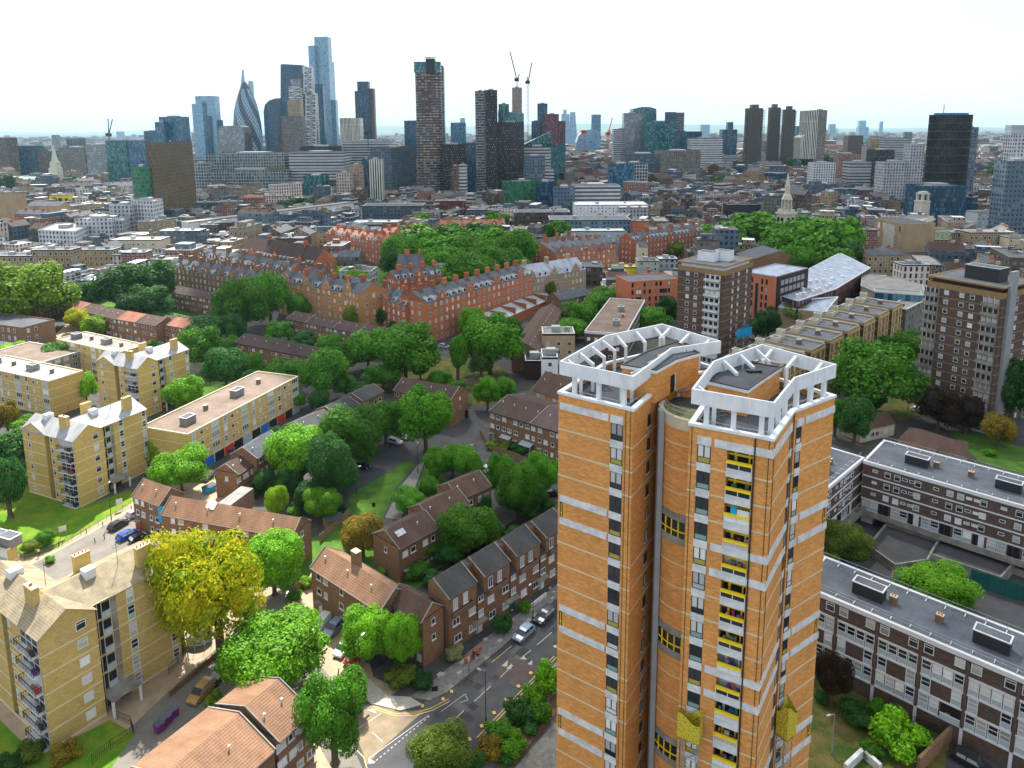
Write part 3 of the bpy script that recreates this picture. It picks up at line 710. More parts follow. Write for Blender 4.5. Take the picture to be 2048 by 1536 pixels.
# white crown: ring beam on flared posts with struts
for W_, skip in ((LW, ()), (RW, ())):
    r0 = inset(W_, .05); zr0, zr1 = ZT+2.2, ZT+3.7
    cr = MB(); cr.ring(r0, .2, zr0, zr1, 'white'); cr.build('crown_beam', TW)
    inn = inset(W_, 1.5); n_ = len(W_)
    for i in range(n_):
        a, b_ = r0[i], r0[(i+1) % n_]; ia, ib = inn[i], inn[(i+1) % n_]; l = math.hypot(b_[0]-a[0], b_[1]-a[1])
        m_ = max(2, round(l/2.9)); nn = outn(a, b_); tv = ((b_[0]-a[0])/l, (b_[1]-a[1])/l); an = math.atan2(tv[1], tv[0])
        for j in range(m_):
            t = (j+.5)/m_ if i not in (0,) else (j+.55)/m_
            if W_ is RW and i == 5 and j < m_-1: continue
            p = lerp(a, b_, t); pm = MB()
            if (i in (0,)) or (W_ is RW and i in (1, 2)) or (W_ is LW and i in (5,) and False):   # flared post standing under the beam
                h = zr0-(ZT-.75)
                pr_ = [(-.34, 0), (-.34, .0), (-.30, h*.25), (-.26, h*.5), (-.26, h), (.26, h), (.26, h*.5), (.30, h*.25), (.42, 0)]
                pr_ = [(-.42, 0), (-.27, h*.22), (-.21, h*.5), (-.21, h), (.21, h), (.21, h*.5), (.27, h*.22), (.42, 0)]
                f0 = [(x, -.05, z) for x, z in pr_]; f1 = [(x, .35, z) for x, z in pr_]
                pm.poly(f0[::-1], 'white'); pm.poly(f1, 'white')
                for q in range(len(pr_)): pm.poly([f0[q], f0[(q+1) % 8], f1[(q+1) % 8], f1[q]], 'white')
                o = pm.build('crown_post', TW); o.location = (p[0]-nn[0]*.4, p[1]-nn[1]*.4, ZT-.75); o.rotation_euler = (0, 0, an)
            else:                                              # bent strut: upright inside, arm reaching out to the beam
                s = p; e = (p[0]-nn[0]*1.9, p[1]-nn[1]*1.9)
                pm.bar((*e, ZT-.75), (*e, zr0+.35), .34, .34, 'white')
                pm.bar((*e, zr0+.2), (s[0]-nn[0]*.2, s[1]-nn[1]*.2, zr1-.3), .34, .34, 'white')
                pm.build('crown_strut', TW)
# roof-edge safety rails
rl = MB()
for W_ in (LW, RW):
    q = inset(W_, .75)
    for i in range(len(q)):
        a, b_ = q[i], q[(i+1) % len(q)]
        rl.bar((*a, ZT+.45), (*b_, ZT+.45), .05, .05, 'grey')
        for j in range(5): p = lerp(a, b_, j/5); rl.bar((*p, ZT-.7), (*p, ZT+.45), .04, .04, 'grey')
rl.build('roof_railing', TW)
# mast climbers
def climber(A, B, u, ztop, hs, label, w=2.2):
    p = lerp(A, B, u); n = outn(A, B); an = math.atan2(B[1]-A[1], B[0]-A[0])
    t = thing('mast_climber', label, 'work platform', (OX+p[0]+n[0]*.2, OY+p[1]+n[1]*.2, 0), an, 'yellow netted work platforms on the tower')
    mm = MB(); g = 'grey'
    for x in (-.8, .8):
        for y in (-.25, -1.1): mm.bar((x, y, 0), (x, y, ztop), .07, .07, g)
    z = 0; s = 1
    while z < ztop-1.2:
        mm.bar((-.8*s, -.25, z), (.8*s, -.25, z+1.2), .05, .05, g); mm.bar((-.8, -1.1, z), (.8, -1.1, z), .05, .05, g)
        mm.bar((-.8*s, -1.1, z+.6), (.8*s, -1.1, z+1.8), .04, .04, g); mm.bar((-.8, -.25, z), (-.8, -1.1, z+1.2), .04, .04, g); mm.bar((.8, -.25, z+1.2), (.8, -1.1, z), .04, .04, g)
        z += 1.2; s = -s
    mm.build('mast', t)
    if 'ynet' not in M:
        b = NB('yellow_netting'); nn_ = b.noise(6., det=3); cc_ = b.mix(b.n('MapRange', {0: nn_, 1: .35, 2: .65}).outputs[0], (.22, .19, .03, 1), (.80, .64, .02, 1)); M['ynet'] = b.set(col=cc_, rough=.7)
        M['ynet'].node_tree
    nb = MB(); h = w/2; r2 = random.Random(9); K = 7
    def netwall(p0, p1):
        for j in range(K):
            a = lerp(p0, p1, j/K); b_ = lerp(p0, p1, (j+1)/K)
            nb.poly([(*a, ztop-.1-r2.random()*.15), (*b_, ztop-.1-r2.random()*.15), (*b_, ztop+hs*(.84+.16*math.sin(b_[0]*1.9+b_[1]*2))), (*a, ztop+hs*(.84+.16*math.sin(a[0]*1.9+a[1]*2)))], 'ynet')
    netwall((-h, -1.5), (h, -1.5)); netwall((h, -1.5), (h, -.1)); netwall((-h, -.1), (-h, -1.5)); netwall((-h, -.25), (h, -.25))
    nb.box(-h, h, -1.5, -.1, ztop-.15, ztop, 'wood'); nb.build('netted_platform', t)
climber(*rw[0], .19, 20.3, 2.9, 'yellow netted work platform on the wide front window bay of the tower', 2.3)
climber(*rw[2], .10, 16.6, 4.0, 'narrower yellow netted work platform round the right hand corner of the tower', 1.7)
# ---------------- generic builders of the estate
FOOT = []                                  # occupied circles for the generic city
def occ(o, L_, W_):
    for i in range(max(1, int(L_/12))+1):
        x, y = loc2w(o, min(L_, i*12), W_/2); FOOT.append((x, y, W_/2+6))
def chimney(parent, x, y, z0, z1, w, d, mat, rot=0., pots=4):
    mb = MB(); mb.box(-w/2, w/2, -d/2, d/2, z0, z1, mat, 'sand' if mat != 'redb' else 'redb'); mb.box(-w/2-.06, w/2+.06, -d/2-.06, d/2+.06, z1-.25, z1-.1, mat)
    for k in range(pots):
        px = -w/2+.3+(w-.6)*k/max(1, pots-1); mb.tube((px, 0, z1), (px, 0, z1+.35), .13, .1, 'terra', 6)
    o = mb.build('chimney', parent); o.location = (x, y, 0); o.rotation_euler = (0, 0, rot); return o
def terrace(label, A, B, C=None, W=9., h=8., rise=2.2, wall='brownb', roof='tilebr', name='terraced_house_row', cat='house row', storeys=3, bay=4.2, ww=1.25, wh=1.1, style='w2s', steps=None, ends=True, group=None, vents=True, cols=None, skyl=0, party=True, z0=0., zoff=0.0):
    A = G(*A, h); B = G(*B, h); o_, a, L_, W_ = frame(A, B, G(*C, h) if C else None, W)
    t = thing(name, label, cat, (o_.x, o_.y, 0), a, group); occ(t, L_, W_)
    wm = MB(); rm = MB(); wm.prism([(0, 0), (L_, 0), (L_, W_), (0, W_)], 0, h, wall)
    secs = steps or [(0, 1, 0, roof)]
    g2 = MB()
    for i, (s0, s1, dz, rf) in enumerate(secs):
        x0, x1 = s0*L_, s1*L_
        gable(rm, x0+.15, x1-.15, 0, W_, h+dz, rise, rf, wall)
        if dz: wm.prism([(x0, 0), (x1, 0), (x1, W_), (x0, W_)], h, h+dz, wall)
        for x in ((x0+.02, x1-.02) if party else ()):
            rm.bar((x, -.3, h+dz-rise*.3/(W_/2)+.10), (x, W_/2, h+dz+rise+.10), .16, .12, 'feltl'); rm.bar((x, W_+.3, h+dz-.05), (x, W_/2, h+dz+rise+.10), .16, .12, 'feltl')
    wm.build('wall', t); rm.build('roof', t)
    gt = MB(); gt.box(0, L_, -.42, -.3, h-.28, h-.16, 'darkg'); gt.box(0, L_, W_+.3, W_+.42, h-.28, h-.16, 'darkg')
    gt.build('gutter', t)
    w = Wins(t); rr = random.Random(int(L_*100)); nb = max(2, int(L_/bay)); fh = h/storeys
    for f, (p, q) in enumerate((((0, 0), (L_, 0)), ((L_, W_), (0, W_)))):
        for k in range(storeys):
            for i in range(nb):
                u = L_*(i+.5)/nb
                for du in ((-.95, .95) if (i+k) % 3 else (-.8,)):
                    z = zoff+k*fh+fh*.36
                    if k == 0 and (i+f) % 2 == 0 and du < 0: continue
                    ws = ww*rr.choice([1, 1, .75]); w.face(style if ws == ww else style.replace('2', ''), ws, wh, p, q, [u+du], [z])
    if ends:
        for p, q in (((L_, 0), (L_, W_)), ((0, W_), (0, 0))):
            for k in range(1, storeys): w.face(style.replace('2', ''), .8, 1., p, q, [W_*.5], [k*fh+fh*.36])
    w.done()
    dm = MB(); nd = 0
    for i in range(0, nb, 2):
        u = L_*(i+.5)/nb-.8; d = MB(); d.box(u-.45, u+.45, -.06, 0, 0, 2.05, rr.choice(['wpaint', 'bluep', 'greenp', 'red', 'darkg'])); d.build('door', t)
        dm.box(u-.8, u+.8, -.9, 0, 2.2, 2.3, 'gconc')
    dm.build('door_canopy', t)
    if vents:
        for i in range(nb):
            vb = MB(); x = L_*(i+.3)/nb; sl = rise/(W_/2); y = W_*.28; z = h+sl*y
            vb.tube((x, y, z), (x, y, z+.5), .1, .1, 'conc', 6); vb.tube((x, y, z+.5), (x, y, z+.55), .17, .17, 'conc', 6); vb.build('roof_vent', t)
    for k in range(skyl):
        sb = MB(); x = L_*(.15+.1*k); y = W_*.22; sl = rise/(W_/2)
        z = h+sl*y; sb.poly([(x, y, z+.12), (x+.7, y, z+.12), (x+.7, y+1.1, z+.12+sl*1.1), (x, y+1.1, z+.12+sl*1.1)], 'bluep'); sb.bar((x-.05, y, z+.1), (x-.05, y+1.1, z+.1+sl*1.1), .1, .1, 'wpaint'); sb.bar((x+.75, y, z+.1), (x+.75, y+1.1, z+.1+sl*1.1), .1, .1, 'wpaint'); sb.build('skylight', t)
    return t, L_, W_
def flatblock(label, A, B, C=None, W=10., h=12., wall='tan', roof='felt', par=.35, parm='conc', name='apartment_block', cat='apartment block', base=None, group=None, parw=.3, parh=None):
    A = G(*A, h); B = G(*B, h); o_, a, L_, W_ = frame(A, B, G(*C, h) if C else None, W)
    t = thing(name, label, cat, (o_.x, o_.y, 0), a, group); occ(t, L_, W_)
    f = [(0, 0), (L_, 0), (L_, W_), (0, W_)]
    wm = MB(); wm.prism(f, 0, h-(parh or .02), wall); wm.build('wall', t)
    rm = MB(); rm.poly([(x, y, h-par) for x, y in inset(f, parw*.5)], roof); rm.build('roof', t)
    pm = MB(); pm.ring(inset(f, -.06), parw, h-(parh or par+.02), h+.02, parm); pm.build('parapet', t)
    return t, L_, W_
def rooftop(t, items, z):
    for x, y, w, d, h, mt in items:
        mb = MB(); mb.box(x, x+w, y, y+d, z-.3, z+h, mt, 'felt'); mb.ring([(x-.08, y-.08), (x+w+.08, y-.08), (x+w+.08, y+d+.08), (x-.08, y+d+.08)], .2, z+h, z+h+.12, 'conc'); mb.build('rooftop_hut', t)

# ---- brown terraces
BG = 'brown brick terraces of the estate'
T9, l9, w9 = terrace('long orange tiled terrace behind the yellow leaved tree, its brick gable facing the camera', (322, 1027), (585, 1074), (640, 1044), h=7.2, rise=2.3, roof='tileor', storeys=3, style='ws', bay=6, group=BG)
t, l_, w_ = terrace('short orange tiled house beside the blue car, left end of the long orange tiled terrace', (265, 989), (320, 1010), (345, 978), h=7.6, rise=2.4, roof='tileor', storeys=3, style='ws', bay=3.4, group=BG)
sb = MB(); sb.box(.35*l9, .45*l9, w9*.55, w9+5, 5., 9.0, 'brownb2', 'feltl'); sb.build('rear_extension', T9)
for k, (u, v) in enumerate(((.30, .33), (.335, .3))):
    s_ = MB(); x = l9*u; y = w9*v; sl = 2.3/(w9/2); z = 7.2+sl*y
    s_.poly([(x, y, z+.15), (x+1.1, y, z+.15), (x+1.1, y+1.3, z+.15+sl*1.3), (x, y+1.3, z+.15+sl*1.3)], 'wpaint'); s_.build('skylight', T9)
terrace('small brown gabled house between the yellow slab with garages and the long orange tiled terrace', (475, 948), (505, 928), (470, 915), h=6.5, rise=1.8, roof='tilebr', storeys=2, style='ws', bay=5, group=BG)
terrace('taller brown brick house with grey tiled roof, left of the big bright green tree', (512, 916), (566, 880), (490, 890), h=8.2, rise=2., roof='slate', storeys=3, style='ws', bay=5, group=BG)
T11, l11, w11 = terrace('brown brick terrace with tall square chimney, white car parked at its foot', (622, 1132), (762, 1222), (686, 1105), h=8.0, rise=2.2, roof='tileor', storeys=3, style='ws', bay=4.8, group=BG)
chimney(T11, l11*.42, w11*.62, 8, 12.2, 1.5, 1.1, 'brownb', 0, 0)
T11b, l_, w_ = terrace('short brown tiled end house at the main road corner, beside round green trees', (778, 1203), (845, 1243), (872, 1205), h=8.0, rise=1.9, roof='tilebr', storeys=3, style='ws', bay=3.2, ww=.9, group=BG, vents=False)
cg = 'stepped row of three brown tiled terraces behind the leafy gardens'
terrace('nearest stepped terrace, with two skylights and white blotches on its dark tiles', (797, 1097), (877, 1053), (752, 1064), h=7.0, rise=2.0, roof='tilebr', storeys=2, style='ws', bay=4, group=cg, skyl=2)
terrace('middle terrace of the stepped brown tiled row, half hidden by the garden tree', (862, 1042), (938, 1004), (812, 1018), h=7.3, rise=2.0, roof='tilebr', storeys=2, style='ws', bay=4, group=cg)
terrace('farthest terrace of the stepped brown tiled row, beside the street trees', (918, 998), (982, 970), (868, 975), h=7.6, rise=2.0, roof='tilebr', storeys=2, style='ws', bay=4, group=cg)
T6, l_, w_ = terrace('three storey brown terrace with purple stained roof and back gardens, left of the orange tower', (979, 821), (1150, 873), (1040, 785), h=8.2, rise=2.0, roof='tiledk', storeys=3, style='ws2', bay=3.8, group=BG, steps=[(0, .5, 0, 'tiledk'), (.5, 1, .02, 'tilepu')])
terrace('left wing of the L shaped dark roofed terrace, with small recessed roof bays', (610, 861), (767, 787), (600, 836), h=8.2, rise=1.4, roof='slated', storeys=3, style='ws', bay=4.8, group=BG, steps=[(0, .33, 0, 'slated'), (.36, .66, .4, 'slated'), (.7, 1, .8, 'slated')])
terrace('right wing of the L shaped terrace, its plain gable beside the round park lawn', (787, 780), (902, 800), (925, 775), h=8.2, rise=2.2, roof='tiledk', storeys=3, style='w', bay=4.4, ww=.8, group=BG)
terrace('long low dark roofed terrace among trees, behind the leaning row of street trees', (470, 684), (632, 716), W=9.5, h=6.8, rise=1.9, roof='tiledk', storeys=2, style='w2', bay=5, group=BG)
terrace('dark roofed terrace in front of the orange brick mansion block', (573, 638), (768, 675), W=9.5, h=8.0, rise=2.0, roof='tiledk', storeys=3, style='w', bay=4.2, group=BG, steps=[(0, .22, .2, 'tiledk'), (.22, .5, 0, 'tiledk'), (.5, .75, -.0, 'tiledk'), (.75, 1, .1, 'tiledk')])
terrace('dark roofed terrace just left of the pair of big round trees', (329, 581), (450, 604), W=9.5, h=8.0, rise=1.9, roof='tiledk', storeys=3, style='w', bay=3.8, group=BG)
terrace('left section of the terrace with terracotta roof patches, behind the yellow green tree', (135, 615), (232, 638), W=9.5, h=8.0, rise=2.0, roof='tiledk', storeys=3, style='w', bay=4, group=BG, steps=[(0, .28, 0, 'tilepk'), (.28, .62, .05, 'tilebr'), (.62, 1, 0, 'tilebr')])
terrace('middle section of the terrace with terracotta roof patches', (233, 637), (312, 651), W=10, h=8.4, rise=2.0, roof='tiledk', storeys=3, style='w', bay=4, group=BG, steps=[(0, .5, 0, 'tilepk'), (.5, 1, 0, 'tilebr')])
terrace('right section of the terrace with terracotta roof patches, partly behind the round dark tree', (312, 646), (400, 661), W=10, h=8.0, rise=2.0, roof='tiledk', storeys=3, style='w', bay=4, group=BG, steps=[(0, .25, 0, 'tilebr'), (.25, .68, .05, 'tilepk'), (.68, 1, 0, 'tilebr')])
terrace('brown terrace with dark ridge roof seen end on, right of the glazed workshop roofs', (1075, 700), (1123, 620), W=9, h=8, rise=2.4, roof='tilebr', storeys=2, style='w', bay=4, group=BG)
terrace('grey roofed low house behind the glazed workshops, beside the round street trees', (1120, 600), (1180, 588), W=9, h=7, rise=2.5, roof='slate', storeys=2, style='w', bay=4, group=BG)
terrace('steep brown roofed brick house left of the tower crown, on the bend of the street', (1066, 778), (1130, 800), W=11, h=6.0, rise=4.2, roof='tilebr', wall='redyel', storeys=2, style='w', bay=5, name='brick_house', cat='house')
# T12 bottom terrace in two steps
terrace('farther part of the orange tiled terrace at the bottom edge, beside the dark green tree', (555, 1482), (623, 1420), (448, 1397), h=7.4, rise=2.2, roof='tileor', storeys=3, style='w2s', bay=4.2, ww=1.5, group=BG)
terrace('set back lower part of the orange tiled terrace along the bottom edge of the picture', (395, 1634), (548, 1496), (270, 1530), h=7.2, rise=2.1, roof='tileor', storeys=3, style='w2s', bay=4.2, ww=1.5, group=BG)
# T8: dark roofed terrace along the main road, with sunk roof bays and projecting balconies
def mainrow():
    h = 7.4; A = G(897, 1198, h+2); B = G(1116, 1061, h+2); C = G(868, 1165, h+2)
    h = 9.4; o_, a, L_, W_ = frame(A, B, C); L_ *= 1.75
    t = thing('terraced_house_row', 'long dark slate roofed brown terrace along the main road, running behind the orange tower', 'house row', (o_.x, o_.y, 0), a, BG); occ(t, L_, W_)
    wm = MB(); rm = MB(); n = 6; bw = L_/n; W2 = W_
    for i in range(n):
        x0 = i*bw; x1 = x0+bw*.78; x2 = x0+bw
        wm.prism([(x0, 0), (x1, 0), (x1, W2), (x0, W2)], 0, h, 'brownb')
        wm.prism([(x1, .0), (x2, .0), (x2, W2), (x1, W2)], 0, h-2.6, 'brownb')
        rm.poly([(x0, -.3, h-.12), (x1, -.3, h-.12), (x1, W2*.75, h+1.9), (x0, W2*.75, h+1.9)], 'slated')
        rm.poly([(x0, W2*.75, h+1.9), (x1, W2*.75, h+1.9), (x1, W2+.2, h+.8), (x0, W2+.2, h+.8)], 'slated')
        rm.poly([(x1, -.3, h-2.75), (x2, -.3, h-2.75), (x2, W2*.55, h-.9), (x1, W2*.55, h-.9)], 'slated')
        rm.poly([(x1, W2*.55, h-.9), (x2, W2*.55, h-.9), (x2, W2*.55, h+1.5), (x1, W2*.55, h+1.5)], 'brownb2')
        rm.poly([(x1, W2*.55, h+1.45), (x2, W2*.55, h+1.45), (x2, W2, h+1.), (x1, W2, h+1.)], 'slated')
        for x in (x0, x1):
            wm.poly([(x, 0, h-.02), (x, W2, h-.02), (x, W2, h+.9), (x, W2*.75, h+1.85)], 'brownb'); rm.bar((x, -.3, h+.0), (x, W2*.75, h+1.98), .14, .14, 'gconc')
    wm.build('wall', t); rm.build('roof', t); w = Wins(t)
    for i in range(n):
        x0 = i*bw; x1 = x0+bw*.78
        w.face('w2s', 1.0, 1.9, (0, 0), (L_, 0), [x0+1.4], [h-2.5]); w.face('w2s', 1.0, 1.9, (0, 0), (L_, 0), [x0+3.6], [h-2.5])
        w.face('w2s', 1.5, 1.2, (0, 0), (L_, 0), [x0+1.5, x0+5.0], [h-5.3]); w.face('w2s', 1.5, 1.2, (0, 0), (L_, 0), [x0+1.8, x0+5.], [1.1])
        w.face('w2s', 1.2, .9, (0, 0), (L_, 0), [x0+bw*.89], [h-3.9]); w.face('w2s', 1.2, 1.1, (0, 0), (L_, 0), [x0+bw*.89], [h-6.6])
        b_ = MB(); b_.box(x0+.5, x0+5.0, -.75, 0, h-3.4, h-3.2, 'brownb'); b_.box(x0+.5, x0+5., -.8, -.65, h-3.2, h-2.45, 'brownb2'); b_.box(x0+.5, x0+.65, -.65, 0, h-3.2, h-2.45, 'brownb2'); b_.box(x0+4.85, x0+5., -.65, 0, h-3.2, h-2.45, 'brownb2')
        b_.build('balcony', t)
        p_ = MB(); p_.box(x1-.06, x1+.06, -.12, 0, 0, h-2.7, 'darkg'); p_.build('downpipe', t)
        d = MB(); d.box(x1-.2, x1+1.1, -.08, 0, 0, 2.1, 'teal' if i % 2 else 'wpaint'); d.build('door', t); d = MB(); d.box(x1-1.2, x1+1.6, -1.1, 0, 2.3, 2.45, 'gconc'); d.build('door_canopy', t)
    w.face('w2s', 1.2, 1.2, (0, W_), (0, 0), [W_*.5], [5.2]); w.done(); return t
mainrow()

# ---- yellow brick blocks with crossed gables
def yellowblock(label, base, ang, a=7., b=16., Ls=11., h=15.4, roof='tilegr', Wd=10., rise=2.3):
    X, Y = G(*base, 0)
    t = thing('apartment_block', label, 'apartment block', (X, Y, 0), ang, 'yellow brick blocks of flats with crossed gables'); FOOT.append((X, Y+12, 20))
    # local: x along the right hand face (away from the camera), y to the left
    wm = MB()
    nf = 6; fh = h/nf
    # body: front block with a recess on its left face, a bay for the balconies
    y1 = b*.26; y2 = b*.34; y3 = b*.56
    foot = [(0, 1.3), (1.2, 1.3), (1.2, 0), (a, 0), (a, b), (0, b), (0, y3+.0), (1.6, y3), (1.6, y3-b*.1), (0, y3-b*.1)]
    foot = [(0, 0), (a, 0), (a, b), (0, b), (0, y3), (1.5, y3), (1.5, y3-1.6), (0, y3-1.6)]
    wm.prism(foot, 0, h, 'yel'); sx = a; wm.prism([(sx, 1.4), (sx+Ls, 1.4), (sx+Ls, 1.4+Wd), (sx, 1.4+Wd)], 0, h, 'yel')
    wm.build('wall', t)
    rm = MB(); gable(rm, 0, a, 0, b, h, rise, roof, 'yel', 'y', .3)
    gable(rm, a*.5, a+Ls, 1.4, 1.4+Wd, h, rise, roof, 'yel', 'x', .3, hip=0)
    gable(rm, 0, a*.55, y3+.1, b-.1, h+.02, rise*.8, roof, 'yel', 'x', .3)
    rm.build('roof', t)
    bd = MB(); e = .05
    for k in range(1, nf):
        z = k*fh; segs = [((0, 0), (a, 0)), ((0, y3-1.6), (0, 0)), ((0, b), (0, y3)), ((a+Ls, 1.4), (a+Ls, 1.4+Wd)), ((a, 1.4), (a+Ls, 1.4))]
        for p, q in segs: onwall(bd, p, q, 0, 1, z-.1, z+.1, 'sand', e)
    for p, q in [((0, 0), (a, 0)), ((0, b), (0, 0)), ((a, 1.4), (a+Ls, 1.4)), ((a+Ls, 1.4), (a+Ls, 1.4+Wd))]: onwall(bd, p, q, 0, 1, 0, .3, 'sand', .04)
    bd.build('string_course', t)
    w = Wins(t)
    zs = [k*fh+.95 for k in range(nf)]
    w.face('wt', 1.35, 1.35, (0, 0), (a, 0), [a*.72], zs)                       # gable wall
    w.face('pt', 1.1, 2.3, (a, 1.4), (a+Ls, 1.4), [Ls*.44, Ls*.93], [z-.85 for z in zs])
    w.face('wt', .9, 1.3, (0, b), (0, y3), [(b-y3)*.3], zs); w.face('wt', .9, 1.3, (0, y3-1.6), (0, 0), [.8], zs)
    w.face('wt', 1.1, 1.3, (a+Ls, 1.4), (a+Ls, 1.4+Wd), [3, 7], zs)
    # stair strip
    sg = MB()
    for k in range(nf):
        z = k*fh
        sg.box(a+.1, a+1.3, 1.25, 1.39, z+.1, z+fh-.15, 'glass'); sg.box(a+1.4, a+2.5, 1.22, 1.39, z+1.0, z+fh-.55, 'glass'); sg.box(a+1.4, a+2.5, 1.2, 1.389, z-.05, z+.9, 'bluep')
        for x in (a+.05, a+.68, a+1.3, a+2.5): sg.box(x, x+.09, 1.16, 1.39, z, z+fh-.05, 'cream')
        sg.box(a, a+2.6, 1.14, 1.39, z+fh-.17, z+fh-.05, 'cream'); sg.box(a+2.6, a+3.5, 1.33, 1.39, z, z+fh-.2, 'gconc')
    sg.build('stair_window', t)
    w.done()
    # recess bay (brown) and balconies on the left face
    rb = MB(); rb.box(1.42, 1.5, y3-1.6, y3, 0, h, 'brownb2'); rb.box(.0-.02, .0, y1+.2, y1+.3, 0, h, 'gconc'); rb.build('recess_panel', t)
    for k in range(nf):
        z = k*fh; bb = MB(); yb = b*.02; ye = b*.27
        bb.box(-1.0, .0, yb, ye, z+.0, z+.16, 'conc')
        for i in range(12): yy = yb+.05+(ye-yb-.1)*i/11; bb.box(-.98, -.94, yy-.02, yy+.02, z+.16, z+1.15, 'darkg')
        for i in range(4):
            for yy in (yb+.03, ye-.05): bb.box(-.9+.28*i, -.86+.28*i, yy-.02, yy+.02, z+.16, z+1.15, 'darkg')
        bb.box(-1.0, -.92, yb, ye, z+1.12, z+1.2, 'darkg'); bb.box(-1.0, 0, yb, yb+.06, z+1.12, z+1.2, 'darkg'); bb.box(-1.0, 0, ye-.06, ye, z+1.12, z+1.2, 'darkg')
        bb.box(-.7, -.3, yb+.4, yb+1.2, z+.17, z+.8, 'purple' if k == 4 else ('red' if k == 3 else 'darkg')); bb.box(-.6, -.3, yb+1.6, yb+2.3, z+.17, z+.7, 'wood' if k % 2 else 'bluep')
        ob = bb.build('balcony', t)
        gb = MB(); gb.poly([(-.03, ye, z+.25), (-.03, yb, z+.25), (-.03, yb, z+fh-.35), (-.03, ye, z+fh-.35)], 'glass')
        for i in range(4): yy = yb+(ye-yb)*i/3; gb.box(-.08, -.03, yy-.05, yy+.05, z+.2, z+fh-.3, 'wpaint')
        gb.box(-.08, -.03, yb, ye, z+fh-.36, z+fh-.26, 'wpaint'); gb.box(-.08, -.03, yb, ye, z+1.2, z+1.3, 'wpaint'); gb.build('balcony_door', t)
    vt = MB(); vt.box(a+1.4, a+2.9, 5, 6.5, h+.9, h+rise+.7, 'wpaint', 'bluep'); vt.build('roof_vent_box', t)
    vt = MB(); vt.box(a*.5-1., a*.5+.8, b*.7, b*.7+1.5, h+.9, h+rise+.6, 'wpaint', 'bluep'); vt.build('roof_vent_box', t)
    chimney(t, a*.32, b*.33, h+.5, h+rise+1.6, .9, 2.4, 'yel', 0, 4) ; chimney(t, a+Ls*.72, 3.4, h+.3, h+rise+1.6, 2.2, .9, 'yel', R(0), 4); chimney(t, a+3, 1.4+Wd*.8, h+.3, h+rise+1.4, 2.2, .9, 'yel', R(0), 4)
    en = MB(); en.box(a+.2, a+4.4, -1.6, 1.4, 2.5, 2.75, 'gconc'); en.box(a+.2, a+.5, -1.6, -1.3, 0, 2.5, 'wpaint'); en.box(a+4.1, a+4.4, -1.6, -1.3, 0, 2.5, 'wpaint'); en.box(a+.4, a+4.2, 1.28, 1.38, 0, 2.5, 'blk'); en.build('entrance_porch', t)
    mb = MB()
    for (x, y) in ((a*.7, b*.45), (a+6, 5)): mb.bar((x, y, h+.5), (x, y, h+5.2), .05, .05, 'darkg'); mb.bar((x-.7, y, h+5), (x+.7, y, h+5), .04, .04, 'darkg'); mb.bar((x-.5, y, h+4.6), (x+.5, y, h+4.6), .04, .04, 'darkg')
    mb.build('aerial', t)
    return t
yellowblock('nearest yellow brick block with beige tiled roof, at the bottom left edge', (105, 1500), R(56), roof='tilebg', a=7.2, b=20, Ls=12.5, h=16.6)
yellowblock('yellow brick block with pale grey roof standing over the sunny lawn', (162, 1015), R(66), a=7., b=17.5, Ls=12.5, h=15.6)
yellowblock('farthest yellow brick block with pale grey roof, left of the two dark round trees', (285, 838), R(67), a=7., b=17., Ls=12.5, h=15.2)

# ---- yellow flat roofed slab blocks
def yslab(label, A, B, C, h, storeys, bays, end=True, panel='p', roof='feltl'):
    t, L_, W_ = flatblock(label, A, B, C, h=h, wall='yel', roof=roof, parm='sand', par=.3, group='yellow brick slab blocks')
    fh = h/storeys; w = Wins(t); bd = MB(); bw = L_/bays
    for k in range(1, storeys):
        onwall(bd, (0, 0), (L_, 0), 0, 1, k*fh-.09, k*fh+.09, 'sand', .05); onwall(bd, (0, W_), (0, 0), 0, 1, k*fh-.09, k*fh+.09, 'sand', .05); onwall(bd, (L_, 0), (L_, W_), 0, 1, k*fh-.09, k*fh+.09, 'sand', .05)
    bd.build('string_course', t)
    for i in range(bays):
        for k in range(storeys):
            u = (i+.5)*bw; z = k*fh+.85
            if i % 3 == 0: w.face(panel+'t', 1.2, fh-.35, (0, 0), (L_, 0), [u], [k*fh+.15])
            elif i % 3 == 1: w.face('wt', 1.1, 1.2, (0, 0), (L_, 0), [u-1.], [z]); w.face('w', .6, .6, (0, 0), (L_, 0), [u+.9], [z+.4])
            else: w.face(panel+'3', 2.6, fh-.4, (0, 0), (L_, 0), [u], [k*fh+.2])
    w.done()
    items = [(L_*.1, W_*.3, 3.2, 2.2, 1.5, 'feltl'), (L_*.55, W_*.4, 3.2, 2.2, 1.5, 'feltl'), (L_*.32, W_*.5, 1.0, .8, .9, 'brownb'), (L_*.8, W_*.5, 1.0, .8, .9, 'brownb')]
    rooftop(t, items, h); return t, L_, W_
Y3, ly3, wy3 = yslab('long yellow slab block with blue garage doors and pinkish flat roof', (375, 868), (596, 752), (325, 832), 10.8, 4, 12, roof='feltb')
gm = MB()
for k in range(12):
    x = 1.2+k*ly3/12.3; d = MB(); d.box(x, x+ly3/12.3-.35, -.09, 0, 0, 2.3, ['blk', 'blue', 'blk', 'red', 'blk', 'bluep'][k % 6]); d.build('garage_door', Y3)
yslab('pale roofed yellow slab block cut by the left picture edge, beside a small bright tree', (-60, 728), (98, 762), (147, 737), 11, 4, 9)
yslab('low yellow flat roofed block behind the farthest gabled yellow block', (112, 677), (235, 705), (262, 682), 10.5, 4, 9)
yslab('yellow flat roofed block corner cut by the left picture edge, beside the purple bin', (-40, 1085), (12, 1100), (20, 1085), 8, 3, 3)
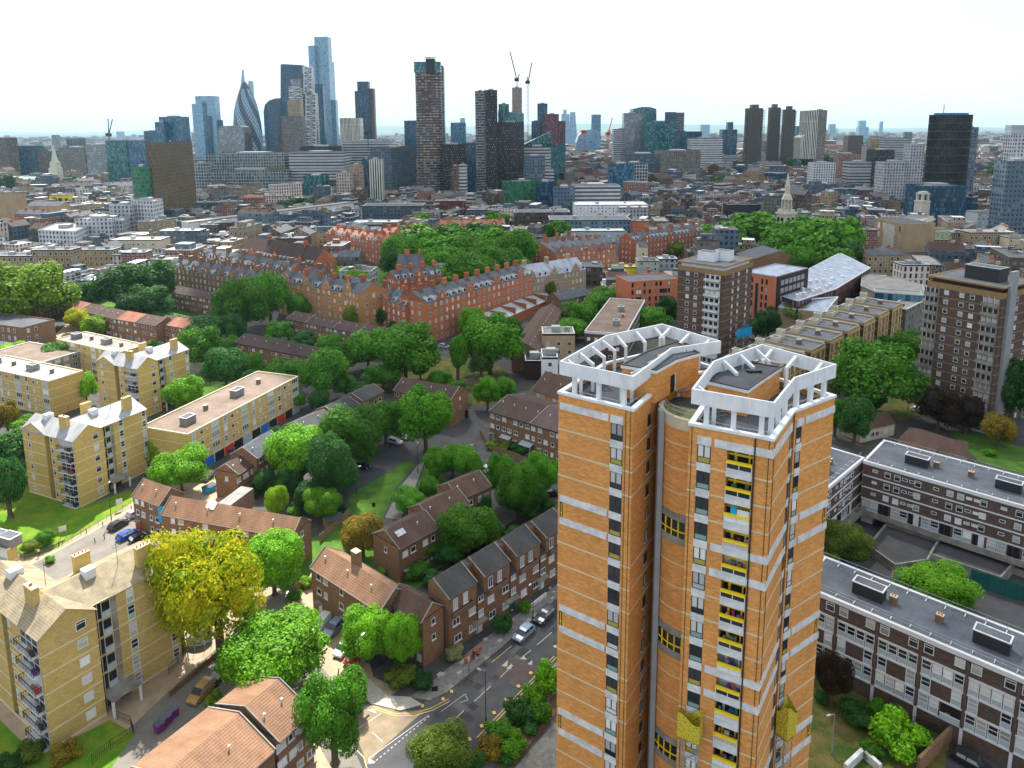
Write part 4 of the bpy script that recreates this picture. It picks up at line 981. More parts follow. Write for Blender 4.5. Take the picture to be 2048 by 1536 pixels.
t, L_, W_ = flatblock('low grey walkway block with brownish roof at the left picture edge', (-60, 715), (48, 735), (100, 690), h=8, wall='gconc', roof='feltb', parm='wpaint')
w = Wins(t)
for k in range(3): w.face('w2', 1.8, 1.3, (0, 0), (L_, 0), [2+3*i for i in range(int(L_/3))], [k*2.6+.8])
for k in range(3): w.face('w2', 1.8, 1.3, (L_, 0), (L_, W_), [2+3*i for i in range(int(W_/3))], [k*2.6+.8])
w.done()
t, L_, W_ = flatblock('old brown brick terrace with white ground floor and slate roof, at the left picture edge', (-70, 640), (45, 655), (80, 635), h=9.5, wall='brownb', roof='slate', parm='brownb', name='terraced_house_row', cat='house row')
w = Wins(t); w.face('wt', 1., 1.6, (0, 0), (L_, 0), [1.8+3.2*i for i in range(int(L_/3.2))], [1, 4, 7]); w.face('wt', 1., 1.6, (L_, 0), (L_, W_), [2, 5], [1, 4, 7]); w.done()
mb = MB(); mb.box(0, L_, -.06, 0, 0, 3, 'wpaint'); mb.build('white_ground_floor', t)

# ---- brown and white slab blocks on the right
def bwslab(label, A, B, C, h, fl, mode, ext=1.):
    A_ = G(*A, h); B_ = G(*B, h); o_, a, L_, W_ = frame(A_, B_, G(*C, h)); L_ *= ext
    t = thing('slab_block', label, 'apartment block', (o_.x, o_.y, 0), a, 'brown and white slab blocks on the right'); occ(t, L_, W_)
    f = [(0, 0), (L_, 0), (L_, W_), (0, W_)]; g0 = 2.7
    wm = MB(); wm.prism(f, g0 if mode == 'deck' else 0, h-.5, 'purpb', None, True)
    if mode == 'deck': wm.prism([(0, 2.2), (L_, 2.2), (L_, W_), (0, W_)], 0, g0, 'gconc')
    wm.build('wall', t)
    rm = MB(); rm.poly([(x, y, h-.12) for x, y in inset(f, .3)], 'felt'); rm.build('roof', t)
    pm = MB(); pm.ring(inset(f, -.15), .5, h-.55, h+.05, 'wpaint'); pm.build('parapet', t)
    fh = (h-.5-g0)/fl; bw = 5.6; nb = int(L_/bw); w = Wins(t); bd = MB(); pi = MB()
    for k in range(fl+1): bd.box(0, L_, -.14, 0, g0+k*fh-.14, g0+k*fh+.1, 'wpaint')
    bd.build('floor_band', t)
    rr = random.Random(4)
    if mode == 'glaz':
        for i in range(nb+1):
            x = i*bw
            pi.box(x-.18, x+.18, -.2, 0, g0, h-.6, 'purpb')
            if i < nb:
                for k in range(fl):
                    z = g0+k*fh+.12; hh = fh-.3
                    if k == 3: w.face('wt', 1.25, hh-.9, (0, 0), (L_, 0), [x+.95, x+bw-.95], [z+.7])
                    elif k == 1:
                        w.face('qt', 1.2, hh, (0, 0), (L_, 0), [x+.95, x+bw-.95], [z])
                    else:
                        if rr.random() < .6: w.face('qt', 1.2, hh, (0, 0), (L_, 0), [x+.85+1.3*j for j in range(4)], [z])
                        else:
                            w.face('qt', 1.2, hh, (0, 0), (L_, 0), [x+.85+1.3*j for j in range(2)], [z])
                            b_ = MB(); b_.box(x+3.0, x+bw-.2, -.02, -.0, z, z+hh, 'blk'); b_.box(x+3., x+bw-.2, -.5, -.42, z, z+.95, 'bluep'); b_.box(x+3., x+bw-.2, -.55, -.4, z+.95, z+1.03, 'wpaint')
                            b_.box(x+3.6, x+4.2, -.4, -.05, z, z+1., rr.choice(['wood', 'blk', 'greenp', 'terra'])); b_.build('balcony', t)
        for i in range(nb+1):
            c_ = MB(); c_.box(i*bw-.2, i*bw+.2, -.1, .5, 0, g0, 'wpaint'); c_.build('pillar', t)
        gm = MB()
        for i in range(nb): gm.box(i*bw+.5, i*bw+3.2, 1.9, 2.19, 0, 2.4, 'wpaint'); gm.box(i*bw+1.3, i*bw+2.3, 1.85, 1.9, 1.2, 1.7, 'darkg')
        gm.build('ground_floor_panel', t)
    else:
        for i in range(nb):
            x = i*bw
            for k in range(1, fl):
                z = g0+k*fh+fh*.32
                w.face('wt', 1.15, 1.25, (0, 0), (L_, 0), [x+.9, x+bw-.9] if i % 2 else [x+bw-.9], [z-.15]); w.face('w', 1.0, .6, (0, 0), (L_, 0), [x+2.3], [z+.3])
                if i % 2: w.face('w', 1.0, .6, (0, 0), (L_, 0), [x+3.6], [z+.3])
            z = g0+.1; w.face('qt', 1.5, fh-.3, (0, 0), (L_, 0), [x+1.0, x+2.6], [z])
            d = MB(); d.box(x+3.6, x+4.3, -.06, 0, g0+.1, g0+fh-.2, 'blk'); d.box(x+4.45, x+5.4, -.07, 0, g0+.1, g0+fh-.2, 'wpaint' if i % 2 else 'blk'); d.build('door', t)
            d = MB(); d.box(x+.3, x+2.6, -.08, 0, 0, 2.3, ['wpaint', 'dconc', 'blk'][i % 3]); d.build('garage_door', t)
            d = MB(); d.box(x+3.0, x+5.3, -.08, 0, 0, 2.3, ['blk', 'dconc', 'wpaint'][i % 3]); d.build('garage_door', t)
        dk = MB(); dk.box(-.3, L_, -2.0, 0, g0-.25, g0, 'gconc'); dk.box(-.3, L_, -2.0, -1.85, g0, g0+1.0, 'gconc'); dk.build('walkway', t)
    w.done(); pi.build('pier', t) if pi.v else None
    rooftop(t, [(L_*.18, W_*.35, 4.2, 2., 1.7, 'darkg'), (L_*.62, W_*.35, 4.2, 2., 1.7, 'darkg')], h)
    for u in (.33, .5, .8): chimney(t, L_*u, W_*.5, h-.2, h+1.1, 1., .8, 'brownb2', 0, 2)
    rl = MB(); n = int(L_/2.5)
    for y in (.6, W_-.6):
        rl.bar((0, y, h+1.), (L_, y, h+1.), .05, .05, 'grey'); rl.bar((0, y, h+.5), (L_, y, h+.5), .05, .05, 'grey')
        for i in range(n): rl.bar((i*2.5, y, h-.1), (i*2.5, y, h+1.), .05, .05, 'grey'); rl.bar((i*2.5, y, h), (i*2.5, y+(.9 if y < 1 else -.9), h+.0), .12, .1, 'wpaint')
    rl.build('roof_railing', t); return t, L_, W_
bwslab('brown and white slab block with glazed balconies running off the bottom right edge', (1600, 1168), (2048, 1358), (1650, 1113), 13.4, 4, 'glaz', 1.25)
bwslab('brown and white slab block along the far side of the paved court', (1728, 921), (2048, 1012), (1760, 878), 13.4, 4, 'deck', 1.3)
bwslab('short brown and white wing of the paved court, partly behind the orange tower', (1560, 1055), (1728, 915), (1560, 960), 13.0, 4, 'deck')
# courtyard: raised decks, ramp walls, steps, netting fence
def wallpx(name, pts, h, w, mat, label, cat='wall', z=0.):
    mb = MB()
    for p, q in zip(pts, pts[1:]):
        a, b_ = G(*p, z), G(*q, z); mb.bar((*a, z+h/2), (*b_, z+h/2), w, h, mat)
    return tag(mb.build(name), label, cat)
flat('courtyard', 'asph', [(1640, 1010), (1728, 990), (2080, 1150), (2080, 1330), (1640, 1130)], .02)
mb = MB(); q = [G(*p, 1.4) for p in ((1735, 1095), (1772, 1050), (1880, 1085), (1855, 1125), (1790, 1135))]; mb.prism(q[::-1], 0, 1.4, 'gconc', 'asph'); mb.ring(q, .3, 1.4, 2.0, 'gconc'); tag(mb.build('raised_deck'), 'raised paved deck with low concrete parapet in the court behind the orange tower', 'deck')
mb = MB(); q = [G(*p, 1.6) for p in ((1858, 1112), (1878, 1078), (2030, 1130), (2002, 1160))]; mb.prism(q[::-1], 0, 1.6, 'gconc', 'asph'); mb.ring(q, .3, 1.6, 2.2, 'gconc'); tag(mb.build('raised_deck'), 'long raised concrete planter deck on the right of the court', 'deck')
wallpx('ramp_wall', [(1705, 1030), (1785, 1060), (1900, 1100), (2060, 1160)], 1.4, .35, 'gconc', 'long weathered concrete parapet of the court below the far slab block')
mb = MB(); a = G(1787, 1138); b_ = G(1840, 1155); v = (Vector(b_)-Vector(a)); n = Vector((-v.y, v.x)).normalized()
for k in range(8): p = Vector(a)-n*k*.4; q = p+v; mb.prism([tuple(p), tuple(q), tuple(q-n*.4), tuple(p-n*.4)], 0, 1.3-k*.16, 'gconc', 'pave')
tag(mb.build('steps'), 'flight of wide concrete steps down into the court', 'steps')
def netfence(label, pts, h, mat='teal'):
    t = thing('mesh_fence', label, 'fence', G(*pts[0], 0)); o0 = t.location
    pb = MB(); nb = MB()
    for p, q in zip(pts, pts[1:]):
        a, b_ = Vector(G(*p)), Vector(G(*q)); n = max(1, int((b_-a).length/2.5))
        for i in range(n+1): c = a+(b_-a)*i/n-o0.to_2d(); pb.bar((c.x, c.y, 0), (c.x, c.y, h), .08, .08, 'darkg')
        a -= o0.to_2d(); b_ -= o0.to_2d(); nb.bar((a.x, a.y, h/2), (b_.x, b_.y, h/2), .03, h-.1, mat)
    pb.build('fence_post', t); nb.build('netting', t)
netfence('tall dark green ball court fence at the right picture edge', [(1940, 1170), (2080, 1215)], 3.2)
netfence('green netting fence beside the concrete steps in the court', [(1825, 1195), (1850, 1140)], 2.6)
# nursery school with brown roofs
def schoolwing(label, A, B, C, h, rise, roof='tilebr'):
    A_ = G(*A, h); o_, a, L_, W_ = frame(A_, G(*B, h), G(*C, h)); t = thing('school_building', label, 'school building', (o_.x, o_.y, 0), a, 'low nursery school wings'); occ(t, L_, W_)
    wm = MB(); wm.prism([(0, 0), (L_, 0), (L_, W_), (0, W_)], 0, h, 'cream'); wm.build('wall', t)
    rm = MB(); gable(rm, 0, L_, 0, W_, h, rise, roof, 'woodd'); rm.build('roof', t)
    w = Wins(t); w.face('w2', 1.3, 1.4, (0, 0), (L_, 0), [1.2+1.6*i for i in range(int(L_/1.6)-1)], [.9]); w.done()
schoolwing('long low school wing with ridged brown roof and a row of white windows', (1795, 880), (1868, 905), (1880, 870), 3.6, 1.8)
schoolwing('right hand low school wing with brown hipped roof beside the green playground', (1878, 905), (1935, 915), (1895, 880), 3.6, 2.2)
schoolwing('left hand low school wing with brown roof beside the dark trees', (1722, 860), (1790, 845), (1700, 840), 3.6, 2.2)
# ---------------- skyline
F = lambda *a, **k: facade(*a, **k)
M['f_blue'] = F('blue_curtain_wall', (.02, .09, .16), (.014, .09, .18), 1.6, 3.9, .86, .8, light=.35, lit=(.18, .38, .50), grough=.15)
M['f_dblue'] = F('dark_blue_curtain_wall', (.008, .035, .07), (.010, .055, .11), 1.6, 3.9, .84, .8, light=.25, lit=(.10, .24, .36))
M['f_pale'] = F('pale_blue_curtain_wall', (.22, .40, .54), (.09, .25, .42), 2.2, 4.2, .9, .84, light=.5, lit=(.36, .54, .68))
M['f_teal'] = F('teal_curtain_wall', (.012, .075, .09), (.006, .08, .105), 1.8, 3.8, .86, .8, light=.35, lit=(.14, .42, .44))
M['f_green'] = F('green_curtain_wall', (.03, .12, .07), (.015, .12, .06), 2., 3.2, .86, .72, light=.3, lit=(.14, .32, .22))
M['f_dark'] = F('black_brown_tower_wall', (.022, .024, .03), (.06, .065, .07), 2.6, 3.1, .42, .6, light=.3, lit=(.34, .34, .30), shift=.37)
M['f_bal'] = F('dark_tower_balcony_wall', (.03, .03, .033), (.05, .06, .07), 3.2, 3.1, .7, .5, light=.3, lit=(.3, .36, .4), hstripe=(.34, .38, .42))
M['f_brown'] = F('bronze_tower_wall', (.16, .105, .055), (.03, .025, .02), 3.6, 3.2, .40, .74, light=.12, lit=(.25, .22, .16), shift=.43)
M['f_grid'] = F('white_grid_wall', (.42, .48, .50), (.035, .055, .065), 3.4, 4., .86, .86, light=.2, lit=(.2, .26, .28))
M['f_strip'] = F('white_strip_wall', (.40, .43, .45), (.03, .04, .05), 400., 3.8, .999, .42, light=.1)
M['f_fin'] = F('vertical_fin_wall', (.62, .62, .55), (.03, .05, .05), 2.6, 90., .6, .995, light=.1)
M['f_cream'] = F('cream_punched_wall', (.58, .52, .47), (.04, .04, .045), 2.8, 3.4, .42, .7, light=.1)
M['f_white'] = F('white_punched_wall', (.44, .46, .49), (.04, .06, .08), 3.0, 3.1, .5, .62, light=.25)
M['f_tan'] = F('tan_punched_wall', (.26, .185, .095), (.04, .04, .04), 3.0, 3.3, .42, .55, light=.25, frame=(.5, .5, .45))
M['f_red'] = F('red_punched_wall', (.19, .065, .042), (.05, .05, .055), 2.7, 3.2, .42, .5, light=.4, frame=(.5, .48, .45))
M['f_dred'] = F('dark_red_grid_wall', (.13, .022, .025), (.05, .07, .09), 2.4, 3.4, .5, .75, light=.3, lit=(.25, .3, .35))
M['f_stone'] = F('grey_stone_wall', (.16, .155, .145), (.05, .06, .065), 3.2, 3.4, .45, .5, light=.25)
M['f_gbrown'] = F('brown_office_wall', (.105, .08, .066), (.03, .035, .04), 3.2, 3.4, .5, .5, light=.25)
M['f_barb'] = F('concrete_tower_wall', (.085, .07, .06), (.03, .03, .03), 3.4, 3., .5, .5, light=.15, lit=(.25, .24, .2), hstripe=(.15, .125, .105))
M['f_prin'] = F('rust_and_glass_wall', (.085, .042, .02), (.02, .05, .065), 4.2, 3.5, .7, .6, light=.42, lit=(.36, .42, .42))
M['f_oval'] = F('dark_rib_wall', (.008, .018, .024), (.012, .03, .035), 2., 3.3, .6, .8, light=.22, lit=(.09, .13, .13), grough=.25)
M['f_slate'] = F('slate_blue_wall', (.075, .115, .16), (.03, .04, .05), 3., 3.4, .5, .5, light=.2)
M['f_silver'] = F('silver_panel_wall', (.22, .25, .28), (.17, .20, .23), 3.5, 4., .9, .9, light=.5, lit=(.26, .29, .32))
M['f_t42'] = F('bronze_rib_wall', (.10, .075, .07), (.035, .035, .045), 1.2, 140., .45, .99, light=.1)
M['f_lat'] = F('lattice_core_wall', (.40, .41, .38), (.06, .07, .075), 6., 4.2, .8, .7, light=.2)
PROT = [(380, 405, 715, 620), (1540, 340, 1600, 484), (1745, 380, 1875, 560), (1465, 455, 1550, 440), (1868, 455, 1905, 500)]
def foot_px(xl, xr, yt, D, xm=None, k=1., dep=None):
    L_, R_ = atD(xl, yt, D), atD(xr, yt, D)
    if xm is None:
        dep = dep or max(14, (R_.x-L_.x)*.7); dx = L_.x/D*dep
        return [(L_.x, D), (R_.x, D), (R_.x, D+dep), (L_.x, D+dep)], L_.z
    Mm = atD(xm, yt, D); a = Mm.x-L_.x; b_ = R_.x-Mm.x
    # right angled corner M; outer corners lie on their own sight lines
    dl = k*a; dr = b_/k
    Lx = atD(xl, yt, D+dl); Rx = atD(xr, yt, D+dr)
    return [(Lx.x, Lx.y), (Mm.x, D), (Rx.x, Rx.y), (Lx.x+Rx.x-Mm.x, Lx.y+Rx.y-D)], Mm.z
def sky(label, segs, D, name='office_tower', cat='office tower', group='towers of the skyline', roofm='feltd', extra=None):
    PROT.append((min(s_[0] for s_ in segs)-4, min(s_[2] for s_ in segs), max(s_[1] for s_ in segs)+4, D))
    """segs: list of (xl,xr,ytop,mat[,xm,k,dD,dep])"""
    t = None
    for i, s in enumerate(segs):
        xl, xr, yt, mat = s[:4]; xm = s[4] if len(s) > 4 else None; k = s[5] if len(s) > 5 and s[5] else 1.; dD = (s[6] if len(s) > 6 else 0)+i*2.3; dep = s[7] if len(s) > 7 else None
        f, z = foot_px(xl, xr, yt, D+dD, xm, k, dep)
        if t is None: o = (sum(p[0] for p in f)/4, sum(p[1] for p in f)/4); t = thing(name, label, cat, (o[0], o[1], 0), 0, group); FOOT.append((o[0], o[1], abs(f[1][0]-f[0][0])*.6+10))
        q = [(p[0]-o[0], p[1]-o[1]) for p in f]; mb = MB(); mb.prism(q, 0, z, mat); mb.build('wall', t)
        rb = MB(); rb.poly([(x, y, z-1.) for x, y in q], roofm); sl_ = min(abs(q[1][0]-q[0][0]), abs(q[2][0]-q[0][0]))
        if D < 1400:
            cx_ = sum(p[0] for p in q)/4; cy_ = sum(p[1] for p in q)/4; w_ = sl_*.18; rb.box(cx_-w_, cx_+w_, cy_-w_, cy_+w_, z-1, z+1.6, 'grey')
        rb.build('roof', t)
    t['zt'] = z
    return t, o
# -- left part
sky('brown slab tower cut by the left picture edge on the skyline', [(-20, 34, 276, 'f_gbrown', 12, 1.)], 1150)
sky('lower dark and brown block beside the brown slab tower at the far left', [(30, 70, 292, 'f_dblue'), (34, 78, 300, 'f_gbrown')], 1180)
sky('teal glass office behind the small white steeple at far left', [(78, 112, 302, 'f_teal')], 1260)
sky('long pale stone block with stepped roof, left of the blue glass block', [(116, 168, 295, 'f_stone'), (168, 212, 290, 'f_silver'), (205, 246, 292, 'f_stone')], 1150)
sky('slim pale slab poking up left of the long pale stone block', [(103, 112, 270, 'f_silver')], 1700)
sky('little dark turreted block behind the long pale stone block', [(132, 160, 277, 'f_slate')], 1500)
sky('curved blue glass block behind the bronze tower', [(210, 252, 281, 'f_teal'), (248, 292, 281, 'f_blue')], 1050)
sky('vertical striped blue glass tower with stepped top behind the bronze tower', [(309, 328, 244, 'f_blue'), (317, 378, 233, 'f_pale' if 0 else 'f_blue', 362, .4)], 1000)
sky('small dark block left of the striped blue glass tower', [(287, 312, 262, 'f_dblue')], 1300)
bt, bo = sky('bronze coloured slab tower with scattered narrow windows, rising behind the white apartment steps', [(290, 384, 286, 'f_brown', 300, .35)], 600, name='residential_tower', cat='residential tower')
sky('green glass drum with roof plants against the left side of the bronze tower', [(262, 303, 334, 'f_green', 278, .8)], 590, roofm='grassd')
# white stepped apartments
for s in (('tall white apartment step with blue grey top, right under the bronze tower', [(218, 262, 410, 'f_white'), (262, 326, 402, 'f_white', 306, .4)], 560), ('middle white apartment block with grid windows in front of the bronze tower', [(150, 222, 438, 'f_white'), (184, 262, 440, 'f_white', 244, .3)], 535), ('plain white low end block of the stepped white apartments', [(76, 186, 462, 'f_white', 150, .3)], 505)):
    sky(*s, name='apartment_block', cat='apartment block', group='white stepped apartments', roofm='feltl')
# -- city cluster
sky('stepped pale green glass tower left of the curved silver roof building', [(390, 428, 192, 'f_pale'), (383, 411, 207, 'f_pale', 405, .4), (404, 437, 204, 'f_blue', 410, .3, -8), (407, 437, 232, 'f_dblue', 420, .4, -14), (425, 441, 240, 'f_dblue')], 1650)
def lathe(label, name, cx_, ytop, D, prof, mat, cat='office tower', n=48, squash=1.):
    T_ = atD(cx_, ytop, D); z = T_.z; t = thing(name, label, cat, (T_.x, D, 0), 0, 'towers of the skyline'); FOOT.append((T_.x, D, 40)); mb = MB()
    for (z0, r0), (z1, r1) in zip(prof, prof[1:]):
        for i in range(n):
            a0, a1 = 2*math.pi*i/n, 2*math.pi*(i+1)/n; u0 = i*3.; u1 = u0+3.
            mb.poly([(r0*math.cos(a0), r0*squash*math.sin(a0), z0*z), (r0*math.cos(a1), r0*squash*math.sin(a1), z0*z), (r1*math.cos(a1), r1*squash*math.sin(a1), z1*z), (r1*math.cos(a0), r1*squash*math.sin(a0), z1*z)], mat, [(u0, z0*z), (u1, z0*z), (u1, z1*z), (u0, z1*z)])
    mb.build('wall', t, smooth=False); return t, z
b = NB('spiral_glass'); sp_ = b.n('SeparateXYZ', {0: b.co('UV')}); U = b.math('DIVIDE', sp_.outputs[0], 144.); V = b.math('DIVIDE', sp_.outputs[1], 180.)
s1 = b.math('FRACT', b.math('MULTIPLY', b.math('ADD', U, b.math('MULTIPLY', V, .42)), 6.)); dk = b.math('LESS_THAN', s1, .45)
d1 = b.math('FRACT', b.math('MULTIPLY', b.math('ADD', U, b.math('MULTIPLY', V, .8)), 24.)); d2 = b.math('FRACT', b.math('MULTIPLY', b.math('SUBTRACT', U, b.math('MULTIPLY', V, .8)), 24.))
ln = b.math('MAXIMUM', b.math('LESS_THAN', d1, .12), b.math('LESS_THAN', d2, .12))
c = b.mix(dk, (.05, .16, .27, 1), (.003, .02, .045, 1)); c = b.mix(b.math('MULTIPLY', ln, b.math('SUBTRACT', 1., b.math('MULTIPLY', dk, .8))), c, (.5, .56, .6, 1))
c = b.mix(b.math('GREATER_THAN', V, .93), c, (.01, .03, .05, 1)); M['f_gherkin'] = b.set(col=c, rough=.15, spec=.6)
lathe('dark glass tower shaped like a bullet with spiral bands', 'office_tower', 489, 162, 1600, [(0, 25), (.18, 28.5), (.35, 30), (.5, 29), (.65, 25.5), (.78, 20), (.88, 13.5), (.95, 7.5), (.985, 3), (1., .2)], 'f_gherkin')
# tapered glass spire behind it
def taper(label, xl, xr, xt0, xt1, ytop, D, mat, dep=None, tipdep=4.):
    a, b_, c, d = atD(xl, 290, D), atD(xr, 290, D), atD(xt0, ytop, D), atD(xt1, ytop, D); z = c.z; w = b_.x-a.x; dep = dep or w; o = ((a.x+b_.x)/2, D)
    t = thing('glass_spire', label, 'skyscraper', (o[0], o[1], 0), 0, 'towers of the skyline'); mb = MB()
    lo = [(a.x-o[0], -dep/2*0), (b_.x-o[0], 0), (b_.x-o[0], dep), (a.x-o[0], dep)]; hi = [(c.x-o[0], dep/2-tipdep/2), (d.x-o[0], dep/2-tipdep/2), (d.x-o[0], dep/2+tipdep/2), (c.x-o[0], dep/2+tipdep/2)]
    for i in range(4):
        j = (i+1) % 4; mb.poly([(*lo[i], 0), (*lo[j], 0), (*hi[j], z), (*hi[i], z)], mat, [(0, 0), (w, 0), (w*.6, z), (w*.4, z)])
    mb.poly([(*p, z) for p in hi], mat); mb.build('wall', t); return t
taper('very tall pale glass spire poking up behind the bullet shaped tower', 466, 494, 479.5, 482, 138, 2700, 'f_pale')
taper('leaning pale glass wedge directly behind the bullet shaped tower', 457, 506, 496, 499, 161, 1720, 'f_pale', 30, 20)
def extr(label, pts, D, dep, mat, side=None, name='office_tower', uvw=None):
    """outline in the photo of a building whose side profile is curved, given its own depth"""
    q = [atD(x, y, D) for x, y in pts]; o = (sum(p.x for p in q)/len(q), D); t = thing(name, label, 'office tower', (o[0], D, 0), 0, 'towers of the skyline'); FOOT.append((o[0], D, 30))
    mb = MB(); f = [(p.x-o[0], 0, max(0, p.z)) for p in q]; g = [(x, dep, z) for x, _, z in f]; n = len(f)
    mb.poly(f, mat, [(p[0]+200, p[2]) for p in f]); mb.poly(g[::-1], mat, [(p[0]+200, p[2]) for p in g[::-1]])
    for i in range(n):
        j = (i+1) % n; l = math.dist(f[i], f[j]); mb.poly([f[i], g[i], g[j], f[j]], side or mat, [(0, f[i][2]), (dep, f[i][2]), (dep, f[j][2]), (0, f[j][2])])
    mb.build('wall', t); return t
extr('glass tower with flared rounded top between the bullet shaped tower and the dark wedge tower', [(534, 330), (562, 330), (562, 196), (550, 197), (538, 201), (530, 209), (527, 222), (528, 245)], 1780, 35, 'f_dblue', 'f_pale')
extr('silver office with half round ribbed roof in front of the bullet shaped tower', [(436, 340), (490, 340), (490, 290), (489, 266), (484, 254), (476, 251), (440, 252), (437, 262)], 1350, 40, 'f_silver', 'f_dark')
extr('dark blue sloping wedge tower behind the white lattice towers', [(561, 330), (604, 330), (604, 130), (566, 128), (561, 129)], 1700, 40, 'f_dblue', 'f_blue')
t, o = sky('tallest glass tower of the skyline with two stepped pale tops', [(628, 662, 73, 'f_pale', 655, .25), (616, 660, 91, 'f_pale', 628, .4, -6), (640, 668, 120, 'f_pale', 652, .3, 4), (645, 671, 200, 'f_pale')], 1660)
mb = MB(); 
t, o = sky('slim tower behind white steel bracing in front of the tallest glass tower', [(608, 624, 134, 'f_silver'), (596, 608, 147, 'f_slate'), (612, 632, 187, 'f_lat')], 1500)
mb = MB()
def atl(x, y, D): p = atD(x, y, D); return (p.x-o[0], p.y-o[1], p.z)
for x0, x1, y0, y1 in ((608, 624, 134, 187), (612, 632, 187, 290)):
    n = int((y1-y0)/7)
    for i in range(n+1):
        y = y0+(y1-y0)*i/n; mb.bar(atl(x0, y, 1497), atl(x1, y, 1497), 1., 1., 'white')
        if i < n: y2 = y0+(y1-y0)*(i+1)/n; mb.bar(atl(x0 if i % 2 else x1, y, 1496), atl(x1 if i % 2 else x0, y2, 1496), .9, .9, 'white')
    for x in (x0, x1): mb.bar(atl(x, y0, 1496.5), atl(x, y1, 1496.5), 1.3, 1.3, 'white')
mb.build('bracing', t)
t, o = sky('shorter tower with white diagonal steel bracing in front of the dark wedge tower', [(581, 597, 158, 'f_silver'), (577, 600, 174, 'f_lat')], 1450)
mb = MB()
for i in range(9):
    y = 174+i*7; mb.bar(atl(577, y, 1447), atl(600, y, 1447), .9, .9, 'white'); mb.bar(atl(577 if i % 2 else 600, y, 1447), atl(600 if i % 2 else 577, y+7, 1447), .9, .9, 'white')
mb.build('bracing', t)
sky('brown stone stepped tower at the foot of the white braced towers', [(562, 603, 232, 'f_stone'), (574, 600, 200, 'f_tan'), (556, 600, 260, 'f_gbrown')], 1250)
sky('dark blue slab behind the tallest tower, seen through the gap to its left', [(625, 645, 168, 'f_dblue')], 1600)
sky('striped slab with white vertical fins left of the ribbed brown tower', [(679, 720, 236, 'f_fin')], 1450)
sky('ribbed brown tower with dark cap standing alone right of the tallest tower', [(714, 737, 163, 'f_dblue'), (709, 727, 182, 'f_t42'), (722, 747, 177, 'f_t42')], 1550)
# grids in front
sky('wide white framed glass office, upper storeys, in front of the silver half round roof', [(411, 568, 308, 'f_grid')], 960, name='office_block', cat='office block')
sky('wide white framed glass office with planted setback, lower and nearer', [(384, 412, 326, 'f_grid'), (405, 574, 341, 'f_grid')], 920, name='office_block', cat='office block', roofm='grassd')
sky('office with long white horizontal window bands and rounded corner', [(577, 686, 305, 'f_strip'), (580, 686, 309, 'f_grid')], 940, name='office_block', cat='office block')
sky('blackish plant topped office behind the banded office', [(600, 672, 293, 'f_dark')], 1050, name='office_block', cat='office block')
sky('pale office with stepped terraces right of the banded office', [(684, 770, 282, 'f_strip'), (700, 740, 292, 'f_silver')], 1080, name='office_block', cat='office block')
sky('grey green glass block with slanted white braces', [(740, 832, 295, 'f_slate', 782, .5)], 900, name='office_block', cat='office block')
sky('cream narrow window hotel block above the railway wall', [(672, 702, 346, 'f_cream'), (632, 668, 375, 'f_cream')], 790, name='hotel_block', cat='hotel')
sky('dark green low glass block beside the cream hotel', [(606, 650, 352, 'f_teal')], 830, name='office_block', cat='office block')
sky('tan slab block with plain side wall between the hotel and the finned block', [(698, 728, 330, 'f_tan', 722, .3)], 800, name='office_block', cat='office block')
sky('block with tall pale vertical fins and dark glass side', [(724, 736, 318, 'f_dblue'), (734, 763, 319, 'f_fin')], 810, name='office_block', cat='office block')
sky('small grey brown block in front of the tan slab', [(702, 730, 380, 'f_gbrown')], 770, name='office_block', cat='office block')
# principal tower: rounded, with projecting floor lines
def roundtower(label, xl, xr, ytop, D, mat, floors, col, ledge='wpaint', cap=None, sq=.62, led=.8):
    a, b_ = atD(xl, ytop, D), atD(xr, ytop, D); rx = (b_.x-a.x)/2; z = a.z; o = ((a.x+b_.x)/2, D); t = thing('residential_tower', label, 'tower', (o[0]*(D+rx*sq)/D, D+rx*sq, 0), 0, 'towers of the skyline'); FOOT.append((o[0], D+rx, rx+15))
    def ell(s): 
        out = []
        for i in range(36):
            an = 2*math.pi*i/36; cx_, sx_ = math.cos(an), math.sin(an); e = .55
            out.append((math.copysign(abs(cx_)**e, cx_)*rx*s, math.copysign(abs(sx_)**e, sx_)*rx*sq*s))
        return out
    mb = MB(); mb.prism(ell(.97), 0, z, mat, 'feltd'); mb.build('wall', t); lb = MB()
    for k in range(1, floors+1): zz = z*k/floors; lb.prism(ell(1.), zz-led*.5, zz, ledge, ledge, True)
    lb.build('floor_ledge', t); return t, rx, z
t, rx, z = roundtower('tall rust and glass tower with close floor lines in the middle of the skyline', 829, 883, 124, 900, 'f_prin', 50, 0, 'conc', led=.45)
mb = MB(); mb.box(-rx*.1, rx*.55, -rx*.7, rx*.2, z-14, z+4, 'darkg'); mb.box(-rx*.98, -rx*.1, -rx*.63, 0, z-12, z+.2, 'f_teal'); mb.box(rx*.55, rx*.98, -rx*.63, 0, z-12, z+.2, 'f_teal'); mb.box(-rx*.5, rx*.2, -rx*.68, 0, z*.62, z-14, 'f_prin'); mb.bar((-4, 0, z+6), (10, 0, z+6.5), .8, .8, 'dred' if 0 else 'darkg'); mb.bar((2, 0, z+3), (2, 0, z+6), .5, .5, 'darkg'); mb.build('crown', t)
sky('thin pale slab right behind the tall rust and glass tower', [(876, 887, 132, 'f_silver')], 930)
sky('dark blue slab left of the tall rust and glass tower', [(808, 833, 241, 'f_dblue')], 1500)
sky('small square blue glass tower between the two tallest middle towers', [(901, 931, 245, 'f_blue')], 1500)
sky('black office blocks at the foot of the tall rust and glass tower', [(884, 930, 289, 'f_dark'), (925, 952, 286, 'f_dblue')], 880, name='office_block', cat='office block')
sky('little grey tower with white balcony lines in front of the black offices', [(902, 917, 332, 'f_gbrown'), (917, 933, 330, 'f_strip')], 820)
